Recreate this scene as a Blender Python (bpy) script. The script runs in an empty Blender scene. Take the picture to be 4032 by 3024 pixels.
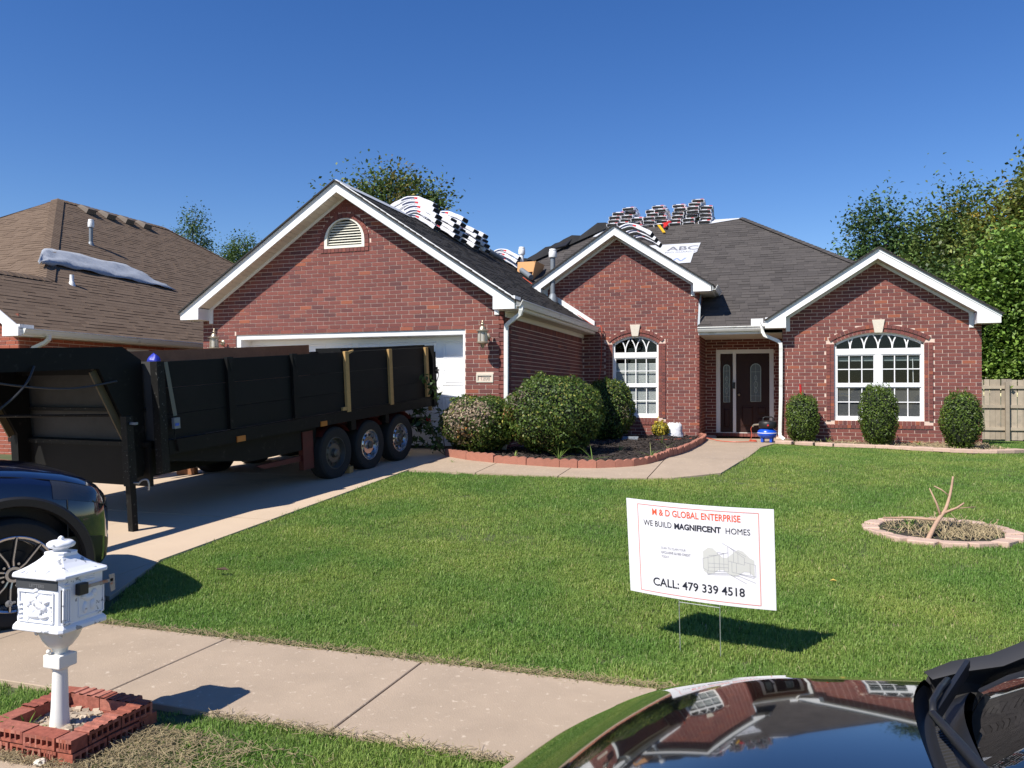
import bpy, bmesh, math, random
import numpy as np
from mathutils import Matrix, Vector
random.seed(7)
SC = bpy.context.scene
COL = SC.collection
PI = math.pi

# ------------------------------------------------------------------ camera, sky, sun, exposure
YAW, PIT, ROL = 3.23607038e-01, 1.06847917e-02, 5.58897279e-04
_f = Vector((-math.sin(YAW)*math.cos(PIT), math.cos(YAW)*math.cos(PIT), math.sin(PIT)))
_r = Vector((math.cos(YAW), math.sin(YAW), 0)); _u = _r.cross(_f)
_r2 = _r*math.cos(ROL)+_u*math.sin(ROL); _u2 = _u*math.cos(ROL)-_r*math.sin(ROL)
cam = bpy.data.cameras.new('camera'); cam_o = bpy.data.objects.new('camera', cam); COL.objects.link(cam_o)
cam_o.matrix_world = Matrix(((_r2.x, _u2.x, -_f.x, 0), (_r2.y, _u2.y, -_f.y, 0), (_r2.z, _u2.z, -_f.z, 1.6), (0, 0, 0, 1)))
cam.sensor_width = 36; cam.lens = 28.125; cam.clip_start = 0.05; cam.clip_end = 2000
SC.camera = cam_o

SUN_TO = Vector((-.43, -.82, 1.0)).normalized()
world = bpy.data.worlds.new('World'); SC.world = world; world.use_nodes = True
nt = world.node_tree
bg = nt.nodes['Background']
sky = nt.nodes.new('ShaderNodeTexSky'); sky.sky_type = 'NISHITA'; sky.sun_disc = False
sky.sun_elevation = math.asin(SUN_TO.z); sky.sun_rotation = math.atan2(SUN_TO.x, SUN_TO.y)
sky.air_density = 1.0; sky.dust_density = 0.0; sky.ozone_density = 3.0; sky.altitude = 0
hs = nt.nodes.new('ShaderNodeHueSaturation'); hs.inputs['Saturation'].default_value = 1.30; hs.inputs['Value'].default_value = 1.15; hs.inputs['Hue'].default_value = .514
nt.links.new(sky.outputs[0], hs.inputs['Color']); nt.links.new(hs.outputs[0], bg.inputs[0]); bg.inputs[1].default_value = 0.085
sl = bpy.data.lights.new('sun', 'SUN'); sl.energy = 5.0; sl.angle = math.radians(.5); sl.color = (1, .95, .87)
so = bpy.data.objects.new('sun', sl); COL.objects.link(so); so.location = (-10, -20, 30)
so.rotation_euler = (-SUN_TO).to_track_quat('-Z', 'Y').to_euler()
vs = SC.view_settings; vs.view_transform = 'Standard'; vs.look = 'None'; vs.exposure = 0.45; vs.gamma = 1; vs.use_curve_mapping = False

# ------------------------------------------------------------------ materials
def _n(t, ty, **kw):
    n = t.nodes.new(ty)
    for k, v in kw.items(): setattr(n, k, v)
    return n

def mat(name, col, rough=.6, metal=0., var=.0, vscale=6., isl=0., bump=0., bscale=60., coat=0., attr=None, spec=.5, detail=3.,
        stain=None, transl=0., vcol=None):
    """Principled surface: base colour, noise variation (var), per-island/object random (isl), bump; attr = colour attribute"""
    m = bpy.data.materials.new(name); m.use_nodes = True
    t = m.node_tree; L = t.links; b = t.nodes['Principled BSDF']
    b.inputs['Roughness'].default_value = rough; b.inputs['Metallic'].default_value = metal
    b.inputs['Specular IOR Level'].default_value = spec
    if coat: b.inputs['Coat Weight'].default_value = coat; b.inputs['Coat Roughness'].default_value = .03
    src = None
    if attr:
        a = _n(t, 'ShaderNodeAttribute', attribute_name=attr); src = a.outputs['Color']
    else:
        a = _n(t, 'ShaderNodeRGB'); a.outputs[0].default_value = (*col, 1); src = a.outputs[0]
    co = _n(t, 'ShaderNodeTexCoord')
    geo = _n(t, 'ShaderNodeNewGeometry')
    def scale_by(src, fac_out, lo, hi):
        mr = _n(t, 'ShaderNodeMapRange'); mr.inputs[3].default_value = lo; mr.inputs[4].default_value = hi
        L.new(fac_out, mr.inputs[0])
        vm = _n(t, 'ShaderNodeVectorMath', operation='SCALE'); L.new(src, vm.inputs[0]); L.new(mr.outputs[0], vm.inputs[3])
        return vm.outputs[0]
    if var:
        no = _n(t, 'ShaderNodeTexNoise'); no.inputs['Scale'].default_value = vscale; no.inputs['Detail'].default_value = detail + 2
        no.inputs['Roughness'].default_value = .65
        L.new(geo.outputs['Position'], no.inputs['Vector'])
        if vcol:
            mx = _n(t, 'ShaderNodeMix', data_type='RGBA'); mr = _n(t, 'ShaderNodeMapRange')
            mr.inputs[1].default_value = .42; mr.inputs[2].default_value = .62; mr.inputs[4].default_value = var
            L.new(no.outputs[0], mr.inputs[0]); L.new(mr.outputs[0], mx.inputs[0]); L.new(src, mx.inputs[6]); mx.inputs[7].default_value = (*vcol, 1)
            src = mx.outputs[2]
        else:
            src = scale_by(src, no.outputs[0], 1-var*1.6, 1+var*1.6)
    if isl:
        oi = _n(t, 'ShaderNodeObjectInfo')
        ad = _n(t, 'ShaderNodeMath', operation='ADD'); L.new(oi.outputs['Random'], ad.inputs[0]); L.new(geo.outputs['Random Per Island'], ad.inputs[1])
        fr = _n(t, 'ShaderNodeMath', operation='FRACT'); L.new(ad.outputs[0], fr.inputs[0])
        src = scale_by(src, fr.outputs[0], 1-isl, 1+isl)
    if stain:
        scol, sscale, lo, hi = stain
        no = _n(t, 'ShaderNodeTexNoise'); no.inputs['Scale'].default_value = sscale; no.inputs['Detail'].default_value = 6
        L.new(geo.outputs['Position'], no.inputs['Vector'])
        mr = _n(t, 'ShaderNodeMapRange'); mr.inputs[1].default_value = lo; mr.inputs[2].default_value = hi
        L.new(no.outputs[0], mr.inputs[0])
        mx = _n(t, 'ShaderNodeMix', data_type='RGBA'); L.new(mr.outputs[0], mx.inputs[0]); L.new(src, mx.inputs[6]); mx.inputs[7].default_value = (*scol, 1)
        src = mx.outputs[2]
    L.new(src, b.inputs['Base Color'])
    if bump:
        no = _n(t, 'ShaderNodeTexNoise'); no.inputs['Scale'].default_value = bscale; no.inputs['Detail'].default_value = 4
        L.new(geo.outputs['Position'], no.inputs['Vector'])
        bp = _n(t, 'ShaderNodeBump'); bp.inputs['Strength'].default_value = bump; bp.inputs['Distance'].default_value = .01
        L.new(no.outputs[0], bp.inputs['Height']); L.new(bp.outputs[0], b.inputs['Normal'])
    if transl:
        tr = _n(t, 'ShaderNodeBsdfTranslucent'); L.new(src, tr.inputs[0])
        ms = _n(t, 'ShaderNodeMixShader'); ms.inputs[0].default_value = transl
        L.new(b.outputs[0], ms.inputs[1]); L.new(tr.outputs[0], ms.inputs[2]); L.new(ms.outputs[0], t.nodes['Material Output'].inputs[0])
    return m

def ramp_mat(name, stops, rough=.85, bump=.3, bscale=140., fine=.12, fscale=90.):
    """colour picked per piece (object random + island random) from a ramp"""
    m = bpy.data.materials.new(name); m.use_nodes = True
    t = m.node_tree; L = t.links; b = t.nodes['Principled BSDF']; b.inputs['Roughness'].default_value = rough
    b.inputs['Specular IOR Level'].default_value = .25
    geo = _n(t, 'ShaderNodeNewGeometry'); oi = _n(t, 'ShaderNodeObjectInfo')
    ad = _n(t, 'ShaderNodeMath', operation='ADD'); L.new(oi.outputs['Random'], ad.inputs[0]); L.new(geo.outputs['Random Per Island'], ad.inputs[1])
    fr = _n(t, 'ShaderNodeMath', operation='FRACT'); L.new(ad.outputs[0], fr.inputs[0])
    cr = _n(t, 'ShaderNodeValToRGB'); cr.color_ramp.interpolation = 'LINEAR'
    els = cr.color_ramp.elements
    while len(els) < len(stops): els.new(.5)
    for e, (p, c) in zip(els, stops): e.position = p; e.color = (*c, 1)
    L.new(fr.outputs[0], cr.inputs[0])
    no = _n(t, 'ShaderNodeTexNoise'); no.inputs['Scale'].default_value = fscale; no.inputs['Detail'].default_value = 4
    L.new(geo.outputs['Position'], no.inputs['Vector'])
    mr = _n(t, 'ShaderNodeMapRange'); mr.inputs[3].default_value = 1-fine*1.8; mr.inputs[4].default_value = 1+fine*1.8
    L.new(no.outputs[0], mr.inputs[0])
    vm = _n(t, 'ShaderNodeVectorMath', operation='SCALE'); L.new(cr.outputs[0], vm.inputs[0]); L.new(mr.outputs[0], vm.inputs[3])
    L.new(vm.outputs[0], b.inputs['Base Color'])
    if bump:
        nb = _n(t, 'ShaderNodeTexNoise'); nb.inputs['Scale'].default_value = bscale; L.new(geo.outputs['Position'], nb.inputs['Vector'])
        bp = _n(t, 'ShaderNodeBump'); bp.inputs['Strength'].default_value = bump; bp.inputs['Distance'].default_value = .006
        L.new(nb.outputs[0], bp.inputs['Height']); L.new(bp.outputs[0], b.inputs['Normal'])
    return m

def glass_mat(name, tint=.85, refl=.5, rough=.01):
    m = bpy.data.materials.new(name); m.use_nodes = True
    t = m.node_tree; L = t.links
    t.nodes.remove(t.nodes['Principled BSDF'])
    tr = _n(t, 'ShaderNodeBsdfTransparent'); tr.inputs[0].default_value = (tint*.97, tint, tint*.98, 1)
    gl = _n(t, 'ShaderNodeBsdfGlossy'); gl.inputs['Roughness'].default_value = rough
    fr = _n(t, 'ShaderNodeFresnel'); fr.inputs[0].default_value = 1.45
    mu = _n(t, 'ShaderNodeMath', operation='MULTIPLY'); mu.inputs[1].default_value = refl*2; L.new(fr.outputs[0], mu.inputs[0])
    ms = _n(t, 'ShaderNodeMixShader'); L.new(mu.outputs[0], ms.inputs[0]); L.new(tr.outputs[0], ms.inputs[1]); L.new(gl.outputs[0], ms.inputs[2])
    L.new(ms.outputs[0], t.nodes['Material Output'].inputs[0])
    return m

M = {}
M['brick'] = ramp_mat('brick_red', [(0, (.160, .056, .048)), (.3, (.205, .070, .058)), (.55, (.175, .064, .056)), (.72, (.125, .052, .050)), (.8, (.215, .074, .060)), (.965, (.23, .080, .062)), (.985, (.30, .095, .055)), (1, (.29, .095, .058))])
M['brick_n'] = ramp_mat('brick_orange', [(0, (.26, .07, .045)), (.4, (.34, .10, .06)), (.7, (.22, .07, .05)), (1, (.38, .12, .075))])
M['mortar'] = mat('mortar', (.66, .51, .42), .95, var=.08, vscale=12)
M['planter_brick'] = ramp_mat('planter_brick', [(0, (.27, .085, .055)), (.4, (.36, .11, .07)), (.6, (.24, .07, .05)), (.8, (.33, .12, .085)), (1, (.42, .17, .12))], fine=.32, fscale=38)
M['hole'] = mat('brick_hole', (.10, .05, .035), .95)
M['white'] = mat('white_vinyl', (.80, .80, .79), .45, var=.02, vscale=3)
M['soffit'] = mat('soffit_vinyl', (.70, .66, .58), .6, isl=.03)
M['groove'] = mat('soffit_gap', (.25, .22, .18), .8)
M['gutter'] = mat('gutter_metal', (.72, .72, .68), .4, var=.06, vscale=4, stain=((.42, .40, .34), 5, .6, .8))
M['shingle'] = ramp_mat('charcoal_shingle', [(0, (.056, .050, .047)), (.35, (.072, .064, .060)), (.7, (.082, .073, .068)), (1, (.064, .057, .054))], rough=.95, fine=.22, fscale=160)
M['shingle_old'] = ramp_mat('black_shingle', [(0, (.022, .020, .019)), (.5, (.036, .033, .031)), (1, (.028, .026, .025))], rough=.95, fine=.3, fscale=120)
M['shingle_brown'] = ramp_mat('brown_shingle', [(0, (.125, .085, .058)), (.5, (.16, .112, .078)), (1, (.14, .097, .067))], rough=.95, fine=.2, fscale=120)
M['felt'] = mat('roof_deck', (.03, .028, .027), .95)
M['felt_brown'] = mat('roof_deck_brown', (.10, .07, .05), .95)
M['underlay'] = mat('underlayment_grey', (.50, .51, .53), .6, var=.05, vscale=5)
M['underlay_print'] = mat('underlayment_print', (.16, .16, .18), .7)
M['underlay_blue'] = mat('underlayment_blue_print', (.22, .28, .5), .7)
M['tarp'] = mat('grey_tarp', (.33, .35, .38), .5, var=.15, vscale=4, bump=.8, bscale=9)
M['stone'] = mat('cast_stone', (.62, .56, .46), .85, var=.08, vscale=14, bump=.3)
M['glass'] = glass_mat('window_glass', .82, .5)
M['glass_car'] = glass_mat('car_glass', .45, .9)
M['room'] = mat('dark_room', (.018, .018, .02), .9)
M['blind'] = mat('white_blind', (.72, .74, .75), .5)
M['screen'] = mat('insect_screen', (.09, .09, .095), .8)
M['curtain'] = mat('sheer_curtain', (.6, .6, .58), .9, var=.08, vscale=10)
M['door'] = mat('brown_door', (.034, .014, .011), .55, var=.15, vscale=18, spec=.25)
M['door_glass'] = mat('leaded_glass', (.10, .115, .11), .15, bump=.8, bscale=60)
M['lead'] = mat('lead_came', (.25, .25, .22), .35, metal=.6)
M['brass'] = mat('tarnished_brass', (.42, .36, .27), .4, metal=.7, var=.15, vscale=20)
M['lamp_glass'] = mat('lantern_glass', (.45, .42, .36), .15)
M['conc'] = mat('concrete', (.385, .295, .21), .9, var=.15, vscale=2.6, bump=.25, bscale=120, stain=((.53, .43, .32), 24, .62, .72), detail=8)
M['conc_d'] = mat('driveway_concrete', (.52, .40, .285), .9, var=.08, vscale=1.1, bump=.2, bscale=120, stain=((.34, .27, .2), 1.4, .62, .8))
M['joint'] = mat('concrete_joint', (.10, .075, .05), .95)
M['asphalt'] = mat('asphalt', (.06, .058, .055), .95, var=.15, vscale=8, bump=.5, bscale=150)
M['soil'] = mat('lawn_soil', (.07, .085, .03), .95, var=.25, vscale=3)
M['mulch'] = mat('dark_mulch', (.03, .022, .018), .95, var=.3, vscale=20)
M['mulch_chip'] = mat('mulch_chip', (.036, .026, .021), .95, isl=.6)
M['sand'] = mat('planter_sand', (.36, .27, .18), .95, var=.2, vscale=20, bump=.6, bscale=60)
M['gravel'] = mat('gravel_stone', (.42, .34, .25), .9, isl=.4)
M['edging'] = mat('red_edging_block', (.34, .14, .095), .9, var=.12, vscale=14, bump=.4, isl=.12)
M['paver'] = mat('pink_paver', (.52, .365, .28), .9, var=.18, vscale=9, bump=.4, isl=.1)
M['blk'] = mat('trailer_black', (.006, .0062, .006), .6, var=.3, vscale=5, spec=.2, stain=((.035, .032, .028), 14, .62, .8))
M['blk_panel'] = mat('trailer_black_board', (.0085, .0085, .008), .7, var=.3, vscale=3, isl=.2, spec=.25)
M['blk_worn'] = mat('trailer_worn_steel', (.0095, .0095, .009), .6, var=.4, vscale=9, spec=.22, stain=((.12, .12, .11), 42, .63, .72))
M['wood'] = mat('yellow_lumber', (.44, .27, .10), .8, var=.15, vscale=16, isl=.12)
M['wood_red'] = mat('brown_board', (.34, .15, .07), .8, var=.25, vscale=6)
M['red_steel'] = mat('red_oxide_steel', (.085, .008, .006), .6, var=.3, vscale=6)
M['tyre'] = mat('tyre_rubber', (.014, .014, .014), .85, var=.2, vscale=20)
M['chrome'] = mat('wheel_silver', (.55, .56, .58), .25, metal=.9)
M['rim_dark'] = mat('rim_dusty', (.10, .095, .085), .5, metal=.5)
M['orange'] = mat('amber_reflector', (.45, .15, .02), .4)
M['red_lens'] = mat('red_lens', (.5, .01, .015), .25)
M['blue_tarp'] = mat('blue_tarp', (.02, .035, .36), .45, bump=.8, bscale=20)
M['cable'] = mat('black_cable', (.03, .03, .03), .5)
M['suv'] = mat('navy_paint', (.004, .007, .028), .12, coat=1., spec=.6)
M['car'] = mat('black_car_paint', (.0035, .0035, .0042), .06, coat=1., spec=.6)
M['trim'] = mat('black_plastic', (.013, .013, .014), .5)
M['trim_g'] = mat('grey_black_plastic', (.035, .034, .034), .55)
M['lens'] = mat('headlamp_lens', (.035, .036, .038), .05, coat=1.)
M['seat'] = mat('car_interior', (.02, .02, .022), .8)
M['mail'] = mat('white_mailbox_paint', (.84, .84, .86), .4, stain=((.30, .31, .33), 26, .62, .66))
M['mail_post'] = mat('cream_mailbox_post', (.80, .78, .72), .45, var=.05, vscale=8)
M['mail_dark'] = mat('mail_slot_grey', (.06, .062, .066), .4)
M['flag'] = mat('faded_mail_flag', (.42, .36, .29), .7, stain=((.4, .16, .07), 30, .5, .62))
M['sign'] = mat('sign_white_plastic', (.80, .79, .82), .5)
M['orange_ink'] = mat('orange_ink', (.80, .10, .035), .6)
M['red_ink'] = mat('pale_red_ink', (.75, .20, .16), .6)
M['dark_ink'] = mat('dark_ink', (.012, .014, .028), .6)
M['grey_ink'] = mat('grey_ink', (.30, .30, .34), .6)
M['wash'] = mat('sketch_wash', (.58, .58, .55), .7)
M['wire'] = mat('galvanised_wire', (.42, .44, .44), .4, metal=.6)
M['galv'] = mat('galvanised_pipe', (.20, .225, .25), .55, metal=.3, var=.1, vscale=10)
M['pvc'] = mat('white_pvc', (.74, .74, .73), .5)
M['vent_brown'] = mat('brown_vent', (.14, .11, .085), .6)
M['wrap'] = mat('white_wrapper', (.78, .78, .81), .35, bump=.4, bscale=25)
M['wrap_d'] = mat('wrapper_navy_print', (.02, .025, .075), .4)
M['wrap_r'] = mat('wrapper_red_print', (.62, .03, .035), .4)
M['core'] = mat('shingle_core', (.016, .016, .017), .95)
M['cardboard'] = mat('cardboard', (.62, .33, .14), .85)
M['hose'] = mat('orange_hose', (.50, .085, .04), .5)
M['comp_b'] = mat('compressor_blue', (.006, .075, .52), .3, coat=.5)
M['red_tool'] = mat('red_paint', (.5, .02, .02), .4)
M['yellow'] = mat('yellow_paint', (.75, .42, .02), .5)
M['bag'] = mat('white_plastic_bag', (.72, .72, .74), .4, bump=1., bscale=16)
M['twig'] = mat('bare_wood', (.42, .27, .18), .8, var=.15, vscale=30)
M['bark'] = mat('bark', (.085, .065, .048), .95, var=.3, vscale=8, bump=.5, bscale=30)
M['fence'] = mat('weathered_fence', (.36, .30, .225), .9, var=.18, vscale=6, isl=.15, stain=((.2, .18, .15), 4, .55, .8))
M['leaf'] = mat('leaf', (.05, .09, .02), .5, attr='tint', isl=.35, transl=.32, spec=.4)
M['grass'] = None
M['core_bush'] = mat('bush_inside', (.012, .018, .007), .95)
M['dry'] = mat('dry_debris', (.30, .235, .13), .9, isl=.45)
M['skin'] = mat('skin', (.35, .19, .13), .55)
M['cloth'] = mat('dark_trousers', (.014, .015, .018), .85)
M['shirt'] = mat('grey_shirt', (.12, .12, .13), .9)
M['shoe_w'] = mat('white_sneaker', (.62, .60, .54), .6)
M['hair'] = mat('dark_hair', (.012, .009, .007), .6)
M['sky_leaf'] = None

def grass_mat():
    m = bpy.data.materials.new('grass_blade'); m.use_nodes = True
    t = m.node_tree; L = t.links; b = t.nodes['Principled BSDF']; b.inputs['Roughness'].default_value = .5; b.inputs['Specular IOR Level'].default_value = .3
    geo = _n(t, 'ShaderNodeNewGeometry'); oi = _n(t, 'ShaderNodeObjectInfo')
    ad = _n(t, 'ShaderNodeMath', operation='ADD'); L.new(oi.outputs['Random'], ad.inputs[0]); L.new(geo.outputs['Random Per Island'], ad.inputs[1])
    fr = _n(t, 'ShaderNodeMath', operation='FRACT'); L.new(ad.outputs[0], fr.inputs[0])
    cr = _n(t, 'ShaderNodeValToRGB'); els = cr.color_ramp.elements
    st = [(0, (.16, .25, .05)), (.45, (.24, .36, .082)), (.85, (.32, .43, .115)), (.95, (.40, .43, .17)), (1, (.52, .46, .26))]
    while len(els) < len(st): els.new(.5)
    for e, (p, c) in zip(els, st): e.position = p; e.color = (*c, 1)
    L.new(fr.outputs[0], cr.inputs[0])
    no = _n(t, 'ShaderNodeTexNoise'); no.inputs['Scale'].default_value = .9; no.inputs['Detail'].default_value = 5
    L.new(geo.outputs['Position'], no.inputs['Vector'])
    mx = _n(t, 'ShaderNodeMix', data_type='RGBA'); mr = _n(t, 'ShaderNodeMapRange'); mr.inputs[1].default_value = .38; mr.inputs[2].default_value = .68
    L.new(no.outputs[0], mr.inputs[0]); L.new(mr.outputs[0], mx.inputs[0])
    mul = _n(t, 'ShaderNodeMix', data_type='RGBA', blend_type='MULTIPLY'); mul.inputs[0].default_value = 1; mul.inputs[7].default_value = (.70, .86, .72, 1)
    mu2 = _n(t, 'ShaderNodeMix', data_type='RGBA', blend_type='MULTIPLY'); mu2.inputs[0].default_value = 1; mu2.inputs[7].default_value = (1.30, 1.14, 1.1, 1)
    L.new(cr.outputs[0], mul.inputs[6]); L.new(cr.outputs[0], mu2.inputs[6])
    L.new(mul.outputs[2], mx.inputs[6]); L.new(mu2.outputs[2], mx.inputs[7])
    L.new(mx.outputs[2], b.inputs['Base Color'])
    tr = _n(t, 'ShaderNodeBsdfTranslucent'); L.new(mx.outputs[2], tr.inputs[0])
    ms = _n(t, 'ShaderNodeMixShader'); ms.inputs[0].default_value = .4
    L.new(b.outputs[0], ms.inputs[1]); L.new(tr.outputs[0], ms.inputs[2]); L.new(ms.outputs[0], t.nodes['Material Output'].inputs[0])
    return m
M['grass'] = grass_mat()

# ------------------------------------------------------------------ mesh helpers
WM = {}
I4 = Matrix.Identity(4)

class MB:
    """collects shapes for ONE mesh object"""
    def __init__(s): s.v = []; s.f = []; s.uvf = []
    def add(s, vs, fs):
        o = len(s.v); s.v += [tuple(v) for v in vs]; s.f += [tuple(i+o for i in f) for f in fs]; return s
    def box(s, a, b):
        (x0, y0, z0), (x1, y1, z1) = a, b
        return s.add([(x0, y0, z0), (x1, y0, z0), (x1, y1, z0), (x0, y1, z0), (x0, y0, z1), (x1, y0, z1), (x1, y1, z1), (x0, y1, z1)],
                     [(0, 3, 2, 1), (4, 5, 6, 7), (0, 1, 5, 4), (1, 2, 6, 5), (2, 3, 7, 6), (3, 0, 4, 7)])
    def obox(s, c, ax, ay, az):
        """box at centre c with half-axis vectors"""
        c, ax, ay, az = map(Vector, (c, ax, ay, az)); p = []
        for k in (-1, 1):
            for i, j in ((-1, -1), (1, -1), (1, 1), (-1, 1)): p.append(c+ax*i+ay*j+az*k)
        return s.add(p, [(0, 3, 2, 1), (4, 5, 6, 7), (0, 1, 5, 4), (1, 2, 6, 5), (2, 3, 7, 6), (3, 0, 4, 7)])
    def bar(s, a, b, w, h, up=(0, 0, 1)):
        a, b = Vector(a), Vector(b); d = (b-a); l = d.length; d.normalize()
        side = d.cross(Vector(up))
        if side.length < 1e-5: side = d.cross(Vector((0, 1, 0)))
        side.normalize(); u = side.cross(d)
        return s.obox((a+b)/2, d*l/2, side*w/2, u*h/2)
    def prism(s, poly, d):
        """extrude a planar polygon (3-D points) by vector d"""
        n = len(poly); d = Vector(d); p = [Vector(q) for q in poly]; q = [v+d for v in p]
        return s.add(p+q, [tuple(range(n))[::-1], tuple(range(n, 2*n))]+[(i, (i+1) % n, n+(i+1) % n, n+i) for i in range(n)])
    def tube(s, pts, r, n=8, cap=True, rads=None):
        pts = [Vector(p) for p in pts]; rings = []; ref = None
        for i, p in enumerate(pts):
            d = (pts[min(i+1, len(pts)-1)]-pts[max(i-1, 0)]).normalized()
            if ref is None:
                ref = d.orthogonal().normalized()
            ref = (ref-d*ref.dot(d)).normalized(); b = d.cross(ref); rr = rads[i] if rads else r
            rings.append([p+(ref*math.cos(2*PI*k/n)+b*math.sin(2*PI*k/n))*rr for k in range(n)])
        return s.loft(rings, cap)
    def loft(s, rings, cap=True, close=True):
        o = len(s.v); n = len(rings[0])
        for r in rings: s.v += [tuple(p) for p in r]
        for i in range(len(rings)-1):
            for k in range(n if close else n-1):
                k2 = (k+1) % n; s.f.append((o+i*n+k, o+i*n+k2, o+(i+1)*n+k2, o+(i+1)*n+k))
        if cap:
            s.f.append(tuple(o+k for k in range(n))[::-1]); s.f.append(tuple(o+(len(rings)-1)*n+k for k in range(n)))
        return s
    def lathe(s, prof, c=(0, 0, 0), n=20, axis='Z', sq=None, cap=True):
        """prof: (radius, height) list; sq: superellipse-like flutes amount"""
        rings = []
        for r, h in prof:
            ring = []
            for k in range(n):
                a = 2*PI*k/n; rr = r*(1+(sq*math.cos(8*a) if sq else 0))
                if axis == 'Z': ring.append((c[0]+rr*math.cos(a), c[1]+rr*math.sin(a), c[2]+h))
                elif axis == 'X': ring.append((c[0]+h, c[1]+rr*math.cos(a), c[2]+rr*math.sin(a)))
                else: ring.append((c[0]+rr*math.sin(a), c[1]+h, c[2]+rr*math.cos(a)))
            rings.append(ring)
        return s.loft(rings, cap)
    def mesh(s, name, m):
        me = bpy.data.meshes.new(name); me.from_pydata(s.v, [], s.f)
        if m is not None: me.materials.append(m)
        me.update(); return me
    def build(s, name, m, parent=None, T=None, smooth=False, loc=None, bevel=0, seg=2):
        if loc is not None: s.v = [(x-loc[0], y-loc[1], z-loc[2]) for x, y, z in s.v]; T = Matrix.Translation(loc)
        me = s.mesh(name, m)
        bm = bmesh.new(); bm.from_mesh(me); bmesh.ops.recalc_face_normals(bm, faces=bm.faces); bm.to_mesh(me); bm.free()
        if smooth: shade(me, smooth)
        o = link(name, me, parent, T)
        if bevel:
            b = o.modifiers.new('bevel', 'BEVEL'); b.width = bevel; b.segments = seg; b.limit_method = 'ANGLE'; b.angle_limit = .6
        return o

def shade(me, ang):
    me.polygons.foreach_set('use_smooth', [True]*len(me.polygons))
    if ang is not True:
        bm = bmesh.new(); bm.from_mesh(me)
        for e in bm.edges:
            if len(e.link_faces) == 2 and e.calc_face_angle(0) > ang: e.smooth = False
        bm.to_mesh(me); bm.free()

def link(name, data, parent=None, T=None):
    o = bpy.data.objects.new(name, data); COL.objects.link(o)
    w = T.copy() if T is not None else I4.copy()
    WM[o.name] = w
    if parent is not None:
        o.parent = parent; o.matrix_parent_inverse = WM[parent.name].inverted()
    o.matrix_basis = w
    return o

def tag(o, label=None, cat=None, group=None, kind=None):
    if label: o['label'] = label
    if cat: o['category'] = cat
    if group: o['group'] = group
    if kind: o['kind'] = kind
    return o

def thing(name, label, cat, loc=(0, 0, 0), T=None, group=None):
    o = link(name, None, None, T if T is not None else Matrix.Translation(loc))
    return tag(o, label, cat, group)

def text_mesh(s, size, bold=0., extr=0., align='LEFT', spacing=1.):
    c = bpy.data.curves.new('txt', 'FONT'); c.body = s; c.size = size; c.offset = bold; c.extrude = extr; c.align_x = align
    c.space_character = spacing; c.resolution_u = 3
    o = bpy.data.objects.new('txt', c); COL.objects.link(o)
    bpy.context.view_layer.update()
    me = bpy.data.meshes.new_from_object(o.evaluated_get(bpy.context.evaluated_depsgraph_get()))
    v = [tuple(p.co) for p in me.vertices]; f = [tuple(p.vertices) for p in me.polygons]
    bpy.data.objects.remove(o); bpy.data.curves.remove(c); bpy.data.meshes.remove(me)
    return v, f

def ground(y):
    return float(np.interp(y, [-200, 5, 13, 19, 27, 60, 200], [0, 0, .55, .53, .17, .1, .0]))

def leaf_mesh(name, P, Nrm, size, tint, rng, aspect=.55, droop=0.):
    """leaf-sized folded quads at points P facing Nrm; tint (n,3) stored as colour attribute"""
    n = len(P); P = np.asarray(P, float); Nrm = np.asarray(Nrm, float)
    Nrm /= np.linalg.norm(Nrm, axis=1)[:, None]+1e-9
    a = rng.normal(size=(n, 3)); a[:, 2] -= droop
    t = a-(a*Nrm).sum(1)[:, None]*Nrm; t /= np.linalg.norm(t, axis=1)[:, None]+1e-9
    b = np.cross(Nrm, t); s = size*(.6+.8*rng.random(n))[:, None]
    v = np.empty((n, 4, 3))
    v[:, 0] = P-t*s*.5; v[:, 1] = P+b*s*aspect*.5+Nrm*s*.12; v[:, 2] = P+t*s*.5; v[:, 3] = P-b*s*aspect*.5+Nrm*s*.12
    me = bpy.data.meshes.new(name)
    me.vertices.add(4*n); me.vertices.foreach_set('co', v.reshape(-1))
    me.loops.add(4*n); me.loops.foreach_set('vertex_index', np.arange(4*n, dtype=np.int32))
    me.polygons.add(n); me.polygons.foreach_set('loop_start', np.arange(0, 4*n, 4, dtype=np.int32))
    me.update(calc_edges=True)
    at = me.attributes.new('tint', 'FLOAT_COLOR', 'POINT')
    c = np.ones((n, 4, 4)); c[:, :, :3] = np.asarray(tint)[:, None, :]
    at.data.foreach_set('color', c.reshape(-1))
    me.materials.append(M['leaf']); me.update()
    return me

# ------------------------------------------------------------------ ground, street, pavement, drive
def sheet(name, xs, ys, dz, m, kind='structure', parent=None):
    b = MB(); nx, ny = len(xs), len(ys)
    b.v = [(x, y, ground(y)+dz) for y in ys for x in xs]
    b.f = [(j*nx+i, j*nx+i+1, (j+1)*nx+i+1, (j+1)*nx+i) for j in range(ny-1) for i in range(nx-1)]
    o = b.build(name, m, parent); 
    if kind: o['kind'] = kind
    return o

def poly_sheet(name, pts, dz, m, thick=.02, parent=None, kind=None):
    """flat-ish slab following the ground: outline pts (x, y), cut along Y at the ground's bends"""
    from mathutils.geometry import tessellate_polygon
    pts = [Vector((p[0], p[1], 0)) for p in pts]
    tris = tessellate_polygon([pts])
    b = MB(); n = len(pts)
    b.v = [(p.x, p.y, ground(p.y)+dz) for p in pts]+[(p.x, p.y, ground(p.y)+dz-thick) for p in pts]
    b.f = [tuple(t) for t in tris]+[(i, (i+1) % n, n+(i+1) % n, n+i) for i in range(n)]
    o = b.build(name, m, parent)
    if kind: o['kind'] = kind
    return o

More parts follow.
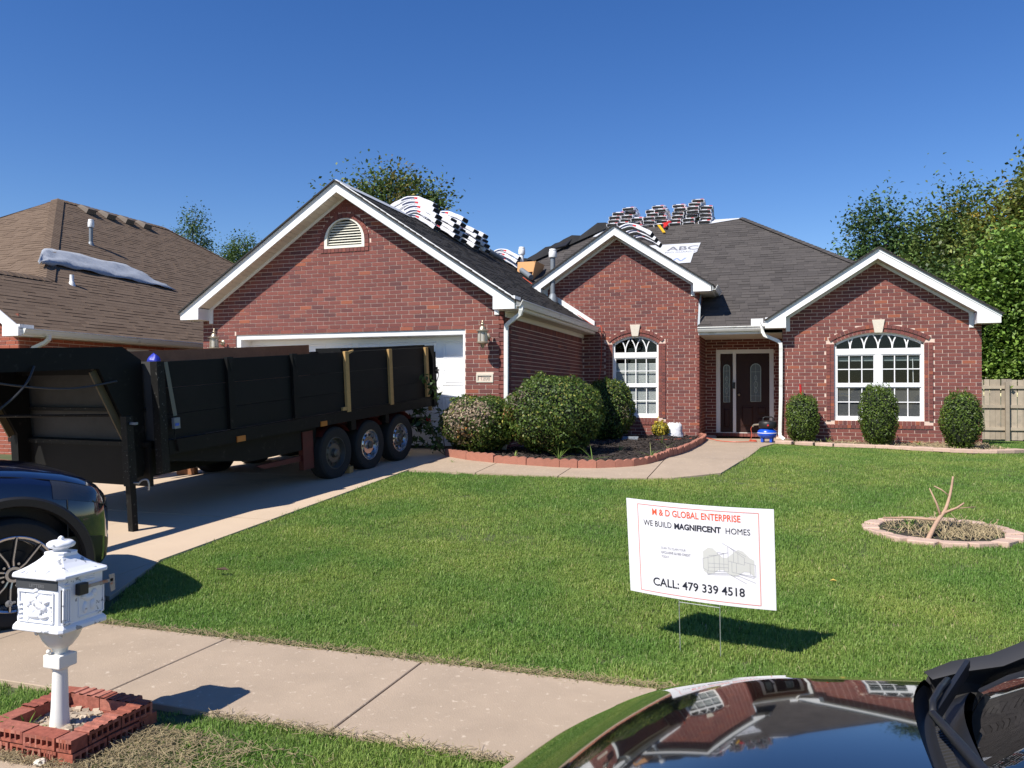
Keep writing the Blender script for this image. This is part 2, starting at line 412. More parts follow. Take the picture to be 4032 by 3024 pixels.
gy = sorted(set([-200, -60, -10, 2.5, 4, 5, 6, 8, 10, 12, 13, 15, 17, 19, 21, 23, 25, 27, 35, 45, 60, 120, 400]))
lot = MB()
xs = [-400, -60, -30, -15, -8, 0, 8, 15, 30, 60, 400]
lot.v = [(x, y, ground(y)-.03) for y in gy if y >= 2.5 for x in xs]
nyy = len([y for y in gy if y >= 2.5])
lot.f = [(j*11+i, j*11+i+1, (j+1)*11+i+1, (j+1)*11+i) for j in range(nyy-1) for i in range(10)]
tag(lot.build('lawn', M['soil']), kind='structure')
road = MB(); road.v = [(-400, -60, -.14), (400, -60, -.14), (400, 2.5, -.14), (-400, 2.5, -.14)]; road.f = [(0, 1, 2, 3)]
tag(road.build('street', M['asphalt']), kind='structure')
kb = MB()
kb.prism([(-60, 2.2, -.15), (-60, 2.48, -.13), (-60, 2.52, -.03), (-60, 2.56, -.002), (-60, 2.66, .0), (-60, 2.66, -.3), (-60, 2.2, -.3)], (120, 0, 0))
tag(kb.build('kerb', M['conc']), kind='structure')

SWY0, SWY1 = 3.33, 4.36
walk = link('sidewalk', None); tag(walk, kind='structure')
jx = [-40, -20, -9, -6.19, -4.80, -3.41, -2.02, -.63, .76, 2.15, 3.54, 4.93, 6.32, 12, 40]
for a, b_ in zip(jx[:-1], jx[1:]):
    q = MB(); q.box((a+.005, SWY0, -.05), (b_-.005, SWY1, .002+random.uniform(0, .003)))
    q.build('slab', M['conc'], walk, bevel=.004, seg=1)
q = MB(); q.box((-40, SWY0+.02, -.06), (40, SWY1-.02, -.012)); q.build('joint', M['joint'], walk)

drive = link('driveway', None); tag(drive, kind='structure')
def dslab(pts): poly_sheet('slab', pts, .004, M['conc_d'], .06, drive)
dslab([(-4.55, 4.37), (-5.0, 4.93), (-5.38, 4.99), (-8.29, 4.99), (-8.29, 4.37)])
dslab([(-8.31, 4.37), (-8.31, 4.99), (-11.0, 4.99), (-11.9, 4.37)])
for xa, xb in ((-5.39, -8.29), (-8.31, -11.1)):
    for ya, yb in ((5.01, 7.6), (7.62, 10.3), (10.32, 12.99)):
        dslab([(xa, ya), (xa, yb), (xb, yb), (xb, ya)])
    dslab([(xa, 13.01), (xa, 13.75), (xb, 13.75), (xb, 13.01)])
dslab([(-4.98, 4.95), (-5.38, 5.93), (-5.38, 5.0)])
dslab([(-12, 2.66), (-4.9, 2.66), (-4.6, 3.0), (-4.5, 3.32), (-12, 3.32)])
poly_sheet('joint', [(-5.41, 5.0), (-11.0, 5.0), (-11.0, 13), (-5.41, 13)], -.012, M['joint'], .01, drive)

path = link('walkway', None); tag(path, kind='structure')
up = [(-5.37, 12.5), (-4.75, 12.12), (-4.0, 11.88), (-3.06, 11.72), (-2.5, 11.8), (-1.95, 12.25), (-1.66, 13.6), (-1.58, 15.5), (-1.6, 18.2), (-1.78, 19.2)]
lo = [(-5.37, 11.07), (-4.48, 11.02), (-3.3, 10.98), (-2.17, 10.98), (-1.4, 11.15), (-.8, 11.68), (-.52, 13.2), (-.42, 15.0), (-.36, 16.3), (-.1, 17.7), (.02, 18.55)]
pts = lo+[(.02, 20.8), (-1.78, 20.8)]+up[::-1]
def clip_poly(pts, axis, lim, keep_less):
    out = []
    for i in range(len(pts)):
        a, b = pts[i], pts[(i+1) % len(pts)]
        ia = (a[axis] <= lim) == keep_less; ib = (b[axis] <= lim) == keep_less
        if ia: out.append(a)
        if ia != ib:
            t = (lim-a[axis])/(b[axis]-a[axis]); out.append(tuple(a[k]+(b[k]-a[k])*t for k in (0, 1)))
    return out
# slabs of the walk between its tooled joints
rest = pts
low = clip_poly(pts, 1, 12.98, True); hi = clip_poly(pts, 1, 13.0, False)
for xa, xb in ((-5.37, -4.27), (-4.255, -3.0), (-2.985, -1.75), (-1.735, .2)):
    pp = clip_poly(clip_poly(low, 0, xa, False), 0, xb, True)
    if len(pp) > 2: poly_sheet('slab', pp, .006, M['conc'], .06, path)
for ya, yb in ((13.0, 14.9), (14.915, 16.8), (16.815, 18.9), (18.915, 20.8)):
    pp = clip_poly(clip_poly(hi, 1, ya, False), 1, yb, True)
    if len(pp) > 2: poly_sheet('slab', pp, .006, M['conc'], .06, path)

# ------------------------------------------------------------------ brickwork
BH, BL = .0762, .254
BRICKS = []          # (priority, house, wall object, kind of mesh, data)
def frame_m(O, U, N):
    O, U, N = Vector(O), Vector(U), Vector(N); Y = -N
    return Matrix(((U.x, Y.x, 0, O.x), (U.y, Y.y, 0, O.y), (U.z, Y.z, 1, O.z), (0, 0, 0, 1)))

def clip_iv(ivs, holes):
    for h0, h1 in holes:
        out = []
        for a, b in ivs:
            if h1 <= a or h0 >= b: out.append((a, b)); continue
            if h0 > a: out.append((a, h0))
            if h1 < b: out.append((h1, b))
        ivs = out
    return ivs

def lay_bricks(house, wall, O, U, N, z0, z1, span, holes=lambda z: [], key='brick', show=1., soldier_top=0):
    """running bond in the wall plane; span(z) -> (u0, u1); holes(z) -> [(u0, u1)]"""
    T = frame_m(O, U, N); k = 0; z = z0
    while z < z1-.02:
        zb, zt = z+.006, min(z+BH-.006, z1); zm = (zb+zt)/2
        a0, a1 = span(zb); c0, c1 = span(zt)
        ivs = clip_iv([(min(a0, c0), max(a1, c1))], holes(zm))
        off = (k % 2)*BL*.5+(.02 if k % 4 == 1 else 0)
        for (s0, s1) in ivs:
            first = math.floor((s0-off)/BL)
            u = first*BL+off
            while u < s1:
                l, r = max(u+.006, s0+.003), min(u+BL-.006, s1-.003); u += BL
                if r-l < .03: continue
                lb, lt, rb, rt = max(l, a0), max(l, c0), min(r, a1), min(r, c1)
                if rb-lb < .012 and rt-lt < .012: continue
                rb, rt = max(rb, lb+.004), max(rt, lt+.004)
                full = abs(r-l-(BL-.012)) < 1e-3 and abs(lb-l) < 1e-4 and abs(lt-l) < 1e-4 and abs(rb-r) < 1e-4 and abs(rt-r) < 1e-4 and zt-zb > .06
                w = T @ Vector((l, 0, zm))
                BRICKS.append((w.length/show if full else 1e9, house, wall, T, (lb, rb, rt, lt, zb, zt), full, key))
        z += BH; k += 1

def brick_geo(b, T, c, depth=.007):
    lb, rb, rt, lt, zb, zt = c; d = -depth-random.uniform(0, .0015)
    p = [(lb, d, zb), (rb, d, zb), (rt, d, zt), (lt, d, zt), (lb, .002, zb), (rb, .002, zb), (rt, .002, zt), (lt, .002, zt)]
    b.add([T @ Vector(q) for q in p], [(0, 1, 2, 3), (4, 0, 3, 7), (1, 5, 6, 2), (3, 2, 6, 7), (4, 5, 1, 0)])

def wall_holes(name, O, U, N, outer, holes, depth, m, parent):
    """wall face with openings, reveals of given depth"""
    from mathutils.geometry import tessellate_polygon
    T = frame_m(O, U, N); loops = [outer]+holes
    tris = tessellate_polygon([[Vector((u, z, 0)) for u, z in l] for l in loops])
    b = MB(); flat = [q for l in loops for q in l]
    b.v = [T @ Vector((u, 0, z)) for u, z in flat]; b.f = [tuple(t) for t in tris]
    b.v = [tuple(v) for v in b.v]
    for l in loops:
        n = len(l); o = len(b.v)
        b.v += [tuple(T @ Vector((u, 0, z))) for u, z in l]+[tuple(T @ Vector((u, depth, z))) for u, z in l]
        b.f += [(o+i, o+(i+1) % n, o+n+(i+1) % n, o+n+i) for i in range(n)]
    return b.build(name, m, parent)

def arch_pts(xl, xr, zs, za, n=16):
    c = (xl+xr)/2; w = (xr-xl)/2; h = za-zs; R = (w*w+h*h)/(2*h); zc = za-R; a = math.asin(w/R)
    return [(c+R*math.sin(-a+2*a*i/n), zc+R*math.cos(-a+2*a*i/n)) for i in range(n+1)], (c, zc, R, a)

# ------------------------------------------------------------------ shingles
SHINGLES = []
def lay_shingles(house, roof, E, A, S, length, iv, key, exposure=.143, tabw=(.17, .34), show=1.):
    """rows of tabs from the eave point E; A along the eave, S up the slope; iv(s) -> (a0, a1)"""
    E, A, S = Vector(E), Vector(A).normalized(), Vector(S).normalized(); Nn = A.cross(S).normalized()
    if Nn.z < 0: Nn = -Nn
    rnd = random.Random(sum(map(ord, key)) % 1000+int(length*100)); s = -.03; 
    while s < length:
        s1 = s+exposure+.012; r = iv(min(max(s, 0), length))
        r2 = iv(min(max(s1, 0), length))
        if r and r2:
            a = r[0]-rnd.uniform(0, .2)
            while a < r[1]:
                w = rnd.uniform(*tabw); l, rr = max(a, r[0]), min(a+w-.004, r[1]); a += w
                if rr-l < .03: continue
                lt, rt = max(l, r2[0]), min(rr, r2[1])
                if rt-lt < .01: continue
                th = .007+(.007 if rnd.random() < .45 else 0)
                q = [E+A*l+S*s+Nn*.001, E+A*rr+S*s+Nn*.001, E+A*rr+S*s+Nn*th, E+A*l+S*s+Nn*th, E+A*lt+S*min(s1, length)+Nn*.0035, E+A*rt+S*min(s1, length)+Nn*.0035]
                mid = (q[2]+q[4])/2
                SHINGLES.append(((mid-Vector((0, 0, 1.6))).length/show, house, roof, q, key))
        s += exposure
SH_F = [(0, 1, 2, 3), (3, 2, 5, 4), (0, 3, 4), (1, 5, 2)]

# ------------------------------------------------------------------ the brick house
HB = (-4., 19., .53)
house = thing('brick_house', 'single storey red brick house with three white trimmed gables and charcoal roof', 'house', HB)
XG0, XG1, YG = -11.02, -4.61, 13.3
YM, XM1 = 19.2, -1.80
YR, XR0, XR1 = 18.6, .05, 3.915
ZB = .52
PITCH = 2/3.
SL = math.sqrt(1+PITCH*PITCH)

def fbox(name, a, b, m=None, parent=None, **kw):
    q = MB(); q.box(a, b); return q.build(name, m or M['white'], parent or house, **kw)

# --- garage front
DX0, DX1, DZ1 = -10.235, -5.345, 2.735
gx, gz = -7.80, 5.50
def g_span(z):
    t = max(0, (z-3.12)/PITCH); return (max(XG0, gx-3.51+t), min(XG1, gx+3.50-t)) if z > 3.05 else (XG0, XG1)
VX, VZ0, VR = -7.80, 4.33, .43         # gable vent: centre x, sill z, half width
outer = [(XG0, ZB-.3), (DX0, ZB-.3), (DX0, DZ1), (DX1, DZ1), (DX1, ZB-.3), (XG1, ZB-.3), (XG1, 3.1), (gx, 5.42), (XG0, 3.1)]
vent_hole = [(VX-VR, VZ0)]+[(VX+VR*math.cos(PI-i*PI/14), VZ0+.14+VR*.98*math.sin(PI-i*PI/14)) for i in range(15)]+[(VX+VR, VZ0)]
gwall = wall_holes('garage_wall', (0, YG, 0), (1, 0, 0), (0, -1, 0), outer, [vent_hole[::-1]], .40, M['mortar'], house)
def g_holes(z):
    h = []
    if z < DZ1+.0: h.append((DX0, DX1))
    if DZ1 < z < DZ1+.075: h.append((DX0-.0, DX1+.0))
    if VZ0-.09 < z < VZ0: h.append((VX-VR-.09, VX+VR+.09))
    if VZ0 <= z < VZ0+.14+VR+.09:
        zz = max(0, z-VZ0-.14); R = VR+.095; h.append((VX-math.sqrt(max(R*R-zz*zz, 0)), VX+math.sqrt(max(R*R-zz*zz, 0))))
    if 1.778 < z < 1.932: h.append((-5.13, -4.805))
    return h
lay_bricks(house, gwall, (0, YG, 0), (1, 0, 0), (0, -1, 0), ZB, 5.38, g_span, g_holes)
trimb = MB()
def tb(T, u0, u1, z0, z1, d=.02): brick_geo(trimb, T, (u0, u1, u1, u0, z0, z1), d)
def radial(T, c, zc, r0, r1, a0, a1, n, d=.02, gap=.006):
    for i in range(n):
        x0 = a0+(a1-a0)*i/n; x1 = a0+(a1-a0)*(i+1)/n; g0 = gap/r0/2
        pts = [(r0, x0+g0), (r0, x1-g0), (r1, x1-g0*r0/r1), (r1, x0+g0*r0/r1)]
        f = [T @ Vector((c+r*math.sin(a), -d-random.uniform(0, .002), zc+r*math.cos(a))) for r, a in pts]
        k = [T @ Vector((c+r*math.sin(a), .002, zc+r*math.cos(a))) for r, a in pts]
        trimb.add(f+k, [(0, 3, 2, 1)]+[(j, (j+1) % 4, 4+(j+1) % 4, 4+j) for j in range(4)])
TG = frame_m((0, YG, 0), (1, 0, 0), (0, -1, 0))
n = 19
for i in range(n): w = (DX1-DX0)/n; tb(TG, DX0+i*w+.005, DX0+(i+1)*w-.005, DZ1+.004, DZ1+.068, .006)
radial(TG, VX, VZ0+.14, VR+.005, VR+.09, -PI/2, PI/2, 17, .022)
for s in (-1, 1):
    for k in range(2): tb(TG, *sorted((VX+s*(VR+.006), VX+s*(VR+.09))), VZ0+.005+k*.072, VZ0+.068+k*.072, .022)
for i in range(13): w = (2*VR+.18)/13; tb(TG, VX-VR-.09+i*w+.004, VX-VR-.09+(i+1)*w-.004, VZ0-.075, VZ0-.006, .022)
for i in range(9): u = gx-.4+i*.09; zz = 5.40-abs(u+.04-gx)*PITCH-.05; tb(TG, u+.004, u+.082, 5.0+.004, max(zz, 5.03), .006) if zz > 5.03 else None

def gable_vent():
    fr = MB(); T = TG
    prof = vent_hole
    n = len(prof)
    c = Vector((VX, VZ0+.25))
    inn = [(VX+(u-VX)*.86, VZ0+.05+(z-VZ0)*.88) for u, z in prof]
    for i in range(n):
        j = (i+1) % n
        a, b, c2, d = prof[i], prof[j], inn[j], inn[i]
        fr.add([T @ Vector((a[0], -.02, a[1])), T @ Vector((b[0], -.02, b[1])), T @ Vector((c2[0], -.02, c2[1])), T @ Vector((d[0], -.02, d[1])),
                T @ Vector((a[0], .06, a[1])), T @ Vector((b[0], .06, b[1])), T @ Vector((c2[0], .06, c2[1])), T @ Vector((d[0], .06, d[1]))],
               [(0, 1, 2, 3), (0, 4, 5, 1), (3, 2, 6, 7)])
    v = fr.build('gable_vent', mat('vent_cream', (.74, .72, .62), .5), house)
    bk = MB(); bk.box((VX-VR, YG+.10, VZ0), (VX+VR, YG+.12, VZ0+.6)); bk.build('backing', M['room'], v)
    for k in range(9):
        z = VZ0+.075+k*.05; zz = max(0, z+.02-VZ0-.14); hw = .36*math.sqrt(max(0, 1-(zz/.43)**2))
        if hw < .05: continue
        q = MB(); q.obox((VX, YG+.03, z+.018), (hw, 0, 0), (0, .022, .016), (0, -.002, .003)); q.build('louver', v.data.materials[0], v)
gable_vent()

# garage side wall (faces +X) and left wall
swall = wall_holes('side_wall', (XG1, 0, 0), (0, 1, 0), (1, 0, 0), [(YG, ZB-.3), (YM, ZB-.3), (YM, 3.05), (YG, 3.05)], [], .1, M['mortar'], house)
lay_bricks(house, swall, (XG1, 0, 0), (0, 1, 0), (1, 0, 0), ZB, 2.81, lambda z: (YG+.005, YM), show=.5)
TS = frame_m((XG1, 0, 0), (0, 1, 0), (1, 0, 0))
for i in range(70): u = YG+.01+i*.084; tb(TS, u+.004, u+.079, 2.815, 3.02, .006) if u < YM-.1 else None
lw = MB(); lw.box((XG0, YG+.01, ZB-.3), (XG0+.1, 22, 3.05)); lw.build('far_wall', M['brick'], house)

# --- middle gable wall with arched window
mx, mz = -3.76, 5.58
WX0, WX1, WZ0, WZS, WZA = -3.86, -2.755, 1.0, 2.775, 2.965
ap, arcM = arch_pts(WX0, WX1, WZS, WZA)
hole = [(WX0, WZ0), (WX1, WZ0)]+ap[::-1]
outer = [(-6.3, 2.9), (XG1-.02, 2.9), (XG1-.02, ZB-.3), (XM1, ZB-.3), (XM1, 4.0), (mx, 5.48), (-5.9, 4.05), (-6.3, 4.0)]
mwall = wall_holes('entry_gable_wall', (0, YM, 0), (1, 0, 0), (0, -1, 0), outer, [hole[::-1]], .14, M['mortar'], house)
TMm = frame_m((0, YM, 0), (1, 0, 0), (0, -1, 0))
def m_span(z):
    t = max(0, (z-4.02)/PITCH); r = min(XM1, mx+2.22-t) if z > 4 else XM1
    l = XG1 if z < 3.2 else max(-5.85, -4.4-(z-3.2)*1.5) if z < 4.05 else max(-5.85, mx-2.2+t)
    return (min(l, r-.01), r)
BW = .083
def win_holes(x0, x1, z0, zs, za, arc, band=2):
    B = BW*band
    def f(z):
        if z < z0-B or z > za+B: return []
        if z < zs: return [(x0-B, x1+B)]
        c, zc, R, a = arc; RR = R+B; dz = z-zc
        hw = math.sqrt(max(RR*RR-dz*dz, 0)); return [(max(c-hw, x0-B), min(c+hw, x1+B))] if hw > 0 else []
    return f
mh = win_holes(WX0, WX1, WZ0, WZS, WZA, arcM)
lay_bricks(house, mwall, (0, YM, 0), (1, 0, 0), (0, -1, 0), ZB, 5.42, m_span, lambda z: mh(z), show=.8)

def window_trim(T, x0, x1, z0, zs, za, arc, key):
    nr = int(round((zs-z0)/BH))
    for s in (-1, 1):
        e = x0 if s < 0 else x1
        for k in range(nr+1):
            za_, zb_ = z0+k*(zs-z0)/nr+.004, z0+(k+1)*(zs-z0)/nr-.004
            if k == nr: continue
            tb(T, *sorted((e+s*.005, e+s*(BW-.003))), za_, zb_, .008)
            tb(T, *sorted((e+s*(BW+.005), e+s*(2*BW-.002))), za_, zb_, .028)
    for r, d, zz in ((0, .008, z0), (1, .028, z0)):
        L0, L1 = x0-BW*(2 if r else 0), x1+BW*(2 if r else 0); n = int(round((L1-L0)/.082))
        for i in range(n): w = (L1-L0)/n; tb(T, L0+i*w+.004, L0+(i+1)*w-.004, z0-BW*(r+1)+.004, z0-BW*r-.004, d)
    c, zc, R, a = arc
    for r, d in ((0, .008), (1, .028)):
        r0 = R+r*BW+.005; r1 = R+(r+1)*BW-.002; aa = a if r == 0 else math.asin(min(1, ((x1-x0)/2+BW*1.0)/(R+BW)))
        n = int(2*aa*r0/.082); radial(T, c, zc, r0, r1, -aa, aa, n, d)
    # keystone
    q = MB(); y = .05
    pts = [(c-.075, za-.01), (c+.075, za-.01), (c+.125, za+.27), (c-.125, za+.27)]
    q.prism([T @ Vector((u, -y, z)) for u, z in pts], T.to_3x3() @ Vector((0, y, 0))); q.build('keystone', M['stone'], house, bevel=.006)
window_trim(TMm, WX0, WX1, WZ0, WZS, WZA, arcM, 'm')

def strip(q, T, pts, w, d0, d1):
    """flat bar of width w following 2-D pts in the wall frame"""
    V2 = [Vector(p) for p in pts]; L = []; Rr = []
    for i, p in enumerate(V2):
        d = (V2[min(i+1, len(V2)-1)]-V2[max(i-1, 0)]).normalized(); nn = Vector((-d.y, d.x))*w/2
        L.append(p+nn); Rr.append(p-nn)
    n = len(V2); o = len(q.v)
    for D in (d0, d1):
        for a, b in zip(L, Rr): q.v += [tuple(T @ Vector((a.x, D, a.y))), tuple(T @ Vector((b.x, D, b.y)))]
    for i in range(n-1):
        a = o+2*i; b = o+2*n+2*i
        q.f += [(a, a+1, a+3, a+2), (b, b+2, b+3, b+1), (a, a+2, b+2, b), (a+1, b+1, b+3, a+3)]
    q.f += [(o, o+2*n, o+2*n+1, o+1), (o+2*n-2, o+2*n-1, o+4*n-1, o+4*n-2)]

def arched_window(T, x0, x1, z0, zs, za, arc, units, cols, zbar0, zbar1, zr0, zr1, blinds):
    """frame, fan-light tracery, sashes with muntins, panes, blind and the dark room behind"""
    fr = MB(); fw = .045; c, zc, R, a = arc
    strip(fr, T, [(x0+fw/2, z0), (x0+fw/2, zs)], fw, .05, .12); strip(fr, T, [(x1-fw/2, z0), (x1-fw/2, zs)], fw, .05, .12)
    strip(fr, T, [(x0+fw, z0+.035), (x1-fw, z0+.035)], .07, .045, .12)
    strip(fr, T, [(c+(R-fw/2)*math.sin(-a+2*a*i/18), zc+(R-fw/2)*math.cos(-a+2*a*i/18)) for i in range(19)], fw, .05, .12)
    strip(fr, T, [(x0+fw, (zbar0+zbar1)/2), (x1-fw, (zbar0+zbar1)/2)], zbar1-zbar0, .04, .12)
    win = fr.build('window', M['white'], house)
    W = (x1-x0-2*fw)
    # tracery
    tr = MB(); ncol = units*cols; dx = W/ncol if units == 1 else W/6
    base = [x0+fw+dx*i for i in range(1, int(round(W/dx)))]; rr = dx*(2.05 if units == 1 else 1.75)
    for bx in base:
        for s in (-1, 1):
            p = []
            for i in range(0, 13):
                t = i*PI/2/12; u = bx+s*(-rr+rr*math.cos(t)); z = zbar1+rr*math.sin(t)
                if (u-c)**2+(z-zc)**2 > (R-.02)**2 or u < x0+fw or u > x1-fw: break
                p.append((u, z))
            if len(p) > 2: strip(tr, T, p, .024, .062 + (.003 if s > 0 else 0), .078)
    tr.build('tracery', M['white'], win)['kind'] = 'stuff'
    mull = .13 if units == 2 else 0
    for ui in range(units):
        a0 = x0+fw+ui*(W+mull)/2 if units == 2 else x0+fw
        a1 = a0+(W-mull)/2 if units == 2 else x1-fw
        for (b0, b1, dd, nm) in ((zr1-.002, zbar0, .055, 'upper_sash'), (z0+.07, zr0+.002, .07, 'lower_sash')):
            q = MB(); sw = .024
            for pts in ([(a0+sw/2, b0), (a0+sw/2, b1)], [(a1-sw/2, b0), (a1-sw/2, b1)]): strip(q, T, pts, sw, dd, dd+.04)
            for zz in (b0+sw/2, b1-sw/2): strip(q, T, [(a0+sw, zz), (a1-sw, zz)], sw, dd+.001, dd+.04)
            for k in range(1, cols): u = a0+(a1-a0)*k/cols; strip(q, T, [(u, b0+sw), (u, b1-sw)], .02, dd+.008, dd+.03)
            strip(q, T, [(a0+sw, (b0+b1)/2), (a1-sw, (b0+b1)/2)], .02, dd+.010, dd+.028)
            s = q.build(nm, M['white'], win)
        q = MB(); strip(q, T, [(a0, (zr0+zr1)/2), (a1, (zr0+zr1)/2)], zr1-zr0, .048, .1); q.build('meeting_rail', M['white'], win)
        if blinds:
            q = MB(); zz = z0+.08
            while zz < zbar0-.12:
                q.obox(T @ Vector(((a0+a1)/2, .145, zz)), T.to_3x3() @ Vector(((a1-a0)/2-.01, 0, 0)), T.to_3x3() @ Vector((0, .011, .009)), Vector((0, 0, .001))); zz += .026
            q.build('blind', M['blind'], win)
        else:
            q = MB(); q.obox(T @ Vector(((a0+a1)/2, .15, zbar0-.10)), T.to_3x3() @ Vector(((a1-a0)/2-.012, 0, 0)), T.to_3x3() @ Vector((0, .02, 0)), Vector((0, 0, .04)))
            q.build('blind', mat('raised_blind', (.22, .26, .26), .6), win)
            q = MB(); q.obox(T @ Vector(((a0+a1)/2, .112, (z0+.07+zr0)/2)), T.to_3x3() @ Vector(((a1-a0)/2-.012, 0, 0)), T.to_3x3() @ Vector((0, .001, 0)), Vector((0, 0, (zr0-z0-.07)/2-.02)))
            q.build('screen', M['screen'], win)
    if units == 2:
        q = MB(); strip(q, T, [(c, z0+.07), (c, zbar0)], mull, .044, .12); q.build('mullion', M['white'], win)
        q = MB(); q.tube([T @ Vector((x1-.2, .11, zbar0-.1)), T @ Vector((x1-.19, .11, zr1+.02))], .007, 6); q.build('blind_wand', M['white'], win)
    q = MB(); pp = [(x0+.01, z0+.01), (x1-.01, z0+.01)]+[(c+(R-.01)*math.sin(-a+2*a*i/18), zc+(R-.01)*math.cos(-a+2*a*i/18)) for i in range(19)][::-1]
    q.add([T @ Vector((u, .098, z)) for u, z in pp], [tuple(range(len(pp)))]); q.build('pane', M['glass'], win)
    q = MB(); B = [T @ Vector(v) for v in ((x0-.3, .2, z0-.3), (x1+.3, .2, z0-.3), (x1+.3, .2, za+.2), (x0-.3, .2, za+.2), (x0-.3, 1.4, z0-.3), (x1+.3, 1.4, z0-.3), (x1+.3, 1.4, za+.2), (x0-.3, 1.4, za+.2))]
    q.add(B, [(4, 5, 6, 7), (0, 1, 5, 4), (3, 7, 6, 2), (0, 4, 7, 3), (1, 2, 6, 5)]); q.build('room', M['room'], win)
    return win
arched_window(TMm, WX0, WX1, WZ0, WZS, WZA, arcM, 1, 4, 2.442, 2.572, 1.735, 1.80, True)

# recess: side wall, door wall
YD = 20.8
rwall = wall_holes('recess_wall', (XM1, 0, 0), (0, 1, 0), (1, 0, 0), [(YM, ZB-.3), (YD, ZB-.3), (YD, 3.95), (YM, 3.95)], [], .05, M['mortar'], house)
lay_bricks(house, rwall, (XM1, 0, 0), (0, 1, 0), (1, 0, 0), ZB, 3.93, lambda z: (YM+.005, YD), show=.5)
FX0, FX1, FZ0, FZ1 = -1.535, -.155, .60, 2.68
dwall = wall_holes('door_wall', (0, YD, 0), (1, 0, 0), (0, -1, 0), [(XM1, ZB-.3), (FX0, ZB-.3), (FX0, FZ1), (FX1, FZ1), (FX1, ZB-.3), (XR0, ZB-.3), (XR0, 3.1), (XM1, 3.1)], [], .1, M['mortar'], house)
lay_bricks(house, dwall, (0, YD, 0), (1, 0, 0), (0, -1, 0), ZB, 3.08, lambda z: (XM1, XR0), lambda z: [(FX0, FX1)] if z < FZ1 else [], show=.5)
TD = frame_m((0, YD, 0), (1, 0, 0), (0, -1, 0))
for i in range(17): u = FX0-.02+i*.085; tb(TD, u+.004, u+.08, .505, .59, .03)
fr = MB()
for u in (FX0+.05, FX1-.05): strip(fr, TD, [(u, FZ0), (u, FZ1)], .1, -.01, .1)
strip(fr, TD, [(FX0+.1, FZ1-.05), (FX1-.1, FZ1-.05)], .1, -.01, .1)
strip(fr, TD, [(-1.09, FZ0), (-1.09, FZ1-.1)], .075, -.008, .1)
dfr = fr.build('door_frame', M['white'], house)
q = MB(); q.box((-1.15, YD-.055, 1.70), (-1.07, YD-.012, 1.86)); q.build('doorbell_box', M['trim'], dfr)
def leaf_door(name, u0, u1, panels, gl):
    q = MB(); q.obox(TD @ Vector(((u0+u1)/2, .045, (FZ0+FZ1)/2-.04)), ((u1-u0)/2, 0, 0), (0, .02, 0), (0, 0, (FZ1-FZ0)/2-.05))
    d = q.build(name, M['door'], house)
    for (a0, a1, b0, b1) in panels:
        q = MB(); T = TD
        for s0, s1, dd in ((0, .018, .012),):
            strip(q, T, [(a0, b0), (a1, b0)], .02, .014, .03); strip(q, T, [(a0, b1), (a1, b1)], .02, .014, .03)
            strip(q, T, [(a0, b0+.01), (a0, b1-.01)], .02, .0135, .03); strip(q, T, [(a1, b0+.01), (a1, b1-.01)], .02, .0135, .03)
        P = [(a0+.01, b0+.01), (a1-.01, b0+.01), (a1-.01, b1-.01), (a0+.01, b1-.01)]; I = [(a0+.045, b0+.045), (a1-.045, b0+.045), (a1-.045, b1-.045), (a0+.045, b1-.045)]
        q.add([T @ Vector((u, .024, z)) for u, z in P]+[T @ Vector((u, .010, z)) for u, z in I], [(0, 1, 5, 4), (1, 2, 6, 5), (2, 3, 7, 6), (3, 0, 4, 7), (4, 5, 6, 7)])
        q.build('panel', M['door'], d)
    (a0, a1, b0, b1) = gl; c = (a0+a1)/2; r = (a1-a0)/2
    q = MB(); pp = [(a0, b0), (a1, b0)]+[(c+r*math.cos(i*PI/12), b1-r+r*math.sin(i*PI/12)) for i in range(13)]
    q.prism([TD @ Vector((u, .012, z)) for u, z in pp], (0, .012, 0)); g_ = q.build('glass', M['door_glass'], d)
    q = MB(); strip(q, TD, pp+[pp[0]], .014, .004, .03)
    zm = (b0+b1)/2-.05
    for t, rr in ((0, .05), (.17, .035), (-.14, .04)):
        strip(q, TD, [(c+rr*.8*math.sin(i*PI/6), zm+t+rr*1.7*math.cos(i*PI/6)) for i in range(13)], .008, .006, .013)
    for zz in (b0+.14, b1-r-.08): strip(q, TD, [(a0, zz), (a1, zz)], .006, .006, .013)
    strip(q, TD, [(c, b0), (c, b1)], .005, .007, .013)
    q.build('lead', M['lead'], g_)
    return d
dd = leaf_door('front_door', -1.045, FX1-.105, [(-.62, -.30, .72, 1.27), (-.245+.0, -.20+.0, .72, .95)] if 0 else [(-.93, -.63, .76, 1.26), (-.55, -.32, .76, .98), (-.55, -.32, 1.05, 1.26)], (-.70, -.46, 1.38, 2.32))
q = MB(); q.lathe([(.028, 0), (.028, .012), (.012, .016), (.012, .04), (.028, .05), (.03, .068), (.02, .08), (.001, .082)], (0, 0, 0), 14, 'Y'); 
q.v = [(-.98-0+x, YD+.025-y, 1.55+z) for x, y, z in q.v]; q.build('knob', M['brass'], dd, smooth=True)
leaf_door('sidelight', FX0+.105, -1.13, [(-1.36, -1.20, .72, 1.2)], (-1.355, -1.205, 1.36, 2.30))
q = MB(); q.box((FX0, YD-.02, .59), (FX1, YD+.1, .605)); q.build('door_sill', M['gutter'], house)

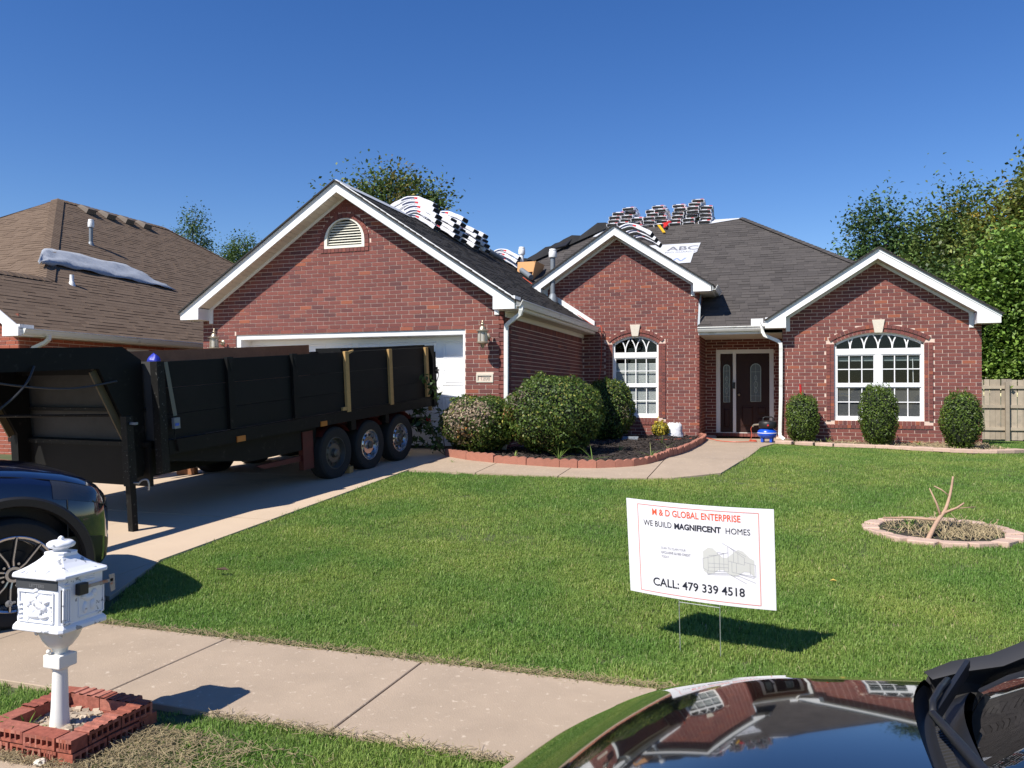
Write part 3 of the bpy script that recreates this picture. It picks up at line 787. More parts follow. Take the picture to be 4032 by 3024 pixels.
# --- right wing
rx, rz = 1.96, 4.62
RWX0, RWX1, RWZ0, RWZS, RWZA = 1.107, 2.852, 1.005, 2.655, 2.885
ap2, arcR = arch_pts(RWX0, RWX1, RWZS, RWZA)
hole = [(RWX0, RWZ0), (RWX1, RWZ0)]+ap2[::-1]
outer = [(XR0, ZB-.3), (XR1, ZB-.3), (XR1, 3.2), (rx, 4.5), (XR0, 3.2)]
rw = wall_holes('wing_wall', (0, YR, 0), (1, 0, 0), (0, -1, 0), outer, [hole[::-1]], .14, M['mortar'], house)
TR = frame_m((0, YR, 0), (1, 0, 0), (0, -1, 0))
rh = win_holes(RWX0, RWX1, RWZ0, RWZS, RWZA, arcR)
def r_span(z):
    t = max(0, (z-3.12)/.645); return (max(XR0, rx-2.2+t), min(XR1, rx+2.2-t)) if z > 3.1 else (XR0, XR1)
lay_bricks(house, rw, (0, YR, 0), (1, 0, 0), (0, -1, 0), ZB, 4.46, r_span, lambda z: rh(z), show=.85)
window_trim(TR, RWX0, RWX1, RWZ0, RWZS, RWZA, arcR, 'r')
arched_window(TR, RWX0, RWX1, RWZ0, RWZS, RWZA, arcR, 2, 3, 2.42, 2.547, 1.725, 1.79, False)
for nm, X in (('wing_side_wall', XR0), ('wing_end_wall', XR1)):
    q = MB(); q.box((X-(.0 if X < 1 else .1), YR+.008, ZB-.3), (X+(.1 if X < 1 else -.003), 29, 3.15)); q.build(nm, M['brick'], house)
q = MB(); q.box((XG0, 29, ZB-.3), (XR1-.1, 29.1, 3.1)); q.build('rear_wall', M['brick'], house)
trimb.build('trim_brickwork', M['brick'], house)['kind'] = 'stuff'

# ------------------------------------------------------------------ roofs of the brick house
def slab_roof(name, polys, th, m, parent):
    q = MB()
    for p in polys: q.prism([Vector(v)+Vector((0, 0, -th)) for v in p], (0, 0, th))
    return q.build(name, m, parent)

RY = 12.90      # front of the garage roof
e0, e1 = -11.31, -4.27
def gz_(x): return gz+.03-abs(x-gx)*PITCH
groof = slab_roof('garage_roof', [[(gx, RY, gz_(gx)), (e1, RY, gz_(e1)), (e1, 19.1, gz_(e1)), (gx, 22.7, gz_(gx))],
                                  [(gx, RY, gz_(gx)), (gx, 24, gz_(gx)), (e0, 24, gz_(e0)), (e0, RY, gz_(e0))]], .03, M['felt'], house)
S1 = Vector((-1, 0, PITCH)).normalized(); lenG = 3.53*SL
lay_shingles(house, groof, (e1, RY, gz_(e1)), (0, 1, 0), S1, lenG, lambda s: (0, 6.2+3.6*s/lenG), 'old', show=.55)
S2 = Vector((1, 0, PITCH)).normalized()
# ridge caps
def ridge_caps(a, b, name, m, parent, w=.16, slope=PITCH, n=None, down=None):
    a, b = Vector(a), Vector(b); d = (b-a); n = n or int(d.length/.15); d.normalize(); side = d.cross(Vector((0, 0, 1))).normalized()
    q = MB()
    for i in range(n):
        p = a+(b-a)*(i/n); r = a+(b-a)*((i+1.2)/n); h0, h1 = .026, .012
        dz = Vector((0, 0, -w*(down if down is not None else slope)))
        q.add([p+side*w+dz+Vector((0, 0, h0)), p+Vector((0, 0, h0)), p-side*w+dz+Vector((0, 0, h0)), r+side*w+dz+Vector((0, 0, h1)), r+Vector((0, 0, h1)), r-side*w+dz+Vector((0, 0, h1)),
               p+side*w+dz, p, p-side*w+dz], [(0, 1, 4, 3), (1, 2, 5, 4), (6, 7, 1, 0), (7, 8, 2, 1)])
    return q.build(name, m, parent)
q = MB()
for i in range(7):   # bare strip of underlay along the garage ridge and torn patches
    pass
q.prism([(gx+.02, 13.0, gz_(gx)+.012), (gx+.28, 13.0, gz_(gx+.26)+.012), (gx+.28, 15.6, gz_(gx+.26)+.012), (gx+.02, 15.6, gz_(gx)+.012)], (0, 0, .006))
q.build('ridge_underlay', M['underlay'], house)
for (s, a, w, h) in ((2.15, 2.4, .28, .12), (1.25, 3.5, .4, .1), (1.15, 3.7, .25, .12), (2.3, 3.6, .2, .08)):
    p = Vector((e1, RY+a, gz_(e1)))+S1*s; q = MB()
    q.add([p+Vector((.03, 0, .045)), p+Vector((.03, w, .05)), p+S1*h+Vector((.03, w*.8, .03)), p+S1*h*1.3+Vector((.03, .1*w, .03))], [(0, 1, 2, 3)])
    q.build('torn_patch', M['felt'], house)

# main hip roof
EY, EZ, RYM, RZ = 18.87, 3.11, 24.22, 6.68
ML, MR = -5.13, -1.02
half = RYM-EY
cl, cr_ = ML-half, MR+half
yk = YM+.15; zk = EZ+(yk-EY)*PITCH
mroof = slab_roof('main_roof', [[(cl+yk-EY, yk, zk), (XM1-.01, yk, zk), (XM1-.01, EY, EZ), (cr_, EY, EZ), (MR, RYM, RZ), (ML, RYM, RZ)], [(cr_, EY, EZ), (cr_, EY+2*half, EZ), (MR, RYM, RZ)],
                                [(cl, EY+2*half, EZ), (cl, EY, EZ), (ML, RYM, RZ)], [(cr_, EY+2*half, EZ), (cl, EY+2*half, EZ), (ML, RYM, RZ), (MR, RYM, RZ)]], .03, M['felt'], house)
SM = Vector((0, 1, PITCH)).normalized(); lenM = half*SL
def main_iv(s):
    t = s/lenM; l, r = cl+(ML-cl)*t-cl, cr_+(MR-cr_)*t-cl
    y = EY+half*t
    lo_x = -7.0 if t > .35 else -1.78 if y < YM+.1 else -2.6
    return (max(l, lo_x-cl), r)
lay_shingles(house, mroof, (cl, EY, EZ), (1, 0, 0), SM, lenM, main_iv, 'main')
ridge_caps((cr_-.05, EY+.05, EZ+.03), (MR, RYM, RZ+.02), 'hip_cap', M['shingle'], house, down=.35, w=.14)
ridge_caps((ML-2.6, RYM-2.6, RZ-2.6*PITCH), (ML, RYM, RZ+.02), 'hip_cap', M['shingle'], house, down=.35, w=.14)
q = MB()  # torn black underlay flapping along the left hip
prev = None
for i in range(15):
    t = i/14; p = Vector((ML-3.0+3.0*t, RYM-3.0+3.0*t, RZ-3.0*PITCH+3.0*PITCH*t)); w = .09+.06*math.sin(i*2.1)+.03*math.sin(i*5)
    ring = [p+Vector((.25, -.1, .02)), p+Vector((.05, .0, .10+w)), p+Vector((-.1, .1, .04+w*.5))]
    if prev: o = len(q.v); q.add(prev+ring, [(0, 1, 4, 3), (1, 2, 5, 4)])
    prev = ring
q.build('loose_underlay', M['core'], house)

# middle gable and wing roofs
MY0 = 18.80
def mz_(x): return mz+.03-abs(x-mx)*.663
yb = lambda z: EY+(z-EZ)/PITCH+.1
mg = slab_roof('entry_gable_roof', [[(mx, MY0, mz_(mx)), (-1.47, MY0, mz_(-1.47)), (-1.47, yb(mz_(-1.47)), mz_(-1.47)), (mx, yb(mz_(mx)), mz_(mx))],
                                    [(mx, MY0, mz_(mx)), (mx, yb(mz_(mx)), mz_(mx)), (-6.05, yb(mz_(-6.05)), mz_(-6.05)), (-6.05, MY0, mz_(-6.05))]], .03, M['felt'], house)
SMg = Vector((-1, 0, .663)).normalized(); lMg = (mx+1.47)*-math.sqrt(1+.663**2)
lay_shingles(house, mg, (-1.47, MY0, mz_(-1.47)), (0, 1, 0), SMg, lMg, lambda s: (0, yb(mz_(-1.47))-MY0+2.3*s/lMg*1.0), 'mg', show=.3)
lay_shingles(house, mg, (-6.05, MY0, mz_(-6.05)), (0, 1, 0), Vector((1, 0, .663)), lMg, lambda s: (0, yb(mz_(-6.05))-MY0+2.3*s/lMg), 'mgl', show=.3)
WY0 = 18.2
def wz_(x): return rz+.03-abs(x-rx)*.645
wg = slab_roof('wing_roof', [[(rx, WY0, wz_(rx)), (4.22, WY0, wz_(4.22)), (4.22, 20, wz_(4.22)), (rx, yb(wz_(rx)), wz_(rx))],
                             [(rx, WY0, wz_(rx)), (rx, yb(wz_(rx)), wz_(rx)), (-.30, yb(wz_(-.3)), wz_(-.3)), (-.30, WY0, wz_(-.3))]], .03, M['felt'], house)
lW = 2.26*math.sqrt(1+.645**2)
lay_shingles(house, wg, (-.30, WY0, wz_(-.3)), (0, 1, 0), Vector((1, 0, .645)), lW, lambda s: (0, yb(wz_(-.3))-WY0+2.3*s/lW), 'wg', show=.4)
lay_shingles(house, wg, (4.22, WY0, wz_(4.22)), (0, 1, 0), Vector((-1, 0, .645)), lW, lambda s: (0, 2), 'wgr', show=.3)

# ------------------------------------------------------------------ white rakes, soffits, gutters
def rake(apx, apz, slope, half_l, half_r, Yf, Yw, box_l, box_r, zb, face=.213):
    """chevron fascia with boxed returns; Yf its front face, Yw the wall"""
    for s, hf, bw in ((-1, half_l, box_l), (1, half_r, box_r)):
        xt = apx+s*hf; zt = apz-hf*slope; xi = apx+s*(hf-bw); zi = apz-face-(hf-bw)*slope
        q = MB(); q.prism([(apx, Yf, apz), (xt, Yf, zt), (xt, Yf, zb), (xi, Yf, zb), (xi, Yf, zi), (apx, Yf, apz-face)], (0, .03, 0))
        f = q.build('fascia', M['white'], house)
        q = MB(); d = Vector((s*1, 0, -slope)).normalized()   # drip edge strip
        q.prism([(apx, Yf-.012, apz+.018), (xt+s*.012, Yf-.012, zt+.018-.012*slope), (xt+s*.012, Yf-.012, zt-.045), (apx, Yf-.012, apz-.045)], (0, .0115, 0)); q.build('drip_edge', M['white'], f)
        # boxed return and the frieze stub on the wall
        q = MB(); q.box((min(xt, xi)+.002, Yf+.03, zb), (max(xt, xi)-.002, Yw+.0, zi-.0)); q.build('eave_return', M['white'], f)
        q = MB(); x2 = xi-s*.085; q.prism([(xi, Yw-.03, zb-.06), (xi, Yw-.03, zi), (x2, Yw-.03, zi+.085*slope-.0), (x2, Yw-.03, zb-.06)], (0, .028, 0)); q.build('frieze_stub', M['white'], f)
        # sloping soffit planks between fascia and wall
        L = (hf-bw); n = int(L/.1)
        for i in range(n):
            x0 = apx+s*(i*L/n+.003); x1 = apx+s*((i+1)*L/n-.003); z0_, z1_ = apz-face+.012-abs(x0-apx)*slope, apz-face+.012-abs(x1-apx)*slope
            q = MB(); q.prism([(x0, Yf+.032, z0_), (x1, Yf+.032, z1_), (x1, Yw+.02, z1_), (x0, Yw+.02, z0_)], (0, 0, .012)); q.build('soffit_plank', M['soffit'], house)
        q = MB(); q.prism([(apx, Yf+.032, apz-face+.03), (xi, Yf+.032, zi+.03), (xi, Yw, zi+.03), (apx, Yw, apz-face+.03)], (0, 0, .01)); q.build('soffit_deck', M['groove'], house)
        q = MB(); q.prism([(apx, Yw-.022, apz-face+.010), (xi, Yw-.022, zi+.010), (xi, Yw-.022, zi-.05), (apx, Yw-.022, apz-face-.05)], (0, .02, 0)); q.build('frieze_board', M['white'], house)
rake(gx+.025, gz+.02, .664, 3.515, 3.475, 12.95, YG, .43, .395, 3.035)
rake(mx, mz+.0, .664, 2.22, 2.255, 18.85, YM, .40, .40, 3.94)
rake(rx-.02, rz-.005, .643, 2.25, 2.25, 18.25, YR, .43, .42, 3.005, face=.205)

def gutter(name, a, b, out):
    """K-style gutter from a to b, out = outward direction"""
    a, b, o = Vector(a), Vector(b), Vector(out); zz = Vector((0, 0, 1))
    prof = [(0, 0), (0, -.11), (.07, -.11), (.095, -.07), (.11, -.03), (.125, -.02), (.125, 0), (.117, 0), (.117, -.014), (.10, -.025), (.085, -.065), (.065, -.103), (.006, -.103), (.006, 0)]
    q = MB(); q.prism([a+o*x+zz*z for x, z in prof], b-a); g = q.build(name, M['gutter'], house); return g
gutter('gutter', (-4.275, 12.96, 3.185), (-4.275, 19.08, 3.185), (1, 0, 0))
gutter('gutter', (-1.80, 18.86, 3.105), (-.36, 18.86, 3.105), (0, -1, 0))
gutter('gutter', (-1.475, 18.83, 4.07), (-1.475, 20.15, 4.07), (1, 0, 0))
gutter('gutter', (-.29, 18.28, 3.16), (-.29, 18.86, 3.16), (-1, 0, 0))
fbox('eave_fascia', (-4.30, 12.99, 3.035), (-4.277, 19.15, 3.19)); fbox('eave_soffit', (XG1+.006, 13.31, 3.02), (-4.302, 19.18, 3.034), M['soffit'])
fbox('eave_frieze', (XG1+.012, 13.32, 2.93), (XG1+.035, 19.18, 3.019), M['soffit'])
fbox('eave_fascia', (-1.79, 18.862, 2.93), (-.34, 18.885, 3.10), M['gutter']); fbox('eave_soffit', (-1.79, 18.89, 2.935), (.04, YD-.02, 2.95), M['soffit'])
fbox('eave_fascia', (-1.50, 18.9, 3.94), (-1.478, 20.2, 4.07)); fbox('eave_soffit', (-1.79, 19.21, 3.93), (-1.502, 20.3, 3.945), M['soffit'])
q = MB(); q.bar((-1.78, 19.25, 3.9), (-1.795, 18.98, 3.15), .05, .02); q.build('flashing', M['galv'], house)
# white flashing board where the garage roof meets the gable wall
q = MB(); q.prism([(-5.25, YM-.05, gz_(-5.25)+.15), (-4.30, YM-.05, gz_(-4.30)+.15), (-4.30, YM-.05, gz_(-4.3)-.02), (-5.25, YM-.05, gz_(-5.25)-.02)], (0, .045, 0)); q.build('wall_flashing', M['white'], house)
# splash guard on the entry gutter corner
fbox('splash_guard', (-.62, 18.74, 3.10), (-.36, 18.75, 3.26)); fbox('splash_guard', (-.415, 18.60, 3.03), (-.30, 18.74, 3.14))

def downspout(name, pts, w=.075, d=.055):
    q = MB(); pts = [Vector(p) for p in pts]; rings = []
    for i, p in enumerate(pts):
        t = (pts[min(i+1, len(pts)-1)]-pts[max(i-1, 0)]).normalized(); s = t.cross(Vector((0, 1, 0))); 
        if s.length < .1: s = Vector((1, 0, 0))
        s.normalize(); n2 = s.cross(t)
        rings.append([p+s*w/2+n2*d/2, p-s*w/2+n2*d/2, p-s*w/2-n2*d/2, p+s*w/2-n2*d/2])
    q.loft(rings); o = q.build(name, M['gutter'], house, bevel=.006); return o
downspout('downspout', [(-4.20, 13.02, 3.09), (-4.20, 13.02, 3.02), (-4.225, 13.05, 2.95), (-4.46, 13.2, 2.83), (-4.545, 13.255, 2.78), (-4.555, 13.262, 2.70), (-4.555, 13.262, 1.6), (-4.56, 13.262, .75), (-4.56, 13.15, .62)])
downspout('downspout', [(-.37, 18.55, 3.02), (-.37, 18.55, 2.95), (-.33, 18.54, 2.87), (-.05, 18.53, 2.74), (.01, 18.53, 2.68), (.015, 18.53, 2.58), (.01, 18.53, 1.5), (-.012, 18.53, .72), (.0, 18.50, .64), (.09, 18.40, .575)])

# --- garage door with sections and raised panels
q = MB()
strip(q, TG, [(DX0+.05, .6), (DX0+.05, DZ1)], .1, .02, .42); strip(q, TG, [(DX1-.025, .6), (DX1-.025, DZ1)], .05, .02, .42)
strip(q, TG, [(DX0+.1, DZ1-.045), (DX1-.05, DZ1-.045)], .09, .02, .42)
gdf = q.build('garage_door_frame', M['white'], house)
D0, D1 = DX0+.1, DX1-.05
sh = (DZ1-.09-.61)/4
TGD = frame_m((0, YG+.22, 0), (1, 0, 0), (0, -1, 0))
gdm = mat('garage_door_paint', (.80, .81, .83), .4)
pw = (D1-D0)/8
for r in range(4):
    z0_ = .61+r*sh
    q = MB(); T = TGD
    q.obox(T @ Vector(((D0+D1)/2, .15, z0_+sh/2)), ((D1-D0)/2, 0, 0), (0, .02, 0), (0, 0, sh/2-.003))
    for zz in (z0_+.03, z0_+sh-.03, z0_+.055, z0_+sh-.055): strip(q, T, [(D0, zz), (D1, zz)], .006, .1275, .132)
    sec = q.build('door_section', gdm, house)
    for c in range(8):
        cx = D0+(c+.5)*pw; a0, a1, b0, b1 = cx-.235, cx+.235, z0_+.10, z0_+sh-.10
        q = MB(); P = [(a0, b0), (a1, b0), (a1, b1), (a0, b1)]
        def inset(k): return [(a0+k, b0+k), (a1-k, b0+k), (a1-k, b1-k), (a0+k, b1-k)]
        lv = [(P, .1295), (inset(.012), .1195), (inset(.03), .1285), (inset(.065), .118), (inset(.09), .118)]
        o = 0
        for pp, d in lv: q.v += [tuple(T @ Vector((u, d, z))) for u, z in pp]
        for i in range(len(lv)-1):
            for k in range(4): q.f.append((i*4+k, i*4+(k+1) % 4, i*4+4+(k+1) % 4, i*4+4+k))
        q.f.append((16, 17, 18, 19)); q.build('raised_panel', gdm, sec)
q = MB(); q.box((D0, YG+.34, .585), (D1, YG+.38, .609)); q.build('bottom_seal', M['trim'], house)

# --- lanterns, house number
def lantern(x, z):
    y = YG-.26
    q = MB(); q.lathe([(.001, .30), (.012, .295), (.02, .275), (.012, .262), (.03, .25), (.035, .235), (.022, .222), (.018, .20), (.045, .19), (.06, .16), (.068, .135), (.115, .118), (.115, .110), (.085, .10), (.085, .085), (.001, .085)], (x, y, z), 16)
    q.lathe([(.001, -.07), (.085, -.07), (.112, -.085), (.112, -.095), (.06, -.115), (.035, -.14), (.03, -.16), (.012, -.19), (.001, -.195)], (x, y, z), 16)
    for k in range(6):
        a = k*PI/3+.3; q.bar((x+.082*math.cos(a), y+.082*math.sin(a), z-.07), (x+.078*math.cos(a), y+.078*math.sin(a), z+.09), .014, .014)
    q.lathe([(.001, 0), (.055, .0), (.055, -.012), (.03, -.03), (.001, -.03)], (x, YG-.002, z+.03), 14, 'Y')
    q.tube([(x, YG-.02, z+.03), (x, YG-.10, z+.05), (x, YG-.17, z+.01), (x, YG-.2, z-.04), (x, y+.06, z-.08)], .014, 8)
    l = q.build('wall_lantern', M['brass'], house, smooth=.6)
    q = MB(); q.lathe([(.001, -.068), (.076, -.068), (.074, .085), (.001, .085)], (x, y, z), 12); q.build('lantern_glass', M['lamp_glass'], l)
lantern(-4.915, 2.56); lantern(-10.55, 2.56)
q = MB(); T = TG
strip(q, T, [(-5.127, 1.795), (-4.808, 1.795)], .03, -.02, .03); strip(q, T, [(-5.127, 1.915), (-4.808, 1.915)], .03, -.02, .03)
strip(q, T, [(-5.112, 1.81), (-5.112, 1.90)], .03, -.02, .03); strip(q, T, [(-4.823, 1.81), (-4.823, 1.90)], .03, -.02, .03)
q.obox(T @ Vector((-4.9675, .012, 1.855)), (.13, 0, 0), (0, .004, 0), (0, 0, .05))
pl = q.build('house_number', M['stone'], house)
v, f = text_mesh('1208', .10, .002, .006); w = max(p[0] for p in v)
q = MB(); q.add([T @ Vector((-4.9675+(p[0]-w/2)*.95, .0-p[2], 1.82+p[1])) for p in v], f); q.build('digits', mat('number_grey', (.42, .39, .33), .8), pl)

# porch lantern in the recess, meter etc.
# --- roof pipes, vents
def stack(name, x, y, z, h, r, parent, m, cap=True, capm=None):
    q = MB(); q.lathe([(.001, -.15), (r*2.1, -.15), (r*1.9, -.05), (r*1.15, .06), (r, .07), (r, h), (.001, h)], (x, y, z), 14); o = q.build(name, m, parent, smooth=.6)
    if cap:
        q = MB(); q.lathe([(.001, h-.02), (r*1.5, h-.02), (r*1.6, h+.0), (r*1.6, h+.11), (r*1.4, h+.14), (r*1.5, h+.15), (r*1.3, h+.19), (.001, h+.2)], (x, y, z), 16); q.build('cap', capm or M['pvc'], o, smooth=.6)
    return o
stack('flue_pipe', -5.30, 18.95, 3.96, .98, .062, house, M['galv'])
stack('roof_vent_pipe', -7.05, 21.9, 5.15, .45, .06, house, M['pvc'])
stack('roof_vent_pipe', -4.9, 21.4, 4.8, .22, .03, house, M['pvc'], False)

# --- underlay patches and print on the main roof
def on_main(x, s, h=.02): return Vector((x, EY, EZ))+SM*s+Vector((0, -PITCH/SL*h, h/SL))
def spat(name, pts, m, h=.022): 
    q = MB(); q.prism([on_main(x, s, h) for x, s in pts], (0, -.002, .003)); return q.build(name, m, house)
us = lambda y: (y-EY)*SL
pat = spat('underlay_patch', [(-3.55, us(22.87)), (-2.10, us(22.87)), (-2.16, us(22.35)), (-2.24, us(22.3)), (-2.27, us(21.80)), (-2.75, us(21.78)), (-3.2, us(21.9)), (-3.55, us(22.2))], M['underlay'])
def roof_text(s, x, y, size, m, bold=.0, shear=.3, sx=1.):
    v, f = text_mesh(s, size, bold); q = MB()
    q.add([on_main(x+p[0]*sx+shear*p[1]*0, us(y)+p[1], .027) for p in v], f); q.build('print', m, pat)
roof_text('ABC', -2.98, 22.50, .38, M['underlay_print'], .008, sx=1.15)
roof_text('PRO GUARD 20', -3.03, 22.36, .14, M['underlay_print'], .0, sx=.92)
q = MB()
for i in range(4): 
    a = -2.92+.12*i; z0_, z1_ = (22.06, 21.90) if i % 2 == 0 else (21.90, 22.06)
    q.prism([on_main(a, us(z0_), .027), on_main(a+.05, us(z0_), .027), on_main(a+.16, us(z1_), .027), on_main(a+.11, us(z1_), .027)], (0, -.001, .002))
q.build('print', M['underlay_blue'], pat)
p2 = spat('ridge_underlay', [(-1.95, lenM-.28), (-1.0, lenM-.02), (-1.05, lenM+.01), (-2.1, lenM+.01)], M['underlay'])
p3 = spat('ridge_underlay', [(-5.35, lenM-.75), (-4.9, lenM-.55), (-4.75, lenM-.1), (-5.1, lenM-.02)], M['underlay'])
spat('ridge_underlay', [(-6.2, us(21.3)), (-5.6, us(20.95)), (-5.3, us(20.95)), (-5.5, us(21.2))], M['underlay'])
spat('valley_underlay', [(-5.9, us(20.7)), (-5.2, us(20.25)), (-5.0, us(20.28)), (-5.3, us(20.5)), (-5.8, us(20.95))], M['underlay'])
q = MB(); P = [on_main(-6.65, us(22.75), .06), on_main(-6.0, us(22.95), .10), on_main(-5.9, us(23.35), .10), on_main(-6.4, us(23.2), .06)]
q.prism(P, (0, -.02, .04)); q.build('low_vent', M['trim'], house)

# ------------------------------------------------------------------ the neighbour's house
nh = thing('neighbour_house', 'neighbouring red brick house with a large brown shingled hip roof', 'house', (-18, 16, .3))
NX, NZ, NS = -13.4, 2.80, .667
NSl = math.sqrt(1+NS*NS)
rdx, rdz = -20.08, NZ+(NX+20.08)*NS
Y0, Y1, Y2, Y3 = 11.15, 17.95, 22.25, 28.9
wgx = -15.36; wgz = NZ+(NX-wgx)*NS; wy = 13.45
nroof = slab_roof('roof', [[(NX, Y0, NZ), (NX, Y3, NZ), (rdx, Y2, rdz), (rdx, Y1, rdz), (wgx, wy, wgz), (wgx, Y0, wgz)],
    [(wgx, Y0, wgz), (wgx, wy+.3, wgz), (2*wgx-NX, wy+.3, NZ), (2*wgx-NX, Y0, NZ)],
    [(wgx, wy, wgz), (rdx, Y1, rdz), (2*rdx-wgx, wy, wgz)], [(wgx, wy, wgz-.02), (2*rdx-wgx, wy, wgz-.02), (2*rdx-NX, Y0+.3, NZ-.02), (2*wgx-NX-.2, Y0+.3, NZ-.02)],
    [(rdx, Y1, rdz), (rdx, Y2, rdz), (2*rdx-NX, Y3, NZ), (2*rdx-NX, Y0, NZ)], [(NX, Y3, NZ), (2*rdx-NX, Y3, NZ), (rdx, Y2, rdz)]], .04, M['felt_brown'], nh)
SN = Vector((-1, 0, NS)).normalized(); lenN = (NX-rdx)*NSl; lw_ = (NX-wgx)*NSl
def n_iv(s):
    far = Y3-(Y3-Y2)*s/lenN
    near = Y0 if s <= lw_ else wy+(Y1-wy)*(s-lw_)/(lenN-lw_)
    return (near-Y0, far-Y0)
lay_shingles(nh, nroof, (NX, Y0, NZ), (0, 1, 0), SN, lenN, n_iv, 'nside')
SF = Vector((0, 1, (rdz-wgz)/(Y1-wy))); lenF = SF.length*(Y1-wy)
lay_shingles(nh, nroof, (2*rdx-wgx, wy, wgz), (1, 0, 0), SF, lenF, lambda s: ((rdx-(2*rdx-wgx))*s/lenF, (wgx-(2*rdx-wgx))-(wgx-rdx)*s/lenF), 'nfront')
ridge_caps((wgx, wy, wgz+.01), (rdx, Y1, rdz+.01), 'hip_cap', M['shingle_brown'], nh, w=.17, down=.4)
ridge_caps((rdx, Y1, rdz+.01), (rdx, Y2, rdz+.01), 'ridge_cap', M['shingle_brown'], nh, w=.15, slope=NS)
ridge_caps((rdx+6.6*.96, Y3-.3, NZ+.2), (rdx, Y2, rdz+.01), 'hip_cap', M['shingle_brown'], nh, w=.14, down=.4)
ridge_caps((wgx, Y0, wgz+.01), (wgx, wy, wgz+.01), 'ridge_cap', M['shingle_brown'], nh, w=.15, slope=NS)
def nfb(name, a, b, m): q = MB(); q.box(a, b); return q.build(name, m, nh)
NWX = -13.75
nw = nfb('side_wall', (NWX-.2, 11.45, .0), (NWX, 28.5, 2.70), M['mortar'])
nfb('front_wall', (2*wgx-NX+.35, 11.45, .0), (NWX-.201, 11.6, 2.7), M['mortar'])
lay_bricks(nh, nw, (NWX, 0, 0), (0, 1, 0), (1, 0, 0), .3, 2.66, lambda z: (11.45, 19.5), lambda z: [(14.1, 14.75)] if 1.2 < z < 2.56 else [], key='nside', show=.3)
lay_bricks(nh, nw, (0, 11.45, 0), (1, 0, 0), (0, -1, 0), .3, 3.1, lambda z: (2*wgx-NX+.35, NWX), key='nfront', show=1)
q = MB()
for p, m_ in (((NWX-.04, 14.1, 1.2), (NWX+.02, 14.75, 1.26)), ((NWX-.04, 14.1, 2.5), (NWX+.02, 14.75, 2.56)), ((NWX-.04, 14.1, 1.26), (NWX+.02, 14.15, 2.5)), ((NWX-.04, 14.70, 1.26), (NWX+.02, 14.75, 2.5))):
    q.box(p, m_)
nwn = q.build('window', M['white'], nh); q = MB(); q.box((NWX-.03, 14.15, 1.26), (NWX-.012, 14.7, 2.5)); q.build('pane', mat('dusty_pane', (.10, .11, .11), .1), nwn)
nfb('eave_soffit', (NWX+.0, 11.2, 2.66), (NX-.03, 28.6, 2.675), M['soffit']); nfb('eave_fascia', (NX-.03, 11.18, 2.66), (NX, 28.8, 2.80), M['white'])
q = MB(); prof = [(0, 0), (0, -.11), (.07, -.11), (.095, -.07), (.11, -.03), (.125, -.02), (.125, 0), (.11, -.004), (.01, -.01)]
q.prism([(NX+x, 11.2, NZ-.005+z) for x, z in prof], (0, 17.5, 0)); q.build('gutter', M['gutter'], nh)
for s in (1, -1):
    xt = wgx+s*(NX-wgx+.03); q = MB(); ap_ = wgz+.03; zt = NZ+.02; xi = xt-s*.4; zi = ap_-.21-(abs(xi-wgx))*NS
    q.prism([(wgx, 11.12, ap_), (xt, 11.12, zt), (xt, 11.12, zt-.17), (xi, 11.12, zt-.17), (xi, 11.12, zi), (wgx, 11.12, ap_-.21)], (0, .03, 0)); fo = q.build('fascia', M['white'], nh)
    q = MB(); q.box((min(xt, xi)+.003, 11.151, zt-.17), (max(xt, xi)-.003, 11.45, zi)); q.build('eave_return', M['white'], fo)
q = MB(); pts = [Vector(p) for p in ((NX+.06, 11.75, 2.70), (NX+.06, 11.75, 2.62), (NX-.02, 11.73, 2.55), (NWX+.12, 11.66, 2.45), (NWX+.06, 11.65, 2.38), (NWX+.06, 11.65, .3))]
q.tube(pts, .045, 4); q.build('downspout', M['gutter'], nh)
def on_n(y, s, h=.02): return Vector((NX, y, NZ))+SN*s+Vector((NS/NSl*h, 0, h/NSl))
sN = lambda x: (NX-x)*NSl
for y in (18.65, 19.4, 20.15, 20.9):
    c = on_n(y, sN(-19.75), .0); q = MB(); A = Vector((0, 1, 0)); N2 = Vector((NS, 0, 1)).normalized()
    q.add([c-A*.17-SN*.22+N2*.02, c+A*.17-SN*.22+N2*.02, c+A*.17+SN*.2+N2*.02, c-A*.17+SN*.2+N2*.02, c-A*.15-SN*.2+N2*.17, c+A*.15-SN*.2+N2*.17, c+A*.15+SN*.12+N2*.13, c-A*.15+SN*.12+N2*.13],
          [(0, 1, 5, 4), (1, 2, 6, 5), (2, 3, 7, 6), (3, 0, 4, 7), (4, 5, 6, 7)]); q.build('box_vent', M['vent_brown'], nh)
p = on_n(16.75, sN(-17.56), 0); stack('flue_pipe', p.x, p.y, p.z, .48, .05, nh, M['galv'])
p = on_n(14.05, sN(-15.28), 0); stack('vent_pipe', p.x, p.y, p.z, .22, .045, nh, M['pvc'], False)
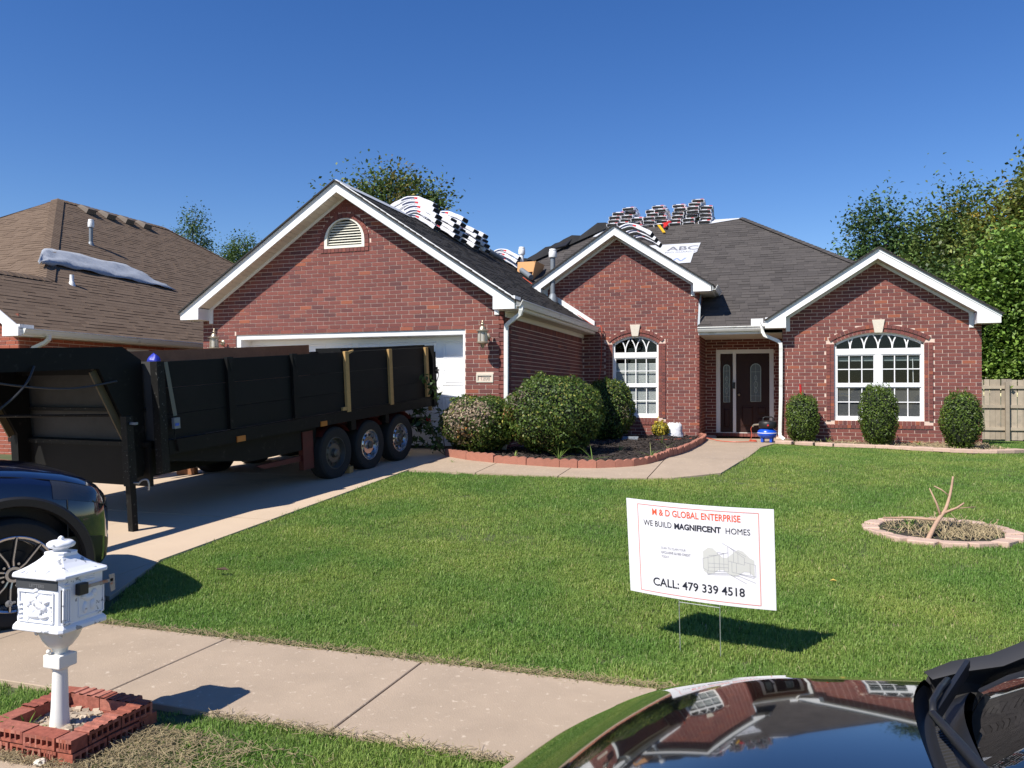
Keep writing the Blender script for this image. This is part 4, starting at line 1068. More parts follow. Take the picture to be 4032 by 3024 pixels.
# crumpled grey underlay sheet lying over the neighbour's hip
tg = []
NI, NJ = 22, 7
edgeT = [(13.75, -15.98), (14.45, -16.65), (14.9, -16.8), (16.3, -16.72), (17.15, -16.68), (17.45, -16.2)]
edgeB = [(13.72, -15.85), (14.3, -15.98), (14.9, -15.95), (16.0, -15.9), (17.0, -15.85), (17.9, -15.75)]
rr_ = random.Random(4)
def ei(e, t): 
    k = min(int(t*(len(e)-1)), len(e)-2); u = t*(len(e)-1)-k; return e[k][0]*(1-u)+e[k+1][0]*u, e[k][1]*(1-u)+e[k+1][1]*u
q = MB()
for i in range(NI+1):
    for j in range(NJ+1):
        a = ei(edgeT, i/NI); b = ei(edgeB, i/NI); t = j/NJ
        h = .03+.10*math.exp(-((t-.78)/.13)**2)*(1-i/NI)*1.2+.02*math.sin(i*1.3+j*1.1)+.025*rr_.random()
        q.v.append(tuple(on_n(a[0]*(1-t)+b[0]*t, sN(a[1]*(1-t)+b[1]*t), h)))
q.f = [(i*(NJ+1)+j, (i+1)*(NJ+1)+j, (i+1)*(NJ+1)+j+1, i*(NJ+1)+j+1) for i in range(NI) for j in range(NJ)]
o = q.build('roof_tarp', M['tarp'], None, smooth=True); tag(o, 'crumpled grey sheet draped over the hip of the brown roof', 'tarp')
s_ = o.modifiers.new('thick', 'SOLIDIFY'); s_.thickness = .01

# ------------------------------------------------------------------ bricks and shingles: nearest pieces as parts, the rest joined
def pour(lst, n, kind):
    by = {}
    for b in lst: by.setdefault(b[1].name, []).append(b)
    return by
full_me = None
for hname, L in pour(BRICKS, 0, 0).items():
    L.sort(key=lambda b: b[0]); par = L[0][1]; m = M['brick'] if par is house else M['brick_n']
    cap = 300 if par is house else 120
    q = MB(); q.box((.0, -.0075, .0), (BL-.012, .002, BH-.012)); q.f = q.f[:1]+q.f[1:2]+[f for f in q.f[2:] if f != (2, 3, 7, 6)]
    me = q.mesh('brick', m); rest = MB(); cnt = 0
    for b in L:
        _, _, wallo, T, c, full, key = b
        if full and cnt < cap:
            cnt += 1; link('brick', me, wallo, T @ Matrix.Translation((c[0], 0, c[4])))
        else: brick_geo(rest, T, c)
    rest.build('brickwork', m, par)['kind'] = 'stuff'
for hname, L in pour(SHINGLES, 0, 0).items():
    L.sort(key=lambda b: b[0]); par = L[0][1]; cnt = 0; rests = {}
    for d, h_, roof, qv, key in L:
        m = M['shingle_brown'] if par is nh else (M['shingle_old'] if key == 'old' else M['shingle'])
        if cnt < 300 and key in ('main', 'nside', 'old') and (key != 'main' or (qv[0].x > -1.6 and qv[0].x < .9)) and not (key == 'old' and cnt >= 150):
            cnt += 1; b = MB(); o0 = qv[0]; b.add([v-o0 for v in qv], SH_F); link('shingle', b.mesh('shingle', m), roof, Matrix.Translation(o0))
        else: rests.setdefault((key, roof.name, m.name), MB()).add(qv, SH_F)
    for (key, rn, mn), b in rests.items():
        o = link('shingle_field', b.mesh('shingle_field', bpy.data.materials[mn]), par); o['kind'] = 'stuff'

# ------------------------------------------------------------------ shingle bundles on the roofs
def drape(t, r, k): return -k*(math.sqrt(t*t+r*r)-r)
BUN = {}
def bundle_meshes(level, flat=.55):
    key = (level, flat)
    if key in BUN: return BUN[key]
    r = .10+.05*level; k = PITCH*flat; w, th, L = .362, .10, 1.0; N = 14
    def ring(i, sw=1., st=1.):
        t = -L/2+L*i/N; z = drape(t, r, k); z2 = drape(t+.01, r, k); tx = Vector((0, .01, z2-z)).normalized(); n = Vector((0, -tx.z, tx.y))
        c = Vector((0, t, z)); p = []
        for a, b in ((-.5, .12), (-.46, .0), (.46, .0), (.5, .12), (.5, .82), (.45, .97), (.2, 1.0), (-.2, 1.02), (-.45, .97), (-.5, .82)):
            p.append(c+Vector((a*w*sw, 0, 0))+n*((b-.5)*th*st+th*.5+.006*math.sin(i*1.7+b*5)))
        return p
    q = MB(); q.loft([ring(i) for i in range(N+1)], False); q.f.append(tuple(range(10))[::-1]); wrap = q.mesh('bundle', M['wrap']); shade(wrap, .7)
    cores = []
    for i, d in ((0, -.012), (N, .012)):
        q = MB(); rg = ring(i, .90, .74); rr = random.Random(level)
        pts = [p+Vector((0, d, 0))+Vector((rr.uniform(-.006, .006), 0, rr.uniform(-.006, .006))) for p in rg]; o = len(q.v); q.v += [tuple(p) for p in pts]; q.f.append(tuple(range(o, o+10))); cores.append(('open_end', q.mesh('open_end', M['core'])))
    def patch(i0, i1, side, lo, hi, e=.003):
        q = MB(); v = []
        for i in range(i0, i1+1):
            rg = ring(i); a, b = (rg[4], rg[3]) if side > 0 else (rg[9], rg[0]); x = Vector((e if side > 0 else -e, 0, 0))
            v += [tuple(b+(a-b)*lo+x), tuple(b+(a-b)*hi+x)]
        q.v = v; q.f = [(2*i, 2*i+2, 2*i+3, 2*i+1) for i in range(i1-i0)]; return q
    def top(i0, i1, j0, j1):
        q = MB(); v = []
        for i in range(i0, i1+1):
            rg = ring(i); v += [tuple(rg[j0]+Vector((0, 0, .004))), tuple(rg[j1]+Vector((0, 0, .004)))]
        q.v = v; q.f = [(2*i, 2*i+2, 2*i+3, 2*i+1) for i in range(i1-i0)]; return q
    pr = [('print', patch(4, 8, 1, .3, .8).mesh('print', M['wrap_d'])), ('print', patch(4, 8, -1, .3, .8).mesh('print', M['wrap_d'])),
          ('print', patch(8, 9, 1, .25, .85).mesh('print', M['wrap_r'])), ('print', patch(8, 9, -1, .25, .85).mesh('print', M['wrap_r'])), ('print', top(0, 2, 7, 8).mesh('print', M['wrap_d'])), ('print', top(0, 2, 5, 6).mesh('print', M['wrap_r']))]
    BUN[key] = cores+pr, wrap
    return BUN[key]
ORD = ['bottom', 'second from bottom', 'third from bottom', 'fourth from bottom', 'fifth from bottom', 'sixth from bottom', 'seventh from bottom']
def bundle(T, level, label, flat=.55, prints=True):
    parts, wrap = bundle_meshes(level, flat)
    o = link('shingle_bundle', wrap, None, T); tag(o, label, 'shingle bundle', 'shingle bundles stacked on the roof')
    for nm, me in (parts if prints else parts[:2]): link(nm, me, o, T)
    return o
rb = random.Random(11)
NTH = ['leftmost', 'second', 'third', 'fourth', 'fifth', 'sixth', 'seventh', 'rightmost']
for k, (x, n) in enumerate(((-4.86, 5), (-4.50, 6), (-4.14, 3), (-3.75, 5), (-3.36, 6), (-2.98, 6), (-2.55, 7), (-2.04, 5))):
    wh = NTH[k]+(' stack from left on the main ridge' if 0 < k < 7 else ' stack on the main ridge')
    for i in range(n):
        at = ORD[i] if i < n-1 else 'top'
        T = Matrix.Translation((x+rb.uniform(-.04, .04)+.035*i*(1 if k in (0, 1, 3, 5, 6) else -.3), RYM+.33+rb.uniform(-.05, .05), RZ+.01+.099*i)) @ Matrix.Rotation(rb.uniform(-.06, .06), 4, 'Z') @ Matrix.Rotation(rb.uniform(-.04, .04), 4, 'Y')
        bundle(T, i, f'shingle bundle, {at} of the {wh}', .5)
# draped along the garage ridge, ends facing the street side
GR = Matrix.Rotation(-PI/2, 4, 'Z')
for k, (y, n, dx, wh) in enumerate(((16.35, 5, .02, 'nearest the street'), (17.35, 4, .05, 'second from the street'), (17.80, 5, .10, 'third from the street'), (18.75, 4, .06, 'fourth from the street'), (19.2, 4, .12, 'fifth from the street'), (21.9, 3, .15, 'farthest from the street'))):
    for i in range(n):
        at = ORD[i] if i < n-1 else 'top'
        T = Matrix.Translation((gx+dx+rb.uniform(-.05, .05), y+rb.uniform(-.04, .04), gz_(gx)-.015-.4*dx+.098*i)) @ GR @ Matrix.Rotation(rb.uniform(-.05, .05), 4, 'Z')
        bundle(T, i, f'shingle bundle, {at} in the garage ridge stack {wh}', 1.05 if i < 3 else .95)
for i, (yy, at) in enumerate(((19.3, 'nearest'), (20.0, 'second'), (20.7, 'third'))):
    T = Matrix.Translation((mx+.32, yy, mz_(mx)-.02)) @ GR @ Matrix.Rotation(rb.uniform(-.05, .05), 4, 'Z')
    bundle(T, 1, f'shingle bundle lying over the entry gable ridge, {at} to its peak', .95)

# loose things on the roofs
def on_g(y, s, h=.03): return Vector((e1, y, gz_(e1)))+S1*s+Vector((PITCH/SL*h, 0, h/SL))
for (y, s0, s1, lab) in ((20.2, 3.9, 4.1, 'upper'), (20.9, 3.2, 2.7, 'lower')):
    q = MB(); a = on_g(y, s1 if s1 < s0 else s0, .1); b = on_g(y+.45, s0 if s1 < s0 else s1-.5, .1); q.tube([a, b], .075, 12)
    o = q.build('metal_duct', M['galv'], None, smooth=.6, loc=tuple(a)); tag(o, f'galvanised metal duct pipe lying on the garage roof valley, {lab} one', 'pipe')
p = on_g(21.2, 2.75, 0)
q = MB(); q.add([p+Vector(v) for v in ((0, 0, .02), (.05, .6, .02), (.2, .6, .52), (.12, 0, .55), (.02, 0, .02), (.07, .6, .02), (.22, .6, .52), (.14, 0, .55))], [(0, 1, 2, 3), (4, 7, 6, 5), (0, 3, 7, 4), (1, 5, 6, 2), (3, 2, 6, 7), (0, 4, 5, 1)])
q.add([p+Vector(v) for v in ((-.5, .3, .3), (.0, .3, .3), (.0, .35, .6), (-.5, .35, .6))], [(0, 1, 2, 3)])
tag(q.build('cardboard_sheet', M['cardboard'], None, loc=tuple(p)), 'folded brown cardboard standing beside the ducts on the roof', 'cardboard')
q = MB(); a = on_main(-3.50, us(24.2), .05); b = on_main(-3.20, us(23.55), .05); q.bar(a, b, .07, .03); q.bar(on_main(-3.58, us(24.22), .05), on_main(-3.25, us(24.15), .06), .025, .02)
tag(q.build('yellow_roof_bracket', M['yellow'], None, loc=tuple(a)), 'yellow tool lying on the shingles below the ridge stacks', 'tool')
a = on_main(-3.22, us(24.1), .06); q = MB(); q.bar(a, on_main(-2.98, us(24.2), .1), .09, .09); q.bar(on_main(-3.16, us(24.12), .06), on_main(-3.2, us(23.88), .05), .06, .06); q.bar(on_main(-3.25, us(24.1), .08), on_main(-3.22, us(23.85), .05), .09, .05)
ng = q.build('nail_gun', M['red_tool'], None, loc=tuple(a), bevel=.012); tag(ng, 'red nail gun resting by the shingle stacks on the ridge', 'nail gun')
q = MB(); q.bar(on_main(-3.2, us(23.95), .05), on_main(-3.17, us(23.8), .05), .05, .06); q.build('magazine', M['trim'], ng)
a = on_main(-3.86, us(23.5), .04); q = MB(); q.bar(a, on_main(-3.76, us(23.72), .16), .05, .05); q.bar(on_main(-3.84, us(23.74), .16), on_main(-3.66, us(23.74), .18), .05, .05)
tag(q.build('roofing_hatchet', M['trim'], None, loc=tuple(a)), 'black hand tool standing on the shingles behind the entry gable', 'tool')
hp = [on_g(19.9, 2.55, .03), on_g(19.6, 2.1, .03), on_g(19.45, 1.7, .03), on_g(19.3, 1.35, .03), on_g(19.2, .9, .03), on_g(19.15, .5, .03), on_g(19.1, .05, .03), Vector((-4.12, 19.08, 3.2)), Vector((-4.10, 19.07, 2.9)), Vector((-4.13, 19.08, 2.2)), Vector((-4.2, 19.05, 1.7)), Vector((-4.13, 19.05, 1.2)), Vector((-4.1, 19.0, .6)),
      Vector((-3.6, 18.5, .58)), Vector((-3.2, 17.6, .58)), Vector((-2.9, 17.2, .58)), Vector((-2.4, 17.5, .58)), Vector((-2.0, 18.0, .58)), Vector((-1.6, 18.2, .60)), Vector((-1.25, 17.75, .565)), Vector((-.9, 17.55, .56)), Vector((-.62, 17.68, .56))]
def smooth_path(p, n=5):
    out = []; p = [p[0]]+p+[p[-1]]
    for i in range(1, len(p)-2):
        for k in range(n):
            t = k/n; out.append(.5*((2*p[i])+(-p[i-1]+p[i+1])*t+(2*p[i-1]-5*p[i]+4*p[i+1]-p[i+2])*t*t+(-p[i-1]+3*p[i]-3*p[i+1]+p[i+2])*t**3))
    return out+[p[-2]]
q = MB(); q.tube(smooth_path(hp), .010, 6)
coil = [Vector((-.55+.07*math.cos(a*.7)*(1+.2*math.sin(a)), 17.72+.05*math.sin(a*.7), .562+.0015*a)) for a in range(24)]
q.tube(coil, .009, 6); q.tube(smooth_path([coil[-1], Vector((-.58, 17.85, .70)), Vector((-.60, 17.9, .82)), Vector((-.56, 17.9, .90))]), .006, 6)
tag(q.build('air_hose', M['hose'], None, loc=tuple(hp[0])), 'thin orange air hose from roof down the wall to the compressor', 'hose')

# ------------------------------------------------------------------ trees
NPR = np.random.default_rng(5)
def tree(name, label, x, y, h, crown, trunk_r, leaf, n, cols, seed, lean=0):
    """crown: list of (dx, dy, z, rx, ry, rz) lobes; leaves sit in many clumps inside the lobes"""
    rng = np.random.default_rng(seed); z0 = ground(y)-.1
    t = thing(name, label, 'tree', (x, y, z0))
    q = MB(); rr = random.Random(seed); top = h*.8
    pts = [(x+lean*k/5+rr.uniform(-.08, .08)*k, y+rr.uniform(-.08, .08)*k, z0+top*k/5) for k in range(6)]
    q.tube(pts, trunk_r, 8, rads=[trunk_r*(1-.17*k) for k in range(6)])
    P, Nn, C = [], [], []
    vol = np.array([c[3]*c[4]*c[5] for c in crown]); vol = vol/vol.sum()
    for c, vfrac in zip(crown, vol):
        cc = np.array((x+c[0], y+c[1], c[2])); R = np.array(c[3:6])
        a = Vector(pts[rr.choice((2, 3, 4))]); b = Vector(cc)+Vector((0, 0, R[2]*.3)); m_ = (a+b)/2+Vector((0, 0, .3))
        q.tube([a, m_, b], .05, 6, rads=[trunk_r*.4, trunk_r*.25, trunk_r*.08])
        nc = max(6, int(n/130*vfrac))
        for _ in range(nc):
            d = rng.normal(size=3); d /= np.linalg.norm(d); f = rng.random()**.45; p = cc+d*R*f
            if rng.random() < .5: q.tube([Vector(cc+(p-cc)*.3), Vector(p)], .02, 4)
            k = int(n*vfrac/nc); cr = leaf*rng.uniform(1.8, 4.2)
            o = rng.normal(size=(k, 3))*cr*np.array((.75, .75, .8)); o[:, 2] -= .0
            P.append(p+o); nn = rng.normal(size=(k, 3)); nn[:, 2] = np.abs(nn[:, 2])+.5; Nn.append(nn)
            base = np.array(cols[rng.choice(len(cols), p=None if len(cols) < 3 else [.46, .46]+[.08/(len(cols)-2)]*(len(cols)-2))])
            C.append(np.clip(base*(1+rng.normal(size=(k, 1))*.18)*rng.uniform(.8, 1.25), .004, 1))
    q.build('trunk', M['bark'], t)
    link('crown', leaf_mesh('crown', np.concatenate(P), np.concatenate(Nn), leaf, np.concatenate(C), rng, .62, .5), t)
    return t
DK = [(.085, .145, .045), (.065, .12, .042)]; MID = [(.085, .14, .034), (.065, .115, .03)]; YEL = [(.19, .21, .042), (.13, .17, .038), (.32, .24, .04), (.26, .18, .04)]; BRT = [(.19, .29, .05), (.135, .23, .042)]
tree('shade_tree', 'tall leafy tree rising directly behind the garage gable', -17.2, 32, 11.5, [(-3.2, 0, 9.0, 1.2, 1.2, .8), (-1.6, 0, 9.6, 1.5, 1.5, 1.1), (-.2, 0, 10.1, 1.5, 1.5, 1.2), (1.2, 0, 9.9, 1.5, 1.5, 1.2), (2.5, 0, 9.5, 1.0, 1.2, .9), (0, 0, 8, 3.4, 2.5, 1.5), (.4, .2, 10.9, 1.0, 1.0, .6), (2.9, 0, 10.0, .7, .8, .4)], .25, .17, 24000, [(.115, .16, .04), (.085, .135, .038), (.2, .17, .05)], 1)
tree('shade_tree', 'small dark tree between the brown roof and the garage', -28.9, 34, 10.5, [(-.9, 0, 9.6, .5, .5, .5), (0, 0, 10.0, .75, .8, 1.0), (.6, 0, 9.4, .8, .8, .9), (-.3, 0, 8.8, 1.3, 1.0, .9), (0, 0, 7, 2, 2, 1.5)], .2, .115, 13000, DK, 2)
tree('shade_tree', 'smaller tree tip showing just left of the garage rake', -26.2, 34, 9.3, [(-.5, 0, 8.5, .8, .8, .6), (.5, 0, 8.9, .6, .6, .8), (1.1, 0, 8.4, .5, .6, .5), (0, 0, 7.4, 1.6, 1.4, 1.0)], .18, .115, 9000, MID, 3)
tree('sweetgum_tree', 'dark green pointed tree behind the right wing roof', 3.75, 36, 9.6, [(-.5, 0, 8.4, .6, .7, .9), (.0, 0, 8.9, .45, .5, .8), (.5, 0, 8.7, .45, .5, .9), (.9, 0, 8.0, .6, .6, .8), (-.7, 0, 7.2, .8, .8, .8), (.2, 0, 7, 1.5, 1.2, 1.2), (.3, 0, 5, 2.2, 1.8, 1.8), (.2, 0, 3, 2, 2, 1.6)], .2, .15, 42000, DK, 4)
tree('sweetgum_tree', 'green tree with ragged top between the pointed and yellowing trees', 5.9, 35, 9.6, [(-.5, 0, 8.3, .5, .5, .6), (.3, 0, 8.9, .5, .5, .6), (1.0, 0, 9.0, .55, .5, .6), (0, 0, 7.4, 1.0, 1, .9), (.8, 0, 7.3, 1.0, 1, 1.1), (0, 0, 5.6, 1.9, 1.5, 1.4), (-.6, 0, 6.2, 1.0, 1, .8), (0, 0, 3.6, 2, 2, 1.6)], .2, .15, 42000, [(.11, .175, .045), (.13, .175, .045), (.24, .20, .045)], 5)
tree('maple_tree', 'tallest tree at the right with yellowing autumn leaves', 8.6, 31.5, 11, [(-.9, 0, 7.6, .9, 1, .9), (-1.6, 0, 6.8, .9, 1, 1.0), (-.1, 0, 8.6, 1.0, 1, .9), (.3, 0, 9.4, .9, 1, .7), (0, -.5, 7.4, 1.6, 1.5, 1.4), (-.9, -.4, 6.2, 1.5, 1.3, 1.3), (0, 0, 5, 2.2, 2, 2), (1.5, 0, 9, 1.5, 1.5, 2), (1.5, 0, 6, 2, 2, 2)], .25, .15, 64000, YEL, 6)
tree('young_maple_tree', 'bright green leafy tree over the wooden fence', 7.3, 28.6, 6.4, [(-.6, 0, 5.6, .9, .8, .7), (.3, 0, 5.9, .9, .8, .7), (-1.1, 0, 4.6, .9, .9, .9), (.4, -.2, 4.6, 1.3, 1, 1.0), (-1.0, 0, 3.4, .9, .8, .9), (.6, 0, 3.2, 1.5, 1, 1.0), (-.9, -.1, 2.5, .8, .8, .6), (.4, -.3, 2.4, 1.2, .8, .55)], .16, .14, 52000, BRT, 7)
tree('shade_tree', 'dense dark tree standing beyond the fence end', 5.0, 33, 7, [(0, 0, 5, 1.5, 1.5, 1.3), (.3, 0, 3, 1.6, 1.5, 1.4), (-.4, 0, 1.8, 1.5, 1.3, 1.0)], .2, .14, 11000, MID, 8)

# ------------------------------------------------------------------ wooden fence
fz = ground(27)
fen = thing('wooden_fence', 'weathered grey board fence at the end of the side yard', 'fence', (7, 27, fz))
pm = MB(); pm.box((0, 0, 0), (.135, .02, 1.78)); pm.v = [(x+(.0), y, z) for x, y, z in pm.v]
pmesh = pm.mesh('picket', M['fence'])
for i in range(46):
    x = 4.2+i*.142; link('picket', pmesh, fen, Matrix.Translation((x, 27.06, fz+random.uniform(.02, .06))) @ Matrix.Rotation(random.uniform(-.012, .012), 4, 'Y'))
for k, z in enumerate((.32, .98, 1.55)):
    q = MB(); q.box((4.1, 27.015, fz+z), (10.7, 27.055, fz+z+.09)); q.build('rail', M['fence'], fen)
for x in (5.45, 6.28, 8.6): q = MB(); q.box((x, 26.91, fz-.1), (x+.1, 27.01, fz+(1.75 if x != 5.45 else 1.15))); q.build('post', M['fence'], fen)

# ------------------------------------------------------------------ bed, mulch, edging, bushes
bed_out = up
bed = [(-4.6, 12.0)]
bp = [(x, y+.06) for x, y in up]+[(-1.82, 19.19), (-4.60, 19.19), (-4.60, 13.32), (-5.33, 13.27)]
from mathutils.geometry import tessellate_polygon
tr_ = tessellate_polygon([[Vector((x, y, 0)) for x, y in bp]])
q = MB(); q.v = [(x, y, ground(y)+.05) for x, y in bp]; q.f = [tuple(t) for t in tr_]
bm = bmesh.new(); me = q.mesh('mulch', M['mulch']); bm.from_mesh(me); bmesh.ops.subdivide_edges(bm, edges=bm.edges, cuts=6, use_grid_fill=True)
for v in bm.verts: v.co.z = ground(v.co.y)+.045+.03*math.sin(v.co.x*5+v.co.y*3)*math.sin(v.co.y*4)
bm.to_mesh(me); bm.free(); o = link('mulch_bed', me); o['kind'] = 'structure'
def inside(poly, x, y):
    c = False; n = len(poly); j = n-1
    for i in range(n):
        if (poly[i][1] > y) != (poly[j][1] > y) and x < (poly[j][0]-poly[i][0])*(y-poly[i][1])/(poly[j][1]-poly[i][1])+poly[i][0]: c = not c
        j = i
    return c
q = MB(); rm = random.Random(3)
for _ in range(5200):
    x, y = rm.uniform(-5.4, -1.5), rm.uniform(11.7, 19.1)
    if not inside(bp, x, y): continue
    z = ground(y)+.05+.03*math.sin(x*5+y*3)*math.sin(y*4)+rm.uniform(0, .02); a = rm.uniform(0, PI); e = rm.uniform(-.5, .5); L = rm.uniform(.02, .05); w = rm.uniform(.006, .014)
    q.obox((x, y, z), (L*math.cos(a), L*math.sin(a), L*e), (-w*math.sin(a), w*math.cos(a), 0), (0, 0, .004))
tag(q.build('mulch_chips', M['mulch_chip']), kind='stuff')
# scalloped edging blocks along the bed
def polyline(pts, step):
    out = []; d = 0
    for (x0, y0), (x1, y1) in zip(pts[:-1], pts[1:]):
        L = math.hypot(x1-x0, y1-y0)
        while d < L: out.append((x0+(x1-x0)*d/L, y0+(y1-y0)*d/L, math.atan2(y1-y0, x1-x0))); d += step
        d -= L
    return out
def scallop_mesh(n, L):
    q = MB(); w = .03; pts = [(0, -.05)]
    for k in range(n):
        for i in range(7): t = i/6; pts.append((L*(k+t)/n, .105+.028*math.sin(PI*t)))
    pts.append((L, -.05)); pts = [p for i, p in enumerate(pts) if i == 0 or p != pts[i-1]]
    q.prism([(x, -w, z) for x, z in pts], (0, 2*w, 0)); me = q.mesh('edging_block', M['edging'])
    bm = bmesh.new(); bm.from_mesh(me); bmesh.ops.recalc_face_normals(bm, faces=bm.faces); bm.to_mesh(me); bm.free(); return me
ORDN = ['first', 'second', 'third', 'fourth', 'fifth', 'sixth', 'seventh', 'eighth', 'ninth', 'tenth', 'eleventh', 'twelfth', 'thirteenth', 'fourteenth', 'fifteenth', 'sixteenth', 'seventeenth', 'eighteenth', 'nineteenth', 'twentieth']
def ordn(i):
    if i < 20: return ORDN[i]
    t = {2: 'twenty', 3: 'thirty', 4: 'forty', 5: 'fifty'}[(i+1)//10]; r = (i+1) % 10
    return t+'-'+ORDN[r-1] if r else {3: 'thirtieth', 4: 'fortieth', 5: 'fiftieth'}[(i+1)//10]
curve = [(p.x, p.y) for p in smooth_path([Vector((x, y, 0)) for x, y in up], 8)]
big, small = scallop_mesh(4, .585), scallop_mesh(2, .278)
lens = 0; i = 0; fine = polyline(curve, .01)
pos = 0; blocks = []
while pos < len(fine)-2:
    x = fine[pos][0]; L, me, nm = (.60, big, 'long') if len(blocks) < 3 else (.29, small, 'short')
    j = min(pos+int(L/.01), len(fine)-1); a, b = fine[pos], fine[j]
    blocks.append((a[0], a[1], math.atan2(b[1]-a[1], b[0]-a[0]), me, nm)); pos = j
for i, (x, y, a, me, nm) in enumerate(blocks):
    o = link('edging_block', me, None, Matrix.Translation((x, y+.03, ground(y)+random.uniform(-.008, .008))) @ Matrix.Rotation(a+random.uniform(-.03, .03), 4, 'Z') @ Matrix.Rotation(random.uniform(-.05, .05), 4, 'X'))
    tag(o, f'{"long four scallop" if nm == "long" else "short two scallop"} red edging block, {ordn(i)} from the driveway along the mulch bed', 'edging block', 'scalloped blocks edging the mulch bed')
q = MB(); me = scallop_mesh(2, .28)
o = link('edging_block', me, None, Matrix.Translation((-5.36, 12.52, ground(12.5))) @ Matrix.Rotation(PI/2, 4, 'Z')); tag(o, 'short red edging block turned the corner beside the driveway', 'edging block', 'scalloped blocks edging the mulch bed')

def bush(name, label, c, r, n, leaf, cols, seed, cat='bush', flat=1., patches=(), power=2.4, sprouts=0):
    """clipped shrub: dense leaf shell over a dark core"""
    rng = np.random.default_rng(seed); x, y, z0 = c; rx_, ry_, h = r
    t = thing(name, label, cat, (x, y, z0))
    d = rng.normal(size=(n, 3)); d /= np.linalg.norm(d, axis=1)[:, None]
    k = (np.abs(d[:, 0])**power+np.abs(d[:, 1])**power+np.abs(d[:, 2])**power)**(-1/power)
    ph = rng.uniform(0, 6, 6)
    lump = 1+.06*np.sin(d[:, 0]*4+ph[0])*np.sin(d[:, 2]*5+ph[1])+.045*np.sin(d[:, 1]*7+ph[2]+d[:, 0]*6)+.035*np.sin(d[:, 2]*13+d[:, 0]*11+ph[3])+.02*np.sin(d[:, 2]*29+d[:, 0]*23+ph[4])
    dep = 1-.16*rng.random(n)**1.6+(.05*rng.random(n)**6)
    P = d*(k*lump*dep)[:, None]*np.array((rx_, ry_, h/2)); 
    low = P[:, 2] < 0; P[low, 0] *= 1-.16*np.clip(-P[low, 2]/(h/2), 0, 1)**2; P[low, 1] *= 1-.16*np.clip(-P[low, 2]/(h/2), 0, 1)**2
    P += np.array((x, y, z0+h/2)); P[:, 2] = np.maximum(P[:, 2], z0+.01)
    Nn = d+rng.normal(size=(n, 3))*.55; ci = rng.choice(len(cols), size=n, p=[.5, .38]+[.12/(len(cols)-2)]*(len(cols)-2)); C = np.array(cols)[ci]*(1+rng.normal(size=(n, 1))*.22)
    C = np.clip(C, .003, 1)
    for (px, py, pz, pr, col, dens) in patches:
        dd_ = np.linalg.norm((P-np.array((px, py, pz)))/np.array((pr, pr, pr*.9)), axis=1); m_ = (dd_ < 1+.35*rng.normal(size=n)) & (rng.random(n) < dens)
        C[m_] = np.array(col)*(1+rng.normal(size=(m_.sum(), 1))*.25)
    if sprouts:
        ns = sprouts*7; a = rng.uniform(0, 2*PI, sprouts); rr = rng.random(sprouts)**.5*.7
        B = np.stack([x+rx_*rr*np.cos(a), y+ry_*rr*np.sin(a), np.full(sprouts, z0+h*.97)], 1); tt = np.repeat(np.arange(sprouts), 7)
        SP = B[tt]+np.stack([rng.normal(size=ns)*.012, rng.normal(size=ns)*.012, np.tile(np.linspace(0, .13, 7), sprouts)*rng.uniform(.3, 1.1, sprouts)[tt]], 1)
        P = np.concatenate([P, SP]); Nn = np.concatenate([Nn, rng.normal(size=(ns, 3))]); C = np.concatenate([C, np.tile(np.array(cols[0])*1.3, (ns, 1))])
    link('foliage', leaf_mesh('foliage', P, Nn, leaf*1.05, np.clip(C, .003, 1), rng, .6), t)
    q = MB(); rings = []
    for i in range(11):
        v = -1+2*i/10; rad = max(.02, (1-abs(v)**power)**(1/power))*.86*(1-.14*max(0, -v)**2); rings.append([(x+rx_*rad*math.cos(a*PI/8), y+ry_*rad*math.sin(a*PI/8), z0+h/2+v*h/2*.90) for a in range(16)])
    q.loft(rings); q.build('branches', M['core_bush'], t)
    q = MB(); q.tube([(x, y, z0-.05), (x+.02, y, z0+h*.3)], .04, 6); q.build('stem', M['bark'], t)
    return t
BOX = [(.095, .150, .024), (.062, .108, .02), (.20, .22, .045), (.28, .27, .06)]
g13 = ground(13)
bush('boxwood_bush', 'round boxwood with a grey brown dead patch nearest the driveway', (-4.93, 12.95, g13+.02), (.66, .62, .98), 12000, .042, BOX, 21, patches=((-5.2, 12.45, 1.25, .30, (.36, .28, .2), .85), (-4.75, 12.4, 1.28, .24, (.38, .29, .2), .8), (-5.1, 12.4, 1.0, .24, (.30, .23, .16), .65), (-5.0, 12.35, .9, .12, (.38, .17, .05), .6), (-4.9, 12.4, .8, .3, (.13, .11, .03), .3)))
bush('boxwood_bush', 'largest round boxwood bush in the middle of the mulch bed', (-3.58, 12.95, g13+.02), (.80, .74, 1.30), 17000, .042, BOX, 22, patches=((-4.1, 12.5, 1.5, .2, (.28, .22, .17), .55), (-4.22, 12.6, 1.25, .14, (.36, .18, .08), .5), (-4.1, 12.4, .8, .15, (.30, .19, .05), .45), (-3.6, 12.3, .75, .2, (.15, .12, .05), .35)))
bush('boxwood_bush', 'tall dark boxwood bush half shaded beside the arched window', (-3.58, 17.3, g13+.0), (.56, .6, 1.36), 9000, .045, BOX, 23, patches=((-3.1, 16.9, 1.2, .2, (.30, .23, .15), .4),))
SHR = [(.10, .155, .022), (.07, .12, .018), (.17, .23, .035)]
bush('clipped_shrub', 'clipped oval shrub beside the downspout with a red stake behind', (.44, 18.15, .53), (.325, .3, 1.0), 6500, .034, SHR, 24, cat='shrub', power=3.2, sprouts=7)
bush('clipped_shrub', 'tallest clipped oval shrub in front of the wide arched window', (1.86, 17.5, .53), (.345, .32, 1.18), 7500, .034, SHR, 25, cat='shrub', power=3.2, sprouts=22)
